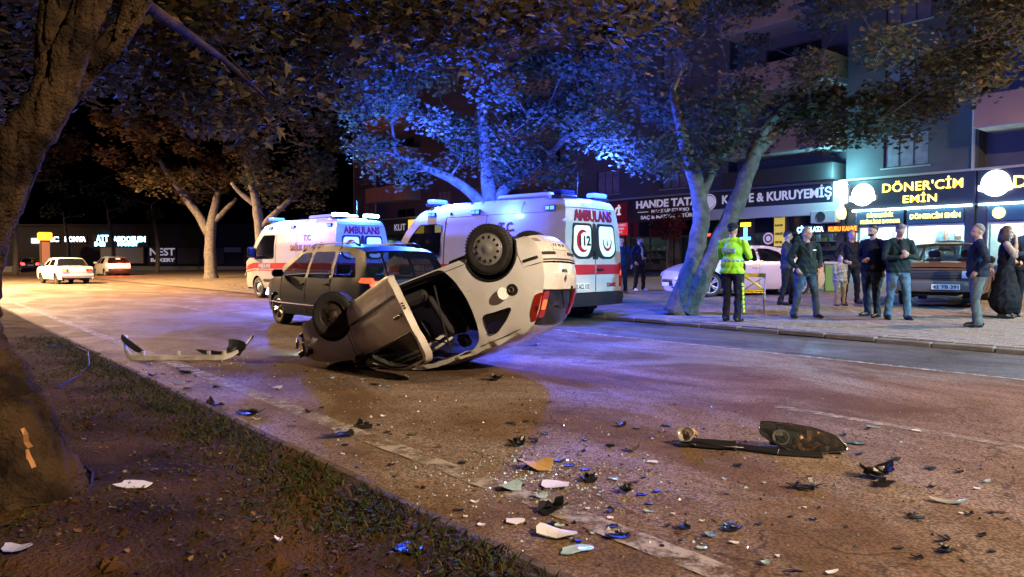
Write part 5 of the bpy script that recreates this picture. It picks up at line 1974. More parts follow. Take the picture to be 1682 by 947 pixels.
# torn front end: crash beam, radiator, hoses, broken brackets
rr_ = random.Random(4)
mb = MB()
mb.box((1.84, -.60, .40), (1.90, .60, .50), 0, None, .015)
mb.box((1.76, -.34, .30), (1.83, .34, .72), 1, None, .01)
for _ in range(26):
    c0 = Vector((rr_.uniform(1.72, 1.98), rr_.choice((-1, -1, 1)) * rr_.uniform(.22, .70), rr_.uniform(.34, .72)))
    m = Matrix.Translation(c0) @ Euler((rr_.uniform(0, 3), rr_.uniform(0, 3), rr_.uniform(0, 3))).to_matrix().to_4x4()
    a, b, d = rr_.uniform(.03, .11), rr_.uniform(.015, .06), rr_.uniform(.008, .035)
    mb.box((-a, -b, -d), (a, b, d), rr_.choice((0, 0, 1, 2)), m, .008)
for _ in range(9):
    p = Vector((rr_.uniform(1.75, 1.95), rr_.uniform(-.68, .1), rr_.uniform(.4, .7)))
    mb.tube([p, p + Vector((rr_.uniform(.02, .12), rr_.uniform(-.1, .1), rr_.uniform(-.12, .12))), p + Vector((rr_.uniform(-.05, .14), rr_.uniform(-.16, .12), rr_.uniform(-.05, .28)))], [.008, .007, .005], 5, rr_.choice((0, 2)))
mb.build('broken_front', [DARKP, STEELD, M('bare_alloy', (.4, .4, .4), .4, .8)], hero)
mb = MB()
mb.box((1.30, -.50, .40), (1.72, .50, .80), bev=.06)
mb.build('engine', STEELD, hero)
mb = MB(); mb.box((1.86, .28, .56), (1.93, .56, .70), bev=.02); hl_ = mb.build('surviving_headlamp', CLEAR, hero)
MB().box((1.932, .32, .58), (1.938, .52, .68)).build('lit_lens', EM('cool_headlamp', (.75, .95, 1.0), 25), hl_)
light('headlamp_light', 'SPOT', (2.02, .44, .60), 420, (.55, .9, 1.0), .06, (1, -.1, -.26), 46, .7, hero)
bpy.context.view_layer.update()
zmin = min((o.matrix_world @ Vector(c)).z for o in hero.children_recursive if o.type == 'MESH' and o.parent is hero for c in ([v.co for v in o.data.vertices]))
hero.location.z -= zmin + .125      # the roof is crushed flat where it meets the road
bpy.context.view_layer.update()
DENT = ('front_wing', 'roof', 'bonnet', 'roof_pillar', 'windscreen', 'outer_panel', 'rear_quarter', 'sill_panel')
for o in hero.children_recursive:
    if o.type == 'MESH' and o.name.split('.')[0] in DENT:
        for v in o.data.vertices:
            p_ = v.co + (o.parent.location if o.parent is not hero else Vector())
            k_ = .007 + .050 * max(0, min(1, (p_.x - 1.0) / .7)) + .032 * max(0, min(1, (p_.z - 1.05) / .25))
            q_ = mnoise.noise(p_ * 3.1) * 1.2 + mnoise.noise(p_ * 8.3) * .5
            v.co = v.co + Vector((.3 * q_, -q_ * math.copysign(1, p_.y) * .7, -abs(q_) * (p_.z > 1.2))) * k_
        o.data.update()
for o in hero.children_recursive:
    if o.type != 'MESH' or o.name.startswith(('tyre', 'rim')): continue
    mw = o.matrix_world; mi = mw.inverted()
    for v in o.data.vertices:
        w_ = mw @ v.co
        if w_.z < .02:
            w_.z = .006 + .012 * (1 + math.sin(w_.x * 31 + w_.y * 23)) * .5 + max(-.2, w_.z) * .01
            v.co = mi @ w_
    o.data.update()

# ---------------------------------------------------------------- ambulances
AMBW = paint('ambulance_white', (0.47, 0.48, 0.50), (0.40, 0.40, 0.41), .5, .35)
AMBR = M('ambulance_red', (0.45, 0.015, 0.03), .35, coat=.4)
AMBT = M('ambulance_lettering', (0.22, 0.01, 0.03), .4)
FROST = M('frosted_window', (0.66, 0.72, 0.72), .35)
FROSTL = EM('frosted_window_lit', (0.62, 0.86, 0.88), .55)
BLENS = EM('blue_beacon', (0.03, 0.10, 1.0), 22)
BLENSW = EM('blue_white_beacon', (0.025, 0.07, 1.0), 9)
CLENS = EM('cyan_beacon', (0.35, 0.95, 1.0), 55)
BDARK = M('blue_lens_off', (0.01, 0.02, 0.16), .2, coat=.5)
ASEC = [(.25, .90), (.5, .955), (.85, .98), (1.15, .98), (1.7, .95), (2.1, .895), (2.35, .83), (2.5, .72)]
APLAN = [(-2.95, .965), (-2.8, .985), (-2.5, 1), (1.6, 1), (2.2, .97), (2.6, .90), (2.95, .74)]


def ambulance(label, loc, rotz, cyan_rear):
    t = thing('ambulance', label, 'ambulance', loc, rotz, 'ambulances at the crash')
    A = Car(t, ASEC, APLAN)
    prof = [('rear_bumper', [(-2.96, .34), (-2.98, .48), (-2.97, .60)], DARKP),
            ('rear_doors', [(-2.90, .61), (-2.90, 1.1), (-2.86, 1.9), (-2.81, 2.27)], AMBW),
            ('roof_edge', [(-2.805, 2.28), (-2.74, 2.42), (-2.6, 2.47)], AMBW),
            ('roof', [(-2.59, 2.472), (-1, 2.50), (.6, 2.49), (1.1, 2.44), (1.42, 2.32)], AMBW),
            ('windscreen', [(1.44, 2.30), (1.85, 1.90), (2.24, 1.38)], TINT),
            ('bonnet', [(2.26, 1.355), (2.6, 1.22), (2.82, 1.06)], AMBW),
            ('front', [(2.83, 1.04), (2.93, .80), (2.95, .62)], AMBW),
            ('front_bumper', [(2.955, .60), (2.97, .42), (2.9, .28)], DARKP)]
    edge = []
    for nm, p, m in prof:
        A.strip(nm, p, m, {'roof': .05, 'windscreen': .08, 'front': .07, 'front_bumper': .07, 'bonnet': .06}.get(nm, .025), inset=.006 if nm == 'windscreen' else 0)
        edge += p
    ax = (-1.95, 1.75)
    sill = arch_outline(-2.9, 2.86, .34, [(a, .345) for a in ax], .40)
    cab = rounded([(.62, 1.30), (.62, 2.05), (1.36, 2.05), (1.62, 1.80), (1.95, 1.36), (1.9, 1.28)], .08)
    for sg in (1, -1):
        A.side(sg, [edge + sill[::-1], cab], lambda n: AMBW, lambda x, z: 'cab_door' if .52 < x < 2.0 and z > .42 else ('front_wing' if x >= 2.0 else 'side_panel'), [])
        A.plate_on_side(sg, cab, TINT, 'cab_window', off=-.008, back=.004)
        MB().tube([(x, sg * A.W(x, z), z) for x, z in cab + cab[:1]], .014, 5).build('window_seal', DARKT, t)
        for ln in ([(.52, .42), (.52, 2.18)], [(2.0, .75), (2.0, 1.30)], [(-.75, .42), (-.75, 2.2)], [(.50, .42), (.50, 2.2)], [(-2.6, 2.2), (.5, 2.2)], [(-1.7, 2.2), (-1.7, 2.45)]):
            A.seam(sg, ln)
        A.plate_on_side(sg, [(-2.88, .96), (-2.88, 1.16), (1.95, 1.16), (2.75, 1.03), (2.80, .90), (1.95, .98)], AMBR, 'red_stripe', off=.006, back=.004)
        A.plate_on_side(sg, [(-2.88, .90), (-2.88, .93), (1.95, .94), (2.8, .84), (2.8, .81), (1.95, .91)], AMBR, 'thin_red_stripe', off=.006, back=.004)
        A.plate_on_side(sg, rounded([(-2.5, .55), (-2.5, .64), (1.3, .64), (1.3, .55)], .02), DARKP, 'rubbing_strip', off=.014)
        for x in (-2.45, -.4, 1.0):
            b = MB().box((x - .13, sg * A.W(x, 2.27) - .03, 2.22), (x + .13, sg * A.W(x, 2.27) + .035, 2.33), bev=.012).build('side_beacon', DARKP, t)
            for dx in (-.06, .06):
                MB().box((x + dx - .045, min(sg * (A.W(x, 2.27) + .03), sg * (A.W(x, 2.27) + .045)), 2.24), (x + dx + .045, max(sg * (A.W(x, 2.27) + .03), sg * (A.W(x, 2.27) + .045)), 2.31)).build('beacon_lens', BLENSW if sg > 0 else BLENS, b)
        if sg > 0:
            light('side_beacon_light', 'POINT', (-1.4, sg * 1.15, 2.3), 120, BLUE, .1, parent=t)
        # lettering
        y = sg * (A.W(-1.0, 1.75) + .012)
        tl = -.10
        sm = lambda x, z: SIDEM(x, sg * (A.W(x, z) + .010), z, sg > 0, tl)
        lettering('T.C.', .26, AMBT, t, sm(-1.35, 1.92), .004, .008)
        lettering('SAĞLIK BAKANLIĞI', .24, AMBT, t, sm(-1.35, 1.62), .004, .006, 1, 1.9)
        lettering('AMBULANS', .2, AMBT, t, sm(1.2, 1.06), .004, .006, 1, .8).data.materials[0] = AMBW
        for a in ax:
            A.arch(sg, a, .345, .395, .34)
            wheel(t, a, sg * (A.W(a, .4) - .13), .345, .345, .23, 'van', .22, 0, sg)
        MB().box((1.86, min(sg * .93, sg * 1.20), 1.32), (1.98, max(sg * .93, sg * 1.20), 1.68), bev=.05).build('wing_mirror', DARKP, t)
        hl = A.patch('front', rounded([(sg * .78, .70), (sg * .48, .72), (sg * .50, .93), (sg * .74, 1.0)], .04), CLEAR, 'headlamp', off=.015)
        # rear
        x_ = lambda yy, zz: A.end_x('rear_doors', yy, zz)
        w = rounded([(sg * .075, 1.32), (sg * .075, 1.98), (sg * .70, 1.98), (sg * .765, 1.40), (sg * .60, 1.27), (sg * .22, 1.27)], .09)
        g = A.patch('rear_doors', [(yy * 1.0, zz) for yy, zz in w], DARKT, 'rear_window', off=.006)
        w2 = rounded([(sg * .14, 1.50), (sg * .14, 1.93), (sg * .655, 1.93), (sg * .71, 1.43), (sg * .56, 1.32), (sg * .27, 1.32)], .09)
        A.patch('rear_doors', w2, FROSTL, 'pane', g, off=.014, back=.006)
        A.patch('rear_doors', rounded([(sg * .86, .70), (sg * .93, .70), (sg * .925, 1.2), (sg * .86, 1.2)], .02), REDLENS, 'tail_lamp', off=.016)
        A.patch('rear_doors', rounded([(sg * .87, .93), (sg * .92, .93), (sg * .92, 1.02), (sg * .87, 1.02)], .01), EM('tail_glow_soft', (1.0, .06, .03), 1.3), 'tail_lit', off=.022)
        A.patch('rear_doors', [(sg * .025, .96), (sg * .86, .96), (sg * .86, 1.16), (sg * .025, 1.16)], AMBR, 'red_stripe', off=.004, back=.003)
    # big connected dark surround between the panes, centre seam, handle, hinges
    A.patch('rear_doors', rounded([(-.09, 1.26), (-.09, 1.60), (-.05, 1.98), (.05, 1.98), (.09, 1.60), (.09, 1.26)], .03), DARKT, 'door_surround', off=.008)
    MB().tube([(A.end_x('rear_doors', 0, z) - .004, 0, z) for z in (.63, 1.0, 1.5, 2.0, 2.26)], .008, 5).build('door_seam', DARKT, t)
    A.patch('rear_doors', rounded([(-.06, 1.34), (-.06, 1.44), (.06, 1.44), (.06, 1.34)], .02), DARKP, 'door_lock', off=.03)
    A.patch('rear_doors', rounded([(-.24, 1.03), (-.24, 1.075), (-.03, 1.075), (-.03, 1.03)], .015), DARKP, 'door_handle', off=.03)
    # crescent with 112 (left pane) and round ministry style emblem (right pane)
    def on_rear(y, z, off): return A.end_x('rear_doors', y, z, off)
    cu_ = [(.20 * math.cos(R(q)), .225 * math.sin(R(q))) for q in range(52, 309, 8)]
    cu_ += [(.055 + .150 * math.cos(R(q)), .172 * math.sin(R(q))) for q in range(298, 61, -8)]
    A.patch('rear_doors', [(.41 - u_, 1.625 + v_) for u_, v_ in cu_], AMBR, 'crescent', off=.020, back=.004, res=.04)
    lettering('112', .26, INK, t, ENDM(on_rear(.36, 1.62, .024), .37, 1.62, False, -.05), .003, .010, 1, .36)
    em = [(-.42 + .17 * math.cos(a), 1.60 + .19 * math.sin(a)) for a in [R(150 + 240 * k / 24) for k in range(25)]]
    em += [(-.42 + .13 * math.cos(a), 1.63 + .15 * math.sin(a)) for a in [R(380 - 220 * k / 24) for k in range(25)]]
    eu_ = [(.16 * math.cos(R(q)), .18 * math.sin(R(q))) for q in range(160, 381, 8)]
    eu_ += [(.128 * math.cos(R(q)), .025 + .145 * math.sin(R(q))) for q in range(375, 164, -8)]
    em = [(-.42 - u_, 1.61 + v_) for u_, v_ in eu_]
    A.patch('rear_doors', em, AMBR, 'emblem_ring', off=.020, back=.004, res=.05)
    A.patch('rear_doors', [(-.45, 1.56), (-.42, 1.68), (-.39, 1.56), (-.42, 1.52)], M('emblem_green', (.05, .35, .2), .4), 'emblem_staff', off=.020, back=.004, res=.05)
    lettering('AMBULANS', .30, AMBT, t, ENDM(on_rear(0, 2.12, .012), 0, 2.12, False, -.09), .004, .012, 1, 1.28)
    lettering('52602', .11, AMBT, t, ENDM(on_rear(-.55, .72, .010), -.55, .74, False, 0), .003, .003, 1, .32)
    plate(t, '42 ACL 112', ENDM(-2.935, .48, .72, False), .52, .14, .46)
    MB().box((-2.99, -.85, .36), (-2.80, .85, .42), bev=.02).build('rear_step', DARKP, t)
    # roof: beacons and pod
    MB().box((-2.1, -.45, 2.52), (-.6, .45, 2.64), bev=.06).build('roof_pod', AMBW, t)
    for y in (-.55, .55):
        for x, on in ((-2.55, True), (1.15, y > 0)):
            b = MB().box((x - .13, y - .26, 2.47), (x + .13, y + .26, 2.535), bev=.01).build('roof_beacon', DARKP, t)
            mt = (CLENS if cyan_rear and x < 0 else BLENSW) if on and (y < 0 or x > 0 or cyan_rear) else BDARK
            MB().box((x - .11, y - .24, 2.537), (x + .11, y + .24, 2.63), bev=.03).build('beacon_lens', mt, b)
    MB().tube([(-2.3, -.2, 2.5), (-2.32, -.2, 3.05)], .008, 5).build('aerial', DARKP, t)
    # cabin and underbody
    MB().box((-2.7, -.62, .36), (2.6, .62, .55)).box((-1.5, -.88, .36), (1.3, .88, .50)).build('underbody', CABIN, t)
    MB().box((.35, -.86, .56), (.40, .86, 2.3)).build('bulkhead', CABIN, t)
    seats(t, (1.05,), .85, .5, (-.45, .45))
    MB().box((1.75, -.85, .95), (2.15, .85, 1.36), bev=.05).build('dashboard', CABIN, t)
    MB().box((2.90, -.45, .64), (3.035, .45, .86), bev=.02).build('grille', DARKP, t)
    return t


a2 = ambulance('large ambulance parked behind the wreck showing its AMBULANS and 112 rear doors', (0, 0, 0), 0, False)
yaw2 = R(90 + 9)
a2.rotation_euler = (0, 0, yaw2)
pr = at(934, 534, 0)
rc = Matrix.Rotation(yaw2, 3, 'Z') @ Vector((-2.96, .93, 0))
a2.location = (pr.x - rc.x, pr.y - rc.y, .004)
light('beacon_light', 'POINT', (1.15, .75, 3.1), 6300, BLUE, .12, parent=a2)
light('beacon_light', 'POINT', (-2.75, -.6, 3.1), 1500, BLUE, .12, parent=a2)
a1 = ambulance('smaller looking ambulance driving off beyond the dark car with a cyan white beacon', (0, 0, 0), 0, True)
yaw1 = R(90 + 7)
a1.rotation_euler = (0, 0, yaw1)
pf = at(424, 489, 0)
rc = Matrix.Rotation(yaw1, 3, 'Z') @ Vector((1.75, .93, 0))
a1.location = (pf.x - rc.x, pf.y - rc.y, .004)
light('beacon_light', 'POINT', (-2.55, 0, 2.95), 1000, (0.12, 0.45, 1.0), .12, parent=a1)
light('beacon_light', 'POINT', (1.15, .7, 2.9), 1800, BLUE, .12, parent=a1)

# ---------------------------------------------------------------- dark people carrier driving past
MPVP = paint('grey_blue_paint', (0.011, 0.022, 0.06), (0.009, 0.018, 0.05), .0, .5, .0, .12)
csec = [(.2, .80), (.4, .86), (.65, .88), (.95, .86), (1.15, .80), (1.45, .70), (1.6, .62)]
mpv = dict(paint=MPVP, sec=csec, plan=[(-2.15, .84), (-1.9, .94), (-1.3, 1), (1.0, 1), (1.6, .94), (2.0, .82), (2.15, .68)],
           prof=[('rear_bumper', [(-2.12, .30), (-2.17, .45), (-2.15, .62)], 'p'), ('tailgate', [(-2.12, .63), (-2.10, .80), (-2.05, .98)], 'p'), ('rear_window', [(-2.045, .99), (-1.93, 1.25), (-1.80, 1.47)], 'g'),
                 ('roof', [(-1.79, 1.48), (-1.5, 1.56), (-.6, 1.62), (.2, 1.59), (.5, 1.54)], 'p'), ('windscreen', [(.52, 1.53), (1.0, 1.27), (1.45, .99)], 'g'), ('bonnet', [(1.46, .98), (1.8, .89), (2.03, .76)], 'p'), ('front', [(2.04, .75), (2.11, .62), (2.12, .55)], 'p'), ('front_bumper', [(2.125, .54), (2.15, .40), (2.08, .25)], 'p')],
           crown={'tailgate': .07, 'rear_bumper': .07, 'rear_window': .07, 'front': .10, 'front_bumper': .10, 'windscreen': .08, 'bonnet': .06},
           sill=.25, axles=(-1.33, 1.33), r=.32, wins=[[(.02, 1.0), (.02, 1.49), (.42, 1.47), (1.12, 1.03)], [(-.90, 1.0), (-.85, 1.50), (-.06, 1.50), (-.06, 1.0)], [(-1.72, 1.03), (-1.58, 1.36), (-1.30, 1.48), (-.95, 1.49), (-1.0, 1.02)]],
           parts=[('rear_quarter', -.95), ('rear_door', -.02), ('front_door', 1.05), ('front_wing', 9)], cuts=[[(-.02, .28), (-.02, 1.0)], [(1.05, .45), (1.02, 1.0)], [(-.98, .70), (-.93, 1.0)]],
           handles=[(.12, .88), (-.82, .90)], mirror=(.95, 1.0), glass=TINT, seats=(.0, -.95), dash=1.05, belt=1.0, wheel='alloy', rim=.21, ww=.2, glassd=1)
pf = at(455, 532, 0)
yaw = R(90)
mv, mc = simple_car('people_carrier', 'dark grey blue people carrier driving between the wreck and the ambulances', 'car', (0, 0, 0), yaw, mpv)
rc = Matrix.Rotation(yaw, 3, 'Z') @ Vector((1.33, .86, 0))
mv.scale = (1.07, 1, .935)
mv.location = (pf.x - rc.x, pf.y - rc.y, 0)
for sg in (1, -1):
    tlm = mc.plate_on_side(sg, rounded([(-2.14, .935), (-1.86, .95), (-1.90, 1.03), (-2.09, 1.03)], .03), EM('tail_glow', (1.0, .055, .018), 2.6), 'tail_lamp', off=.012, back=.05)
    mc.patch('tailgate', rounded([(sg * .74, .89), (sg * .55, .90), (sg * .55, .975), (sg * .73, .975)], .02), EM('tail_glow', (1.0, .055, .018), 2.6), 'tail_lamp', off=.012)
    mc.patch('front', rounded([(sg * .72, .58), (sg * .40, .60), (sg * .42, .72), (sg * .70, .74)], .03), EM('headlamp_on', (1.0, .96, .85), 12), 'headlamp', off=.012)
    mc.plate_on_side(sg, rounded([(1.85, .64), (1.70, .72), (2.04, .70), (2.08, .62)], .03), CLEAR, 'headlamp_side', off=.010)
    mc.plate_on_side(sg, rounded([(-1.9, .46), (-1.9, .485), (1.8, .485), (1.8, .46)], .008, 2), CHROME, 'chrome_strip', off=.008)
    MB().tube([(-1.5, sg * .58, 1.60), (-1.3, sg * .58, 1.655), (.1, sg * .58, 1.655), (.3, sg * .58, 1.60)], .016, 6).build('roof_rail', DARKP, mv)
plate(mv, '', ENDM(-2.20, 0, .72, False), .5, .11)
light('headlamp_beam', 'SPOT', (2.3, 0, .65), 260, (1, .93, .8), .1, (1, 0, -.12), 70, .6, mv)

# ---------------------------------------------------------------- white sports saloon on the pavement
SPW = paint('clean_white_paint', (0.55, 0.52, 0.50), (0.48, 0.46, 0.44), .6, .3)
ssec = [(.18, .80), (.35, .88), (.6, .90), (.85, .88), (1.0, .82), (1.25, .68), (1.4, .58)]
sport = dict(paint=SPW, sec=ssec, plan=[(-2.15, .82), (-1.8, .95), (-1.2, 1), (1.2, 1), (1.7, .95), (2.05, .85), (2.2, .72)],
             prof=[('rear_bumper', [(-2.12, .28), (-2.18, .45), (-2.15, .65)], 'p'), ('tailgate', [(-2.12, .66), (-2.14, .85), (-2.08, .96)], 'p'), ('boot_lid', [(-2.07, .965), (-1.85, .99), (-1.7, 1.0)], 'p'), ('rear_window', [(-1.69, 1.005), (-1.3, 1.20), (-.95, 1.33)], 'g'),
                   ('roof', [(-.94, 1.335), (-.5, 1.40), (0, 1.41), (.3, 1.37)], 'p'), ('windscreen', [(.32, 1.36), (.75, 1.17), (1.15, .97)], 'g'), ('bonnet', [(1.17, .96), (1.6, .88), (1.95, .76), (2.1, .68)], 'p'), ('front', [(2.105, .67), (2.17, .52), (2.18, .45)], 'p'), ('front_bumper', [(2.185, .44), (2.19, .30), (2.12, .18)], 'p')],
             crown={'front': .10, 'front_bumper': .10, 'rear_bumper': .07, 'tailgate': .07, 'windscreen': .07, 'rear_window': .06},
             sill=.20, axles=(-1.3, 1.35), r=.335, wins=[[(-.05, .96), (-.05, 1.33), (.22, 1.31), (.92, .99)], [(-.98, .98), (-.75, 1.24), (-.45, 1.33), (-.13, 1.34), (-.13, .96)]],
             parts=[('rear_quarter', -.95), ('rear_door', -.09), ('front_door', .95), ('front_wing', 9)], cuts=[[(-.09, .25), (-.09, .96)], [(.95, .35), (.93, .97)], [(-.95, .55), (-.98, .97)]],
             handles=[(.05, .80), (-.80, .82)], mirror=(.72, .96), glass=TINTD, seats=(-.05,), dash=.85, belt=.95, wheel='alloy', rim=.245, ww=.22)
ctr = at(1168, 489)
yaw = R(90 + 39 + 22)
sv, scar = simple_car('white_saloon', 'white sports saloon with dark windows parked on the pavement behind the leaning tree', 'car', (0, 0, 0), yaw, sport)
rc = Matrix.Rotation(yaw, 3, 'Z') @ Vector((1.35, .90, 0))
sv.location = (ctr.x - rc.x, ctr.y - rc.y, gz(ctr.x) + .03)
for sg in (1, -1):
    scar.patch('front', rounded([(sg * .80, .56), (sg * .48, .55), (sg * .50, .64), (sg * .76, .67)], .02), CLEAR, 'headlamp', off=.012)
    scar.plate_on_side(sg, rounded([(-2.12, .80), (-1.80, .82), (-1.84, .92), (-2.08, .93)], .02), REDLENS, 'tail_lamp', off=.010)
scar.patch('front_bumper', rounded([(-.42, .22), (-.36, .44), (.36, .44), (.42, .22)], .04), DARKP, 'grille', off=.012)
plate(sv, '', ENDM(2.315, 0, .33, True), .5, .11)

# ---------------------------------------------------------------- old brown saloon parked facing the road
BRN = paint('old_brown_paint', (0.125, 0.072, 0.042), (0.085, 0.05, 0.032), .4, .35)
bsec = [(.2, .74), (.35, .80), (.6, .82), (.85, .80), (.95, .76), (1.2, .66), (1.36, .58)]
BUMPG = M('grey_bumper', (.11, .105, .10), .5)
boxy = dict(sec=bsec, plan=[(-2.05, .94), (-1.8, .98), (1.6, 1), (1.9, .97), (2.05, .93)],
            prof=[('rear_bumper', [(-2.08, .34), (-2.12, .42), (-2.08, .54)], 'b'), ('boot_face', [(-2.02, .55), (-2.03, .70), (-1.99, .90)], 'p'), ('boot_lid', [(-1.98, .905), (-1.5, .93), (-1.38, .93)], 'p'), ('rear_window', [(-1.375, .935), (-1.2, 1.15), (-1.08, 1.31)], 'g'),
                  ('roof', [(-1.07, 1.315), (-.8, 1.36), (0, 1.37), (.32, 1.34)], 'p'), ('windscreen', [(.33, 1.335), (.6, 1.15), (.88, .945)], 'g'), ('bonnet', [(.89, .94), (1.4, .91), (1.92, .82)], 'p'), ('front', [(1.925, .815), (1.96, .70), (1.95, .56)], 'p'), ('front_bumper', [(2.04, .55), (2.08, .44), (2.03, .34)], 'b')],
            crown={'windscreen': .05, 'rear_window': .05, 'front': .03, 'bonnet': .03},
            sill=.24, axles=(-1.2, 1.25), r=.285, arch=.33, wins=[[(-.02, .95), (-.02, 1.30), (.24, 1.29), (.74, .97)], [(-.90, .95), (-.80, 1.28), (-.10, 1.30), (-.10, .95)]],
            parts=[('rear_quarter', -.85), ('rear_door', -.06), ('front_door', .85), ('front_wing', 9)], cuts=[[(-.06, .27), (-.06, .95)], [(.86, .35), (.85, .95)], [(-.86, .55), (-.88, .95)]],
            handles=[(.05, .80), (-.76, .80)], mirror=(.62, .93), mmat=DARKP, hmat=DARKP, bz=.50, bump_side=False, seats=(-.05,), dash=.72, belt=.93, wheel='steel', rim=.17, ww=.165)
b1 = dict(boxy); b1['paint'] = BRN; b1['bumper'] = BUMPG; b1['glass'] = glass('windscreen_glass', (.02, .022, .025), .86)
fr_ = at(1533, 508)
yaw = R(180 + 39 - 25)
bv, bc = simple_car('brown_saloon', 'old boxy brown saloon with square headlamps parked facing the road', 'car', (0, 0, 0), yaw, b1)
rc = Matrix.Rotation(yaw, 3, 'Z') @ Vector((2.05, 0, 0))
bv.location = (fr_.x - rc.x, fr_.y - rc.y, gz(fr_.x) + .05)
bc.patch('front', [(-.72, .60), (-.72, .78), (.72, .78), (.72, .60)], DARKP, 'grille', off=.010)
for k in range(5):
    bc.patch('front', [(-.48, .625 + .03 * k), (-.48, .635 + .03 * k), (.48, .635 + .03 * k), (.48, .625 + .03 * k)], BUMPG, 'grille_slat', off=.020)
for sg in (1, -1):
    bc.patch('front', rounded([(sg * .50, .615), (sg * .50, .765), (sg * .69, .765), (sg * .69, .615)], .015, 2), CLEAR, 'headlamp', off=.026)
    bc.patch('front', rounded([(sg * .695, .615), (sg * .695, .765), (sg * .755, .765), (sg * .755, .615)], .012, 2), AMBER, 'indicator', off=.020)
plate(bv, '42 YB 391', ENDM(2.115, .22, .43, True), .52, .11, .47)
MB().box((.50, -.12, 1.20), (.53, .12, 1.26), bev=.015).build('rear_view_mirror', DARKP, bv)

# ---------------------------------------------------------------- far traffic on the left
b2 = dict(boxy); b2['paint'] = paint('far_white_paint', (.62, .60, .55), (.55, .52, .48), .5, .35); b2['bumper'] = M('far_bumper', (.40, .39, .36), .5); b2['glass'] = TINTD
def put(px, py, car, x, y, yaw, z=0):
    p = at(px, py, 0)
    rc = Matrix.Rotation(yaw, 3, 'Z') @ Vector((x, y, 0))
    car.location = (p.x - rc.x, p.y - rc.y, z)
yaw = R(90 + 8)
wv, wc = simple_car('boxy_saloon', 'old boxy white saloon driving away with its indicator lit, far left', 'car', (0, 0, 0), yaw, b2, 'cars driving away')
put(100, 467, wv, -2.0, .76, yaw)
for sg in (1, -1):
    wc.patch('boot_face', rounded([(sg * .72, .66), (sg * .42, .66), (sg * .42, .80), (sg * .72, .80)], .02, 2), REDLENS, 'tail_lamp', off=.014)
    wc.patch('boot_face', rounded([(sg * .70, .67), (sg * .52, .67), (sg * .52, .79), (sg * .70, .79)], .02, 2), EM('amber_lit', (1.0, .35, .03), 4) if sg > 0 else EM('tail_dim', (1, .04, .02), .9), 'lamp_lit', off=.02)
plate(wv, '', ENDM(-2.13, 0, .46, False), .5, .12)
hsec = [(.2, .78), (.4, .85), (.65, .87), (.95, .84), (1.1, .78), (1.4, .64), (1.5, .58)]
hatch = dict(paint=b2['paint'], sec=hsec, plan=[(-2.0, .86), (-1.7, .95), (-1, 1), (1.0, 1), (1.5, .95), (1.9, .8)],
             prof=[('rear_bumper', [(-1.95, .30), (-2.02, .45), (-2.0, .62)], 'b'), ('tailgate', [(-1.96, .63), (-1.93, .80), (-1.85, 1.0)], 'p'), ('rear_window', [(-1.845, 1.01), (-1.7, 1.25), (-1.58, 1.39)], 'g'), ('roof', [(-1.57, 1.40), (-1, 1.48), (-.2, 1.50), (.3, 1.44)], 'p'), ('windscreen', [(.32, 1.43), (.7, 1.2), (1.1, .98)], 'g'), ('bonnet', [(1.12, .97), (1.5, .88), (1.82, .70)], 'p'), ('front_bumper', [(1.83, .69), (1.9, .45), (1.84, .25)], 'p')],
             crown={'rear_window': .06, 'tailgate': .06, 'rear_bumper': .06, 'front_bumper': .1, 'windscreen': .07}, sill=.24, axles=(-1.25, 1.25), r=.31, wins=[[(-.02, .98), (-.02, 1.42), (.25, 1.40), (.92, 1.0)], [(-.98, 1.0), (-.80, 1.40), (-.10, 1.42), (-.10, .98)]],
             parts=[('rear_quarter', -.95), ('rear_door', -.06), ('front_door', .9), ('front_wing', 9)], handles=[(.05, .84), (-.85, .86)], mirror=(.75, .98), glass=TINTD, wheel='plain', ww=.19, bz=.45)
def far_hatch(label, px, py, yaw, pnt, lit, sc=1.0, flip=False):
    s_ = dict(hatch); s_['paint'] = pnt
    v, c = simple_car('hatchback', label, 'car', (0, 0, 0), yaw, s_, 'cars driving away')
    put(px, py, v, -1.95, 0, yaw)
    for sg in (1, -1):
        c.plate_on_side(sg, rounded([(-1.93, .80), (-1.70, .82), (-1.62, 1.05), (-1.80, 1.05)], .02), lit, 'tail_lamp', off=.012)
        c.patch('tailgate', rounded([(sg * .76, .72), (sg * .44, .76), (sg * .52, .99), (sg * .72, .99)], .02), lit, 'tail_lamp', off=.014)
    if lit.name == 'brake_lit':
        c.patch('rear_window', rounded([(-.14, 1.33), (-.14, 1.38), (.14, 1.38), (.14, 1.33)], .01), lit, 'high_brake_lamp', off=.02)
        light('brake_glow', 'POINT', (-2.35, 0, .95), 450, (1, .08, .03), .2, parent=v)
    plate(v, '', ENDM(-2.10, 0, .74, False), .52, .13)
    return v
BRK = EM('brake_lit', (1.0, .09, .035), 26)
far_hatch('white hatchback with glowing brake lamps ahead of the boxy saloon', 196, 455, R(90 + 3), b2['paint'], BRK)
DKP = paint('far_dark_paint', (.03, .032, .04), (.04, .04, .05), .6, .3)
far_hatch('dark hatchback with a white lit plate, farthest left of the far cars', 50, 447, R(90 + 1), DKP, EM('tail_far', (1, .05, .05), 5))
far_hatch('pale blue grey hatchback between the dark hatchback and the boxy saloon', 76, 446, R(90 + 2), paint('far_silver', (.30, .34, .42), (.26, .3, .36), .6, .3), REDLENS)
for lab, px, py, l in (('unlit dark parked car right of the big pale trunk', 372, 432, REDLENS), ('dark parked car with a pale plate beyond the first ambulance', 402, 435, REDLENS)):
    v = far_hatch(lab, px, py + 8, R(20), DKP, l)
    v['group'] = 'dark parked far cars'

# ================================================================== PEOPLE
SKIN = M('skin', (0.42, 0.25, 0.18), 0.55, col2=(0.36, 0.20, 0.14), scale=14)


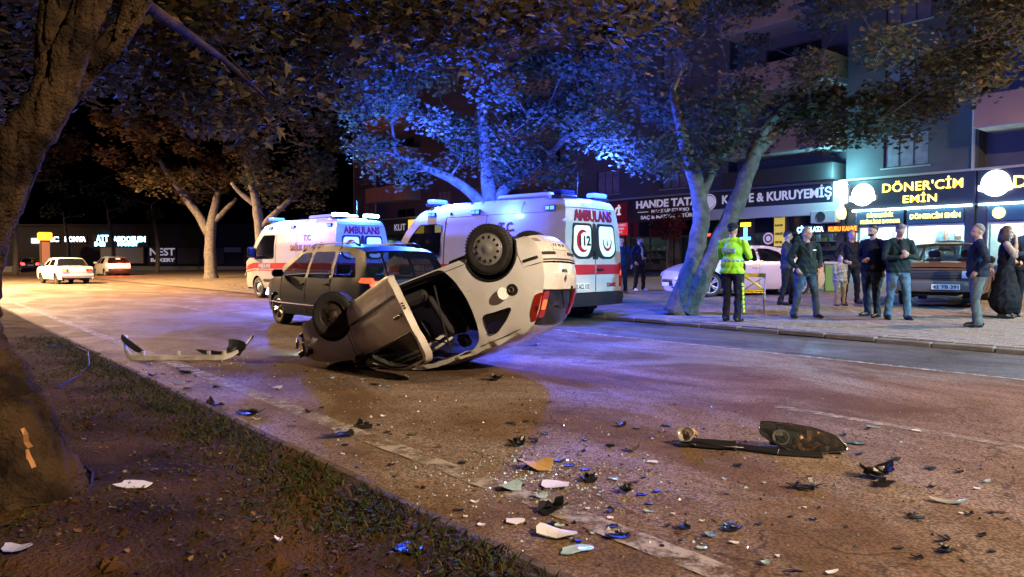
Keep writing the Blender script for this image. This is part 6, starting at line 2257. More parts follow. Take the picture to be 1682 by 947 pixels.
def cloth(name, c, c2=None, rough=.9):
    return M(name, c, rough, col2=c2 or tuple(x * .62 for x in c), scale=9, detail=5, bump=.5, bscale=13, spec=.1)


class Body:
    """a figure as tapered capsules and ellipsoids, welded into one skin by remeshing"""

    def __init__(s):
        s.pr = []

    def cap(s, a, b, r0, r1, tag, sq=1.0):
        s.pr.append(('c', Vector(a), Vector(b), r0, r1, tag)); return s

    def ell(s, c, r, tag, rz=0.0):
        s.pr.append(('e', Vector(c), Vector(r), rz, 0, tag)); return s

    def hand(s, w, d, pn, curl=.9, side=1, spread=.016):
        """wrist, direction of the hand, palm normal; five fingers with two bends"""
        d, pn = Vector(d).normalized(), Vector(pn).normalized()
        pn = (pn - d * pn.dot(d)).normalized()
        u = d.cross(pn) * side
        w = Vector(w)
        p = w + d * .05
        s.cap(w, w + d * .07 + u * .0, .028, .036, 'skin')
        s.cap(w + d * .045 - u * .02, w + d * .085 - u * .024, .024, .018, 'skin')
        s.cap(w + d * .045 + u * .02, w + d * .085 + u * .022, .024, .018, 'skin')
        for k, L in enumerate((.068, .078, .072, .056)):
            o = w + d * .088 + u * (-.03 + .02 * k)
            a = o + (d * math.cos(curl * .4) + pn * math.sin(curl * .4)) * L * .5
            b = a + (d * math.cos(curl * 1.1) + pn * math.sin(curl * 1.1)) * L * .35
            e = b + (d * math.cos(curl * 1.7) + pn * math.sin(curl * 1.7)) * L * .25
            s.cap(o, a, .0105, .0095, 'skin').cap(a, b, .0095, .009, 'skin').cap(b, e, .009, .008, 'skin')
        t0 = w + d * .03 - u * .028
        t1 = t0 - u * .028 + d * .03 + pn * .012
        t2 = t1 + d * .032 + pn * .016
        s.cap(t0, t1, .014, .012, 'skin').cap(t1, t2, .0115, .009, 'skin')
        return s

    def mesh(s, name, mats, tags, voxel=.0125):
        mb = MB()
        for k, a, b, r0, r1, tg in s.pr:
            if k == 'c':
                L = (b - a).length
                if L < 1e-4: continue
                n, t = 12, (b - a) / L
                pts, rad = [], []
                for q in range(4):
                    an = math.pi / 2 * q / 3.999
                    pts.append(a - t * r0 * math.cos(an)); rad.append(max(.001, r0 * math.sin(an)))
                for q in range(1, 4):
                    pts.append(a.lerp(b, q / 3.0)); rad.append(r0 + (r1 - r0) * q / 3.0)
                for q in range(1, 4):
                    an = math.pi / 2 * q / 3.001
                    pts.append(b + t * r1 * math.sin(an)); rad.append(max(.001, r1 * math.cos(an)))
                mb.tube(pts, rad, n, 0, True)
            else:
                mb.ell(a, b, 16, 10, 0, Matrix.Rotation(r0, 3, 'Z'))
        me = mb.mesh(name, mats)
        o = bpy.data.objects.new(name, me)
        COL.objects.link(o)
        m = o.modifiers.new('r', 'REMESH'); m.mode = 'VOXEL'; m.voxel_size = voxel; m.use_smooth_shade = True
        m = o.modifiers.new('s', 'SMOOTH'); m.factor = .5; m.iterations = 3
        dg = bpy.context.evaluated_depsgraph_get()
        out = bpy.data.meshes.new_from_object(o.evaluated_get(dg))
        bpy.data.objects.remove(o)
        out.name = name
        out.materials.clear()
        for m_ in mats: out.materials.append(m_)
        nf = len(out.polygons)
        C = np.empty(nf * 3, np.float32); out.polygons.foreach_get('center', C); C = C.reshape(-1, 3)
        best = np.full(nf, 1e9); idx = np.zeros(nf, np.int32)
        for k, a, b, r0, r1, tg in s.pr:
            if k == 'c':
                A, Bv = np.array(a), np.array(b)
                ab = Bv - A
                f = np.clip(((C - A) @ ab) / (ab @ ab + 1e-9), 0, 1)
                d = np.linalg.norm(C - A - f[:, None] * ab, axis=1) - (r0 + (r1 - r0) * f)
            else:
                q = C - np.array(a)
                c_, s_ = math.cos(-r0), math.sin(-r0)
                q = np.stack([q[:, 0] * c_ - q[:, 1] * s_, q[:, 0] * s_ + q[:, 1] * c_, q[:, 2]], 1) / np.array(b)
                L = np.linalg.norm(q, axis=1)
                d = (L - 1) * min(b)
            w = d < best
            best[w] = d[w]; idx[w] = tags[tg]
        trunk = (idx == 1) | (idx == 2)
        idx[trunk & (C[:, 2] > s.hem)] = 1
        idx[trunk & (C[:, 2] <= s.hem)] = 2
        vsk = np.zeros(len(out.vertices), bool)
        for p_ in out.polygons:
            if idx[p_.index] == 0:
                for q_ in p_.vertices: vsk[q_] = True
        nv = len(out.vertices)
        VC = np.empty(nv * 3, np.float32); out.vertices.foreach_get('co', VC); VC = VC.reshape(-1, 3)
        VN = np.empty(nv * 3, np.float32); out.vertices.foreach_get('normal', VN); VN = VN.reshape(-1, 3)
        ph = len(name) + len(s.pr) + VC[:, 1].sum() % 7
        fo = (np.sin(VC[:, 2] * 34 + 6 * np.sin(VC[:, 1] * 13 + ph) + 5 * np.sin(VC[:, 0] * 11 + ph)) * np.sin(VC[:, 2] * 9 + VC[:, 1] * 21 + ph) + .5 * np.sin(VC[:, 0] * 40 + VC[:, 1] * 33 + VC[:, 2] * 12))
        VC = VC + VN * (fo * .0065 * ~vsk)[:, None]
        out.vertices.foreach_set('co', VC.astype(np.float32).ravel())
        out.polygons.foreach_set('material_index', idx)
        out.polygons.foreach_set('use_smooth', np.ones(nf, bool))
        out.update()
        return out


def person(label, px, py, yaw, h, top, legs, shoe, hair, pose, group='onlookers on the pavement', girth=1.0, skirt=None, jacket=.0, hairlen=0, beard=None, shirt=None,
           head_yaw=0.0, head_pitch=0.0, sleeve=None, extra=None, bald=False, stance=(.10, .02), lean=0.0, hips=None):
    """pose: dict arm -> (elbow, wrist, hand dir, palm normal) in body axes (x forward, y left, z up), 1.75 m tall"""
    p = at(px, py)
    t = thing('person', label, 'person', (p.x, p.y, gz(p.x) + .012), R(yaw), group)
    k = h / 1.75
    t.scale = (k, k, k)
    mats = [SKIN, top, legs, shoe, shirt or top, sleeve or top]
    tags = dict(skin=0, top=1, legs=2, shoe=3, shirt=4, sleeve=5)
    B = Body()
    g = girth * 1.10
    sx, fw = stance
    # legs and shoes
    for s in (1, -1):
        f = fw * s
        hip = (lean, s * .088 * g, .90)
        kn = (f * .9 + .03, s * (.095 + sx * .25), .49)
        an = (f * 1.6 - .01, s * (.085 + sx * .5), .10)
        if skirt is None:
            B.cap(hip, kn, .098 * g, .072, 'legs').cap(kn, an, .072, .060, 'legs')
            B.cap((an[0] - .005, an[1], .14), (an[0] - .01, an[1], .075), .064, .068, 'legs')
        else:
            B.cap((an[0], an[1], .2), an, .05, .045, 'legs')
        tz = .18 * s * .6
        B.cap((an[0] - .05, an[1], .045), (an[0] + .06, an[1] + .01 * s, .048), .045, .046, 'shoe')
        B.cap((an[0] + .06, an[1] + .01 * s, .045), (an[0] + .165, an[1] + .025 * s, .034), .044, .034, 'shoe')
    if skirt:
        for s in (1, -1):
            B.cap((0, s * .03, .98), (0, s * .07, .06 + skirt * .8), .13, skirt * .8, 'legs')
    # trunk
    B.ell((lean, 0, .95), (.125 * g, .168 * g, .13), 'legs' if jacket <= 0 else 'top')
    B.ell((lean * .8 + .012 * (g - 1) * 4, 0, 1.08), (.12 * g + .012, .160 * g, .17), 'top')
    B.ell((lean * .6, 0, 1.26), (.122 * g, .172 * (g + 1) / 2, .19), 'top')
    B.cap((lean * .5 - .005, -.135, 1.415), (lean * .5 - .005, .135, 1.415), .072, .072, 'top')
    if jacket > 0:
        B.ell((lean, 0, .90), (.140 * g, .192 * g, .12), 'top')
        B.ell((lean, 0, 1.02), (.14 * g, .182 * g, .16), 'top')
    if shirt is not None:
        B.ell((.065, 0, 1.25), (.082 * g, .062, .21), 'shirt')
        B.ell((.07, 0, 1.06), (.085 * g, .060, .14), 'shirt')
    # arms
    for s, nm in ((1, 'l'), (-1, 'r')):
        sh = Vector((lean * .5 - .005, s * .195 * (g + 1) / 2, 1.40))
        el, wr, hd, pn, *cu = pose[nm]
        B.cap(sh, el, .064, .052, 'sleeve').cap(el, wr, .051, .038, 'sleeve')
        if hd is not None:
            B.hand(Vector(wr) + Vector(hd).normalized() * .015, hd, pn, cu[0] if cu else .8, -s)
    # neck and head
    hm = Matrix.Translation((lean * .4 + .01, 0, 1.50)) @ Euler((0, R(head_pitch), R(head_yaw))).to_matrix().to_4x4()
    H_ = lambda x, y, z: hm @ Vector((x, y, z))
    hr = R(head_yaw)
    B.cap((lean * .4 - .012, 0, 1.42), H_(-.005, 0, .05), .062, .056, 'skin')
    B.ell(H_(-.005, 0, .145), (.094, .076, .108), 'skin', hr)
    B.ell(H_(.028, 0, .085), (.066, .058, .066), 'skin', hr)
    B.ell(H_(.062, 0, .052), (.026, .030, .022), 'skin', hr)
    B.cap(H_(.088, 0, .135), H_(.108, 0, .100), .010, .016, 'skin')
    B.cap(H_(.078, -.04, .15), H_(.078, .04, .15), .013, .013, 'skin')
    B.cap(H_(.084, -.018, .070), H_(.084, .018, .070), .010, .010, 'skin')
    for s in (1, -1):
        B.ell(H_(-.008, s * .078, .118), (.018, .010, .030), 'skin', hr)
    B.cap((lean * .4 - .02, -.05, 1.445), (lean * .4 - .02, .05, 1.445), .058, .058, 'top')
    B.hem = .86 if jacket > 0 else .97
    me = B.mesh('body', mats, tags)
    body = link('body', me, t)
    # eyes
    ey = MB()
    for s in (1, -1):
        ey.ell(H_(.0835, s * .031, .128), (.010, .013, .008), 8, 6, 0)
    ey.build('eyes', M('eye', (.02, .015, .012), .2), t)
    # hair
    hb = MB()
    n, m_ = 22, 14
    rg = random.Random(px)
    keep = []
    vs, fs = [], []
    for i in range(m_ + 1):
        th = math.pi * (.72 if hairlen else .64) * i / m_
        for q in range(n):
            a = 2 * math.pi * q / n
            rr = 1.05 + rg.uniform(-.03, .05)
            x, y, z = math.sin(th) * math.cos(a), math.sin(th) * math.sin(a), math.cos(th)
            # hairline: high over the face, low at the nape
            lim = min(.80, (.42 if not bald else .95) * max(0, x + .1) - (.55 if not bald else .35) * max(0, -x) + .04)
            if (x > -.2 or not hairlen) and z < lim:
                f = math.sqrt(max(0, 1 - lim * lim)) / max(1e-3, math.sqrt(x * x + y * y)) * .95
                x, y, z = x * f, y * f, lim
            vs.append(H_(-.008 + .096 * rr * x, .079 * rr * y, .146 + .110 * rr * z))
    for i in range(m_):
        for q in range(n):
            fs.append((i * n + q, (i + 1) * n + q, (i + 1) * n + (q + 1) % n, i * n + (q + 1) % n))
    hb.add(vs, fs, 0, True)
    if hairlen:
        for q in range(26):
            a = R(70 + 220 * q / 25)
            x, y = math.cos(a) * .09, math.sin(a) * .085
            hb.tube([H_(x, y, .20), H_(x * 1.25 - .01, y * 1.3, .08), H_(x * 1.3 - .02, y * 1.35, .08 - hairlen), H_(x * 1.15 - .02, y * 1.2, .04 - hairlen)], [.028, .03, .026, .008], 6)
    hb.build('hair', hair, t)
    if beard:
        bb = MB()
        bb.ell(H_(.045, 0, .060), (.052, .062, .040), 12, 8, 0)
        bb.build('beard', beard, t)
    if extra: extra(t, H_)
    return t


BLK = cloth('black_cloth', (.018, .018, .022))
NVY = cloth('navy_cloth', (.022, .026, .042))
DGRN = cloth('dark_green_cloth', (.02, .032, .034))
DGRY = cloth('dark_grey_cloth', (.045, .045, .05))
JEAN = cloth('blue_jeans', (.06, .105, .15), (.035, .06, .10))
JEAN2 = cloth('pale_jeans', (.09, .17, .24), (.06, .11, .17))
GREYT = cloth('grey_trousers', (.12, .14, .14))
WSH = cloth('white_shirt', (.62, .60, .60), (.5, .48, .5))
BEI = cloth('beige_knit', (.36, .26, .19))
KID = cloth('child_suit', (.26, .21, .17))
HIV = M('hi_vis_yellow', (.38, .78, .02), .6, col2=(.30, .66, .015), scale=8, bump=.5, bscale=12)
REFL = M('reflective_band', (.42, .46, .50), .35)
SHOE = M('black_shoe', (.014, .013, .013), .4)
WSHOE = M('white_trainer', (.6, .6, .6), .6)
HBR = M('dark_hair', (.014, .011, .009), .6)
HBROWN = M('brown_hair', (.055, .028, .016), .5)
HGREY = M('grey_hair', (.16, .16, .16), .8, col2=(.09, .09, .09), scale=40)

DN = lambda s, out=.05: ((-.02, s * (.26 + out), 1.13), (.02, s * (.27 + out), .90), (.1, 0, -1), (0, -s, 0), .7)
POCK = lambda s: ((-.07, s * .33, 1.14), (.05, s * .225, .97), (.5, -s * .3, -.9), (-.3, -s, 0), .9)
BACK = lambda s: ((-.15, s * .27, 1.14), (-.16, s * .08, .98), (-.2, -s, -.2), (-1, 0, 0), .6)
CHEST = lambda s, z=1.17, x=.24, y=.03: ((.03, s * .27, 1.12), (x, s * y, z), (.35, -s * .8, .2), (-.6, 0, .4), 1.0)
FOLD = lambda s: ((.07, s * .28, 1.14), (.19, -s * .06, 1.20 + .04 * s), (.1, -s, .1), (-1, 0, 0), .7)


def police_extra(t, H_):
    # reflective bands round jacket and trouser leg, waistband kit, chequered hem
    mb = MB()
    for z, rx, ry in ((1.05, .158, .196), (1.10, .158, .196)):
        n = 28
        vs = [(rx * math.cos(2 * math.pi * k / n), ry * math.sin(2 * math.pi * k / n), z + dz) for dz in (-.016, .016) for k in range(n)]
        mb.add(vs, [(k, (k + 1) % n, n + (k + 1) % n, n + k) for k in range(n)])
    mb.build('reflective_band', REFL, t)
    bm_ = MB()
    bm_.box((-.178, -.11, 1.22), (-.150, .11, 1.30), 0, None, .01)
    b = bm_.build('back_panel', M('back_panel_blue', (.16, .28, .40), .5), t)
    lettering('POLİS', .075, REFL, b, Matrix(((0, 0, -1, -.180), (-1, 0, 0, 0), (0, 1, 0, 1.26), (0, 0, 0, 1))), .002, .002, 1, .19)
    ck = MB()
    n = 32
    for k in range(n):
        a = 2 * math.pi * k / n
        for r_, z in ((0, 1.075),):
            if k % 2: continue
            m = Matrix.Translation((.160 * math.cos(a), .199 * math.sin(a), z)) @ Matrix.Rotation(a, 4, 'Z')
            ck.box((-.003, -.014, -.010), (.004, .014, .010), 0, m)
    ck.build('chequer_band', M('chequer_dark', (.03, .04, .10), .6), t)
    st = MB()
    for k in range(7):
        z = .70 - .078 * k
        y = -.185 - .012 * k * .4
        st.box((-.05, y - .02, z - .062), (.012, y + .004, z), 0, None, .006)
    st.build('trouser_stripe', M('lime_reflective', (.45, .75, .06), .45), t)
    MB().box((.06, -.20, .93), (.12, -.15, 1.02), bev=.01).box((-.02, -.22, .90), (.05, -.185, 1.04), bev=.01).build('belt_pouch', BLK, t)
    MB().lathe([(.118, .165), (.116, .20), (.10, .235), (.06, .25), (.001, .252)], 20, 'Z', (0, 0, 0), 0).build('cap', NVY, t).matrix_local = Matrix.Translation((.0, 0, 1.50)) @ Euler((0, 0, R(-12))).to_matrix().to_4x4() @ Matrix.Diagonal((.95, .80, 1, 1))
    MB().box((.22, -.10, 1.34), (.25, -.05, 1.47), bev=.01).build('handheld_radio', DARKP, t)


person('policeman in bright yellow high visibility jacket standing by the tree with his back turned', 1202, 529, 14, 1.84, HIV, NVY, SHOE, HBR,
       dict(l=((.10, .26, 1.14), (.26, .10, 1.20), (.6, -.5, .4), (-.4, 0, .6), 1.1), r=((.05, -.29, 1.15), (.22, -.10, 1.33), (.1, .3, .9), (-.6, .4, 0), 1.3)),
       'officers at the crash', 1.08, jacket=.12, head_yaw=-12, extra=police_extra, stance=(.06, .02))
person('man in white shirt and open dark jacket with white shoes by the ambulance', 1050, 478, 262, 1.74, NVY, BLK, WSHOE, HBR,
       dict(l=CHEST(1, 1.04, .22, .06), r=POCK(-1)), shirt=WSH, jacket=.05, beard=HBR, stance=(.10, .03), head_yaw=25)
person('dark uniformed officer half hidden behind the ambulance rear corner', 1020, 482, 225, 1.74, NVY, BLK, SHOE, HBR, dict(l=DN(1), r=DN(-1)), 'officers at the crash', jacket=.1)
person('man with folded arms in dark clothes just behind the man in jeans', 1292, 501, 285, 1.74, DGRY, BLK, SHOE, HBR, dict(l=FOLD(1), r=FOLD(-1)), jacket=.08, head_yaw=25, stance=(.14, .05))


def badge_extra(t, H_):
    MB().box((.112, .06, 1.30), (.135, .13, 1.325), bev=.004).build('chest_logo', WSHOE, t)


person('stocky man in dark jacket and jeans with both hands in his pockets', 1323, 523, 238, 1.74, DGRN, JEAN, SHOE, HGREY, dict(l=POCK(1), r=POCK(-1)), girth=1.14, jacket=.02, head_yaw=30,
       stance=(.26, .02), extra=badge_extra, bald=True, shirt=DGRY)
person('balding man in black behind the small child', 1397, 499, 230, 1.72, BLK, BLK, SHOE, HGREY, dict(l=DN(1, .0), r=((-.05, -.36, 1.14), (.06, -.20, 1.02), (.6, .5, -.3), (0, 1, 0), .8)), jacket=.06, bald=True, stance=(.12, .02))
person('small child in a beige hooded suit among the adults', 1379, 503, 250, 1.14, KID, KID, SHOE, KID, dict(l=DN(1, .0), r=CHEST(-1, 1.2, .2, .1)), girth=1.35, jacket=.06)
person('bearded man in black looking left beside the grey haired phone reader', 1432, 521, 168, 1.77, BLK, DGRY, SHOE, HBR, dict(l=DN(1, .0), r=CHEST(-1, 1.05, .22, .05)), girth=1.18, jacket=.12, beard=HBR, head_yaw=-8, stance=(.16, .05))


def phone_extra(t, H_):
    MB().box((.27, -.05, 1.145), (.285, .04, 1.29), bev=.004).build('phone', DARKP, t)
    sc = MB().box((.262, -.042, 1.155), (.2685, .032, 1.28)).build('phone_screen', EM('phone_glow', (.75, .9, 1.0), 3), t)


person('grey haired man in dark jacket and pale jeans reading his phone', 1474, 526, 226, 1.77, DGRN, JEAN2, SHOE, HGREY,
       dict(l=((.05, .27, 1.13), (.23, .06, 1.16), (.5, -.5, .35), (-.5, -.3, .6), 1.0), r=((.06, -.28, 1.12), (.23, -.07, 1.13), (.5, .5, .3), (-.5, .3, .6), 1.1)), jacket=.14, head_pitch=24, stance=(.12, .04), extra=phone_extra, shirt=BLK)
person('older man in dark jacket and grey trousers seen from behind beside the brown saloon', 1604, 538, 118, 1.70, NVY, GREYT, SHOE, HGREY, dict(l=POCK(1), r=BACK(-1)), girth=1.14, jacket=.08, head_yaw=14, stance=(.05, .02), bald=True, sleeve=NVY)
person('woman with long brown hair and beige sleeves covering her mouth in a long black dress', 1650, 523, 292, 1.68, BLK, BLK, SHOE, HBROWN,
       dict(l=((.10, .22, 1.13), (.20, .0, 1.02), (.3, -.8, .2), (-1, 0, 0), .8), r=((.12, -.26, 1.18), (.15, -.04, 1.46), (-.05, .35, .8), (-1, .2, 0), .9)), skirt=.34, hairlen=.10, head_yaw=-10, sleeve=BEI)
DOT = M('dotted_top', (.025, .028, .05), .9)
person('dark haired man in a dark top at the very edge behind the woman in black', 1685, 521, 215, 1.76, DOT, BLK, SHOE, HBR, dict(l=CHEST(1, 1.1, .24, .02), r=FOLD(-1)), jacket=.05)

# ---------------------------------------------------------------- yellow folding chair
cp = at(1238, 517)
ch = thing('folding_chair', 'yellow slatted folding chair standing on the pavement beside the policeman', 'chair', (cp.x, cp.y, gz(cp.x) + .016), R(-150))
YC = M('yellow_chair_paint', (.72, .56, .03), .45, col2=(.6, .45, .03), scale=8)
CHM = M('chair_metal', (.25, .25, .26), .4, .7)
for k in range(5):
    MB().box((-.20, -.20 + .082 * k, .44), (.20, -.20 + .082 * k + .072, .458), bev=.006).build('seat_slat', YC, ch)
for s in (1, -1):
    MB().tube([(.20, s * .21, .0), (-.10, s * .21, .52), (-.20, s * .21, .84)], .013, 6).build('leg', CHM, ch)
    MB().tube([(-.24, s * .19, .0), (.14, s * .19, .43)], .013, 6).build('leg', CHM, ch)
MB().box((-.205, -.21, .76), (-.185, .21, .84), bev=.008).build('back_rail', YC, ch)
MB().tube([(-.19, -.20, .77), (-.13, .20, .50)], .022, 6).build('back_brace', YC, ch)
MB().tube([(-.19, .20, .77), (-.13, -.20, .50)], .012, 6).build('back_brace', CHM, ch)
MB().box((-.135, -.21, .47), (-.115, .21, .50), bev=.006).build('lower_rail', YC, ch)
cp = at_x(1375, 480, 19.0)
t = thing('display_stand', 'pale green display stand beside the balding man and the child', 'stand', (at(1372, 478).x, at(1372, 478).y, gz(at(1372, 478).x)), R(-150))
MB().box((-.25, -.3, 0), (.25, .3, .8), bev=.02).build('casing', M('green_stand', (.18, .42, .22), .5), t)
MB().box((-.28, -.33, .8), (.28, .33, .88), bev=.02).build('top_board', WFRAME, t)
for z in (.25, .5):
    MB().box((-.262, -.25, z), (-.252, .25, z + .02)).build('shelf_edge', WFRAME, t)

# ================================================================== WRECKAGE ON THE ROAD
DIRTYW = M('dirty_white_plastic', (.46, .43, .40), .55, col2=(.30, .26, .22), scale=8)
SHARDW = M('white_shard', (.60, .58, .60), .5)
GLASSB = M('broken_glass', (.35, .48, .55), .12, coat=.8)
ORNG = M('orange_plastic', (.36, .22, .08), .5)


def crumple(mb, w, l, th, seed, curl=.15, n=7, mi=0, jag=.24):
    """ragged bent shard with thickness, lying on z=0"""
    r = random.Random(seed)
    k = 12
    out = []
    for q in range(k):
        a = 2 * math.pi * q / k
        rr = 1 + r.uniform(-jag, jag * .4)
        out.append((math.copysign(abs(math.cos(a)) ** .7, math.cos(a)) * l / 2 * rr, math.copysign(abs(math.sin(a)) ** .7, math.sin(a)) * w / 2 * rr))
    c1, c2, c3 = r.uniform(.3, 1) * curl, r.uniform(-.5, .8) * curl, r.uniform(-.4, .4) * curl
    fa, fd, fo_ = r.uniform(0, 3.14), r.uniform(-.9, .9) * curl, r.uniform(-.2, .2) * min(w, l)
    zf = lambda x, y: fd * abs(x * math.cos(fa) + y * math.sin(fa) - fo_) + c1 * (2 * x / l) ** 2 * l * .5 + c2 * (2 * y / w) ** 2 * w * .5 + c3 * x * y / max(l, w) * 4
    pts = [(0, 0)] + [(x * .55, y * .55) for x, y in out] + out
    z = [zf(x, y) for x, y in pts]
    z0 = min(z)
    top = [(x, y, zz - z0 + th + .003) for (x, y), zz in zip(pts, z)]
    bot = [(x, y, zz - th) for x, y, zz in top]
    N = len(pts)
    fs = [(0, 1 + q, 1 + (q + 1) % k) for q in range(k)] + [(1 + q, 1 + k + q, 1 + k + (q + 1) % k, 1 + (q + 1) % k) for q in range(k)]
    fs += [tuple(N + i for i in f[::-1]) for f in fs]
    fs += [(1 + k + q, N + 1 + k + q, N + 1 + k + (q + 1) % k, 1 + k + (q + 1) % k) for q in range(k)]
    mb.add(top + bot, fs, mi)
    return mb


def shard(label, px, py, lpx, wpx, mat, curl=.15, seed=None, rot=None, name='shard', cat='debris', th=.004, z=None, group='wreckage scattered on the road', bits=0):
    """piece of wreckage at a photograph pixel, lpx long and wpx deep on the road"""
    p = at(px, py, 0 if z is None else z)
    d = p.x * math.sin(TH) + p.y * math.cos(TH)
    l = lpx * d / F_PX
    w = min(l * .8, max(.012, wpx * d / F_PX / max(.12, 1.25 / d) * .55))
    seed = seed if seed is not None else px * 7 + py
    mb = crumple(MB(), w, l, th, seed, curl)
    r = random.Random(seed)
    for _ in range(bits):
        sub = crumple(MB(), w * r.uniform(.35, .7), l * r.uniform(.3, .55), th, r.randrange(9999), curl * 1.3)
        m = Matrix.Translation((r.uniform(-.25, .25) * l, r.uniform(-.25, .25) * w, .008 + .05 * l)) @ Euler((r.uniform(-.5, .5), r.uniform(-.3, .3), r.uniform(0, 3))).to_matrix().to_4x4()
        mb.add([m @ Vector(q_) for q_ in sub.v], sub.f)
    o = mb.build(name, mat)
    o.location = (p.x, p.y, .002 if z is None else soil_h(p.x, p.y) + .004)
    o.rotation_euler = (0, 0, -TH + (rot if rot is not None else r.uniform(-.5, .5)))
    return tag(o, label, cat, group)


# bumper lying face down at the left
bp = at(296, 590, 0)
bm_root = thing('torn_off_bumper', 'long torn off pale car bumper lying curled up on the road', 'bumper', bp, R(2) - TH)
nb = 40
L2 = .92
vs, vs2 = [], []
prof = [(0, .0), (.035, .03), (.05, .08), (.03, .125), (-.02, .14)]
for i in range(nb + 1):
    u = -1 + 2 * i / nb
    x = L2 * (abs(u) ** 1.0) * (1 if u > 0 else -1)
    e = max(0, abs(u) - .52) / .48
    x = math.copysign(min(abs(u), .52) * L2 * 1.0 + .38 * math.sin(e * 1.25) * L2, u)
    lift = .24 * (1 - math.cos(e * 1.45)) * L2 * 1.25
    yy = .30 * e ** 2
    for a, b in prof:
        s_ = 1 - .35 * e
        vs.append((x + math.copysign(.03 * e * b / .14, u) * 0, yy + .06 - b * s_, lift + a * s_ + .01 + .012 * math.sin(9 * u + b * 30) * (b > .1)))
    for a, b in prof:
        s_ = 1 - .35 * e
        vs2.append((x, yy + .06 - b * s_ + .004, lift + a * s_ + .002))
m_ = len(prof)
mb = MB()
fsb = [(i * m_ + k, i * m_ + k + 1, (i + 1) * m_ + k + 1, (i + 1) * m_ + k) for i in range(nb) for k in range(m_ - 1)]
mb.add(vs, fsb, 0, True)
mb.add(vs2, [f[::-1] for f in fsb], 1, True)
mb.build('bumper_skin', [DIRTYW, DARKP], bm_root, fix=False)
rb_ = random.Random(3)
for x, y in ((-.45, 0), (-.02, .0), (.36, 0), (.55, 0)):
    MB().box((x - .02, -.04, .05), (x + .02, .02, .11), bev=.006).build('bracket', DIRTYW, bm_root)
mb = crumple(MB(), .20, .24, .006, 5, .5)
fr = mb.build('torn_black_bracket', DARKP, bm_root)
fr.location = (.66, .12, .13); fr.rotation_euler = (1.25, .3, .2)
mb = crumple(MB(), .10, .34, .006, 9, .3)
fr = mb.build('torn_black_bracket', DARKP, bm_root)
fr.location = (.36, .06, .07); fr.rotation_euler = (.5, .1, .1)
mb = crumple(MB(), .10, .40, .006, 19, .4)
fr = mb.build('torn_black_bracket', DARKP, bm_root)
fr.location = (-.66, .12, .16); fr.rotation_euler = (.6, .6, -.2)

# headlamp unit in the foreground
hp_ = at(1318, 742, 0)
hlr = thing('broken_headlamp', 'broken car headlamp unit with a clear lens lying on the road', 'headlamp', hp_, -TH + R(-14))
k = 26
LW, LH = .27, .115
outl_ = []
for x, y in [(-1, .62), (-.85, .95), (-.3, .92), (.3, .72), (.75, .35), (1, -.25), (.97, -.5), (.55, -.62), (.1, -.72), (-.35, -.55), (-.7, -.12), (-.95, .25)]:
    outl_.append((x * LW, y * LH))
outl_ = rounded(outl_, .03, 3)
n = len(outl_)
hm_ = Matrix.Rotation(R(58), 4, 'X')
hm_ = Matrix.Translation((0, .02, .075)) @ hm_
mb = MB()
def ring(sc, z): return [hm_ @ Vector((x * sc, y * sc, z)) for x, y in outl_]
r0, r1, r2 = ring(1.0, 0), ring(1.0, -.04), ring(.62, -.13)
mb.add(r0 + r1 + r2, [(i, (i + 1) % n, n + (i + 1) % n, n + i) for i in range(n)] + [(n + i, n + (i + 1) % n, 2 * n + (i + 1) % n, 2 * n + i) for i in range(n)] + [tuple(2 * n + i for i in range(n))], 0)
mb.box((-.20, -.02, -.09), (.0, .09, -.05), 0, hm_, .01)
mb.build('housing', DARKP, hlr)
rq = random.Random(8)
inn = [(x * .95, y * .95) for x, y in outl_]
fp, ft = triangulate([dens(inn, .05)], (), .034)
fz_ = [-.012 if k < len(dens(inn, .05)) else rq.uniform(-.075, -.012) for k in range(len(fp))]
for nm_, cond, mt_ in (('reflector', lambda x: x > -.07, M('lamp_reflector', (.80, .58, .42), .16, 1.0)), ('dark_bezel', lambda x: x <= -.07, M('lamp_bezel', (.03, .03, .035), .25))):
    mb = MB()
    for t_ in ft:
        if cond(sum(fp[q][0] for q in t_) / 3):
            mb.add([hm_ @ Vector((fp[q][0], fp[q][1], fz_[q])) for q in t_], [(0, 1, 2)])
    mb.build(nm_, mt_, hlr, fix=False)
mb = MB()
for cx_, rr2 in ((-.13, .050),):
    prof_ = [(.001, -.05), (rr2 * .4, -.045), (rr2 * .8, -.02), (rr2, .0), (rr2 * 1.08, .0), (rr2 * 1.08, -.02)]
    b0 = len(mb.v)
    mb.lathe(prof_, 11, 'Z', (0, 0, 0), 0, False)
    for q in range(b0, len(mb.v)):
        mb.v[q] = tuple(hm_ @ (Vector(mb.v[q]) + Vector((cx_, .015, -.012))))
mb.build('lamp_bowl', M('bowl_chrome', (.85, .78, .70), .22, .8), hlr)
mb = MB()
dome = [hm_ @ Vector((x * .6, y * .6, .028)) for x, y in outl_]
mb.add([hm_ @ Vector((x, y, .004)) for x, y in outl_] + dome + [hm_ @ Vector((0, 0, .034))], [(i, (i + 1) % n, n + (i + 1) % n, n + i) for i in range(n)] + [(n + i, n + (i + 1) % n, 2 * n) for i in range(n)], 0, True)
mb.build('lens', glass('lamp_lens', (.25, .25, .27), .93, .03), hlr)
mb = MB(); mb.tube([hm_ @ Vector((x * 1.01, y * 1.01, .0)) for x, y in outl_ + outl_[:1]], .006, 5); mb.build('lens_rim', CHROME, hlr)
mb = MB(); mb.box((-.26, .06, -.02), (-.16, .12, .0), 0, hm_, .006).box((.05, -.10, -.05), (.14, -.075, -.02), 0, hm_, .006); mb.build('mounting_tab', DARKP, hlr)

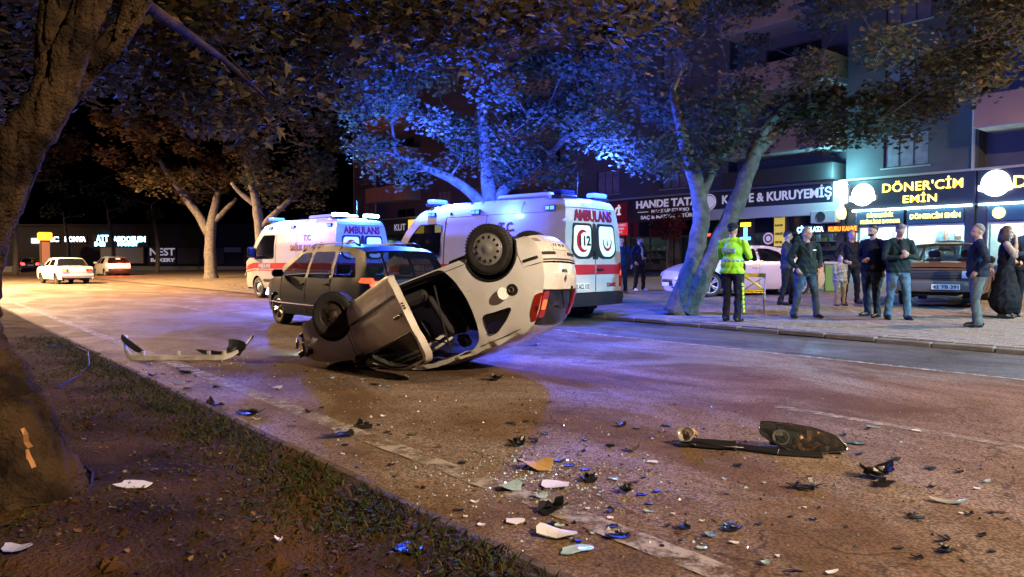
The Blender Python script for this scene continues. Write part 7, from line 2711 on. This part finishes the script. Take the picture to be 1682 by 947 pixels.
# black trim with a pale lamp bulb beside the headlamp
tp = at(1222, 742, 0)
tr_ = thing('black_trim_strip', 'long torn black trim with a pale lamp bowl at its end, beside the headlamp', 'trim', tp, -TH + R(-9))
mb = MB()
for a, b, w_, z0 in (((-.36, .12), (-.05, .06), .05, .02), ((-.05, .06), (.20, -.04), .03, .016), ((.20, -.04), (.46, -.07), .028, .014)):
    d_ = Vector((b[0] - a[0], b[1] - a[1], 0)); L_ = d_.length; an = math.atan2(d_.y, d_.x)
    m = Matrix.Translation((a[0], a[1], z0)) @ Matrix.Rotation(an, 4, 'Z') @ Matrix.Rotation(.35, 4, 'X')
    mb.box((-.01, -w_, -.006), (L_ + .012, w_, .012), 0, m, .005)
mb.box((-.42, .05, .0), (-.30, .17, .03), bev=.01)
mb.tube([(-.40, .10, .03), (-.3, .02, .05), (-.12, .0, .03), (0, .02, .02)], .007, 5)
mb.build('strip', DARKP, tr_)
mb = MB(); mb.lathe([(.001, .04), (.025, .036), (.048, .012), (.060, -.03), (.056, -.032), (.044, .006), (.022, .028), (.001, .03)], 18, 'Y', (0, 0, 0), 0)
mb.v = [tuple(Matrix.Translation((-.36, .10, .07)) @ Euler((R(-35), 0, R(-25))).to_matrix().to_4x4() @ Vector((x * (1 + .12 * math.sin(z * 70)), y, z * .9))) for x, y, z in mb.v]
mb.build('lamp_bowl', M('bowl_white', (.7, .62, .55), .22, .6), tr_)
mb = MB(); mb.tube([(-.36, .14, .085), (-.31, .17, .09), (-.28, .15, .06)], [.02, .018, .01], 6); mb.build('bulb_holder', ORNG, tr_)

# single pieces one can point to: label, px, py, length px, depth px, material, curl
P_ = [
    ('white angular body panel fragment lying on the median soil', 222, 810, 66, 26, SHARDW, .05, .14),
    ('small white cup shaped fragment standing in the median leaves near the bottom', 458, 893, 16, 24, SHARDW, .8, .14),
    ('crumpled pale plastic bag at the bottom left corner of the median', 28, 925, 52, 30, M('pale_bag', (.30, .30, .42), .4), .5, .14),
    ('brown flap of torn trim leaning by the wreck bonnet', 610, 606, 30, 18, M('brown_trim', (.10, .06, .035), .8), .5, None),
    ('black crumpled bracket below the wreck in the open road', 813, 624, 30, 12, DARKP, .7, None),
    ('long curved black seal strip left of the worn line', 556, 717, 68, 12, DARKP, .3, None),
    ('black hooked strip above the curved seal', 598, 702, 34, 10, DARKP, .4, None),
    ('dark rounded clod of plastic on the left side of the road', 353, 669, 32, 20, DARKP, .9, None),
    ('thin wide black scrap left of the wreck near the kerb', 412, 680, 46, 12, DARKP, .3, None),
    ('yellowish brown bent plastic channel at the centre of the debris', 880, 769, 62, 22, ORNG, .35, None),
    ('large silvery white shard right of the orange channel', 912, 798, 50, 26, SHARDW, .2, None),
    ('blue tinted crumpled glass heap below the orange channel', 836, 803, 46, 24, GLASSB, .5, None),
    ('clear glass fragment cluster under the white shard', 886, 817, 28, 22, GLASSB, .6, None),
    ('black cupped bracket below the white shard', 908, 841, 52, 24, DARKP, .7, None),
    ('pale angular panel fragment near the kerb', 847, 858, 34, 28, SHARDW, .15, None),
    ('small white triangular chip left of the pale panel fragment', 791, 864, 14, 16, SHARDW, .3, None),
    ('long white moulding with an orange edge lying across the worn line', 917, 880, 72, 32, SHARDW, .3, None),
    ('bright blue white leaf shaped lens fragment at the bottom of the road', 948, 906, 60, 22, GLASSB, .25, None),
    ('dark wedge shaped trim right of the lens fragment', 1016, 884, 46, 14, DARKP, .4, None),
    ('black sharp wing shaped shard above the big white shard', 967, 790, 30, 12, DARKP, .4, None),
    ('rounded black housing piece right of the worn line', 1028, 809, 28, 16, DARKP, .9, None),
    ('black ring shaped clip near the spill centre', 877, 726, 18, 14, DARKP, .9, None),
    ('black and white clip heap beside the ring clip', 848, 732, 28, 22, DARKP, .9, None),
    ('brownish crumpled cap on the road centre', 1038, 741, 26, 14, M('brown_cap', (.09, .07, .05), .6), .8, None),
    ('small blue grey wedge on the road above the cap', 1020, 700, 20, 10, DARKP, .5, None),
    ('black wedge with a bright chrome edge in front of the headlamp', 1440, 783, 72, 22, DARKP, .55, None),
    ('dark flat scrap just below the chrome edged wedge', 1450, 797, 44, 12, DARKP, .3, None),
    ('black curved bracket left of the chrome edged wedge', 1322, 802, 60, 12, DARKP, .5, None),
    ('pale bent metal rod piece at the right of the road', 1556, 826, 66, 12, M('pale_rod', (.5, .48, .42), .35, .6), .25, None),
    ('small black chip above the pale rod', 1531, 801, 14, 14, DARKP, .5, None),
    ('crumpled blue white foil scrap near the bottom', 1167, 881, 24, 18, M('foil', (.45, .62, .75), .2, .7), .9, None),
    ('smooth dark oval piece right of the foil scrap', 1201, 871, 36, 12, DARKP, .5, None),
    ('smooth dark oval piece left of the foil scrap', 1122, 868, 28, 12, DARKP, .5, None),
    ('long thin brown sliver at the bottom of the road', 1315, 937, 52, 10, M('brown_trim', (.10, .06, .035), .8), .2, None),
    ('pale crescent sliver beside the brown sliver', 1365, 942, 28, 7, SHARDW, .2, None),
    ('dark jagged triangle standing in the median grass at the bottom', 672, 908, 56, 40, DARKP, .25, .14),
    ('small glinting foil chip at the bottom', 1257, 928, 18, 12, GLASSB, .6, None),
    ('narrow dark bar below the black wing shard far right', 1504, 852, 30, 8, DARKP, .3, None),
    ('dark wavy strip on the lower right road', 1553, 906, 38, 12, DARKP, .4, None),
    ('long thin dark splinter above the wavy strip', 1550, 889, 38, 5, DARKP, .15, None),
    ('dark lump under the rear of the wreck', 880, 567, 16, 8, DARKP, .9, None),
]
for lab, px, py, l, w, mt, cu, z in P_:
    shard(lab, px, py, l, w, mt, cu, z=z, rot=None, bits=2 if mt is DARKP and l > 25 else 0)
# chrome edge of the wedge
# nameless small chips: many alike
GEN = [(rnd.randint(250, 660), rnd.randint(600, 700)) for _ in range(26)] + [(rnd.randint(560, 1080), rnd.randint(690, 900)) for _ in range(62)] + [(rnd.randint(1000, 1660), rnd.randint(690, 940)) for _ in range(58)]
KIND = [(DARKP, 'small black plastic chip scattered on the road among the wreckage', .62), (SHARDW, 'small pale chip scattered on the road among the wreckage', .14), (GLASSB, 'small glinting glass chip scattered on the road among the wreckage', .12), (M('brown_cap', (.09, .07, .05), .6), 'small brown chip scattered on the road among the wreckage', .12)]
for px, py in GEN:
    q = at(px, py, 0)
    if q.x < 1.95: continue
    u = rnd.random(); acc = 0
    for mt, lab, f in KIND:
        acc += f
        if u < acc: break
    shard(lab, px, py, rnd.choice((7, 9, 12, 15, 20)), rnd.uniform(4, 9), mt, rnd.uniform(.05, .5), seed=px * 31 + py, name='chip', group=lab.replace('small', 'small').replace(' scattered on the road among the wreckage', 's scattered on the road'))
# uncountable crumbs of glass and dirt
cr = MB()
for _ in range(4200):
    c = rnd.choice(((2.9, 4.2, 1.0, 1.1), (3.6, 3.6, 1.3, 1.6), (3.4, 7.3, .8, 1.2), (4.6, 2.6, 1.2, 1.0), (2.6, 8.9, .7, .8), (2.75, 3.05, .35, .45), (2.9, 3.3, .25, .3)))
    pale = c[2] < .4
    x, y = rnd.gauss(c[0], c[2]), rnd.gauss(c[1], c[3])
    if x < 1.9 or y < 1.2: continue
    s = abs(rnd.gauss(0, .0045)) + .0018
    a = rnd.uniform(0, 6.28)
    cr.add([(x + s * math.cos(a), y + s * math.sin(a), .001), (x + s * math.cos(a + 2.1), y + s * math.sin(a + 2.1), .001), (x + s * math.cos(a + 4.2), y + s * math.sin(a + 4.2), .001), (x, y, s * rnd.uniform(.6, 1.4))],
           [(0, 1, 3), (1, 2, 3), (2, 0, 3)], rnd.choice((1, 2, 2, 2, 0, 3) if pale else (0, 0, 0, 0, 3, 3, 1, 2)))
tag(cr.build('debris', [DARKP, SHARDW, GLASSB, M('brown_cap', (.09, .07, .05), .6)], fix=False), 'tiny crumbs of glass and plastic strewn over the road', 'debris', kind='stuff')

# blue hose and cable on the median by the near tree
c1 = [at(x, y, .14) for x, y in ((58, 575), (90, 571), (122, 570), (145, 580), (147, 600), (130, 620), (95, 640))]
tag(MB().tube([p + Vector((0, 0, .02)) for p in c1], .007, 6).build('blue_hose', M('blue_hose', (.02, .03, .22), .7, spec=.1)), 'thin blue hose looping over the median behind the near tree', 'hose')
c2 = [at(x, y, .14) for x, y in ((0, 872), (40, 862), (85, 845), (125, 825), (150, 800), (152, 780), (140, 770))]
tag(MB().tube([p + Vector((0, 0, .012)) for p in c2], .007, 6).build('dark_cable', M('dark_cable', (.012, .013, .03), .8, spec=.1)), 'dark cable lying round the foot of the near tree', 'cable')
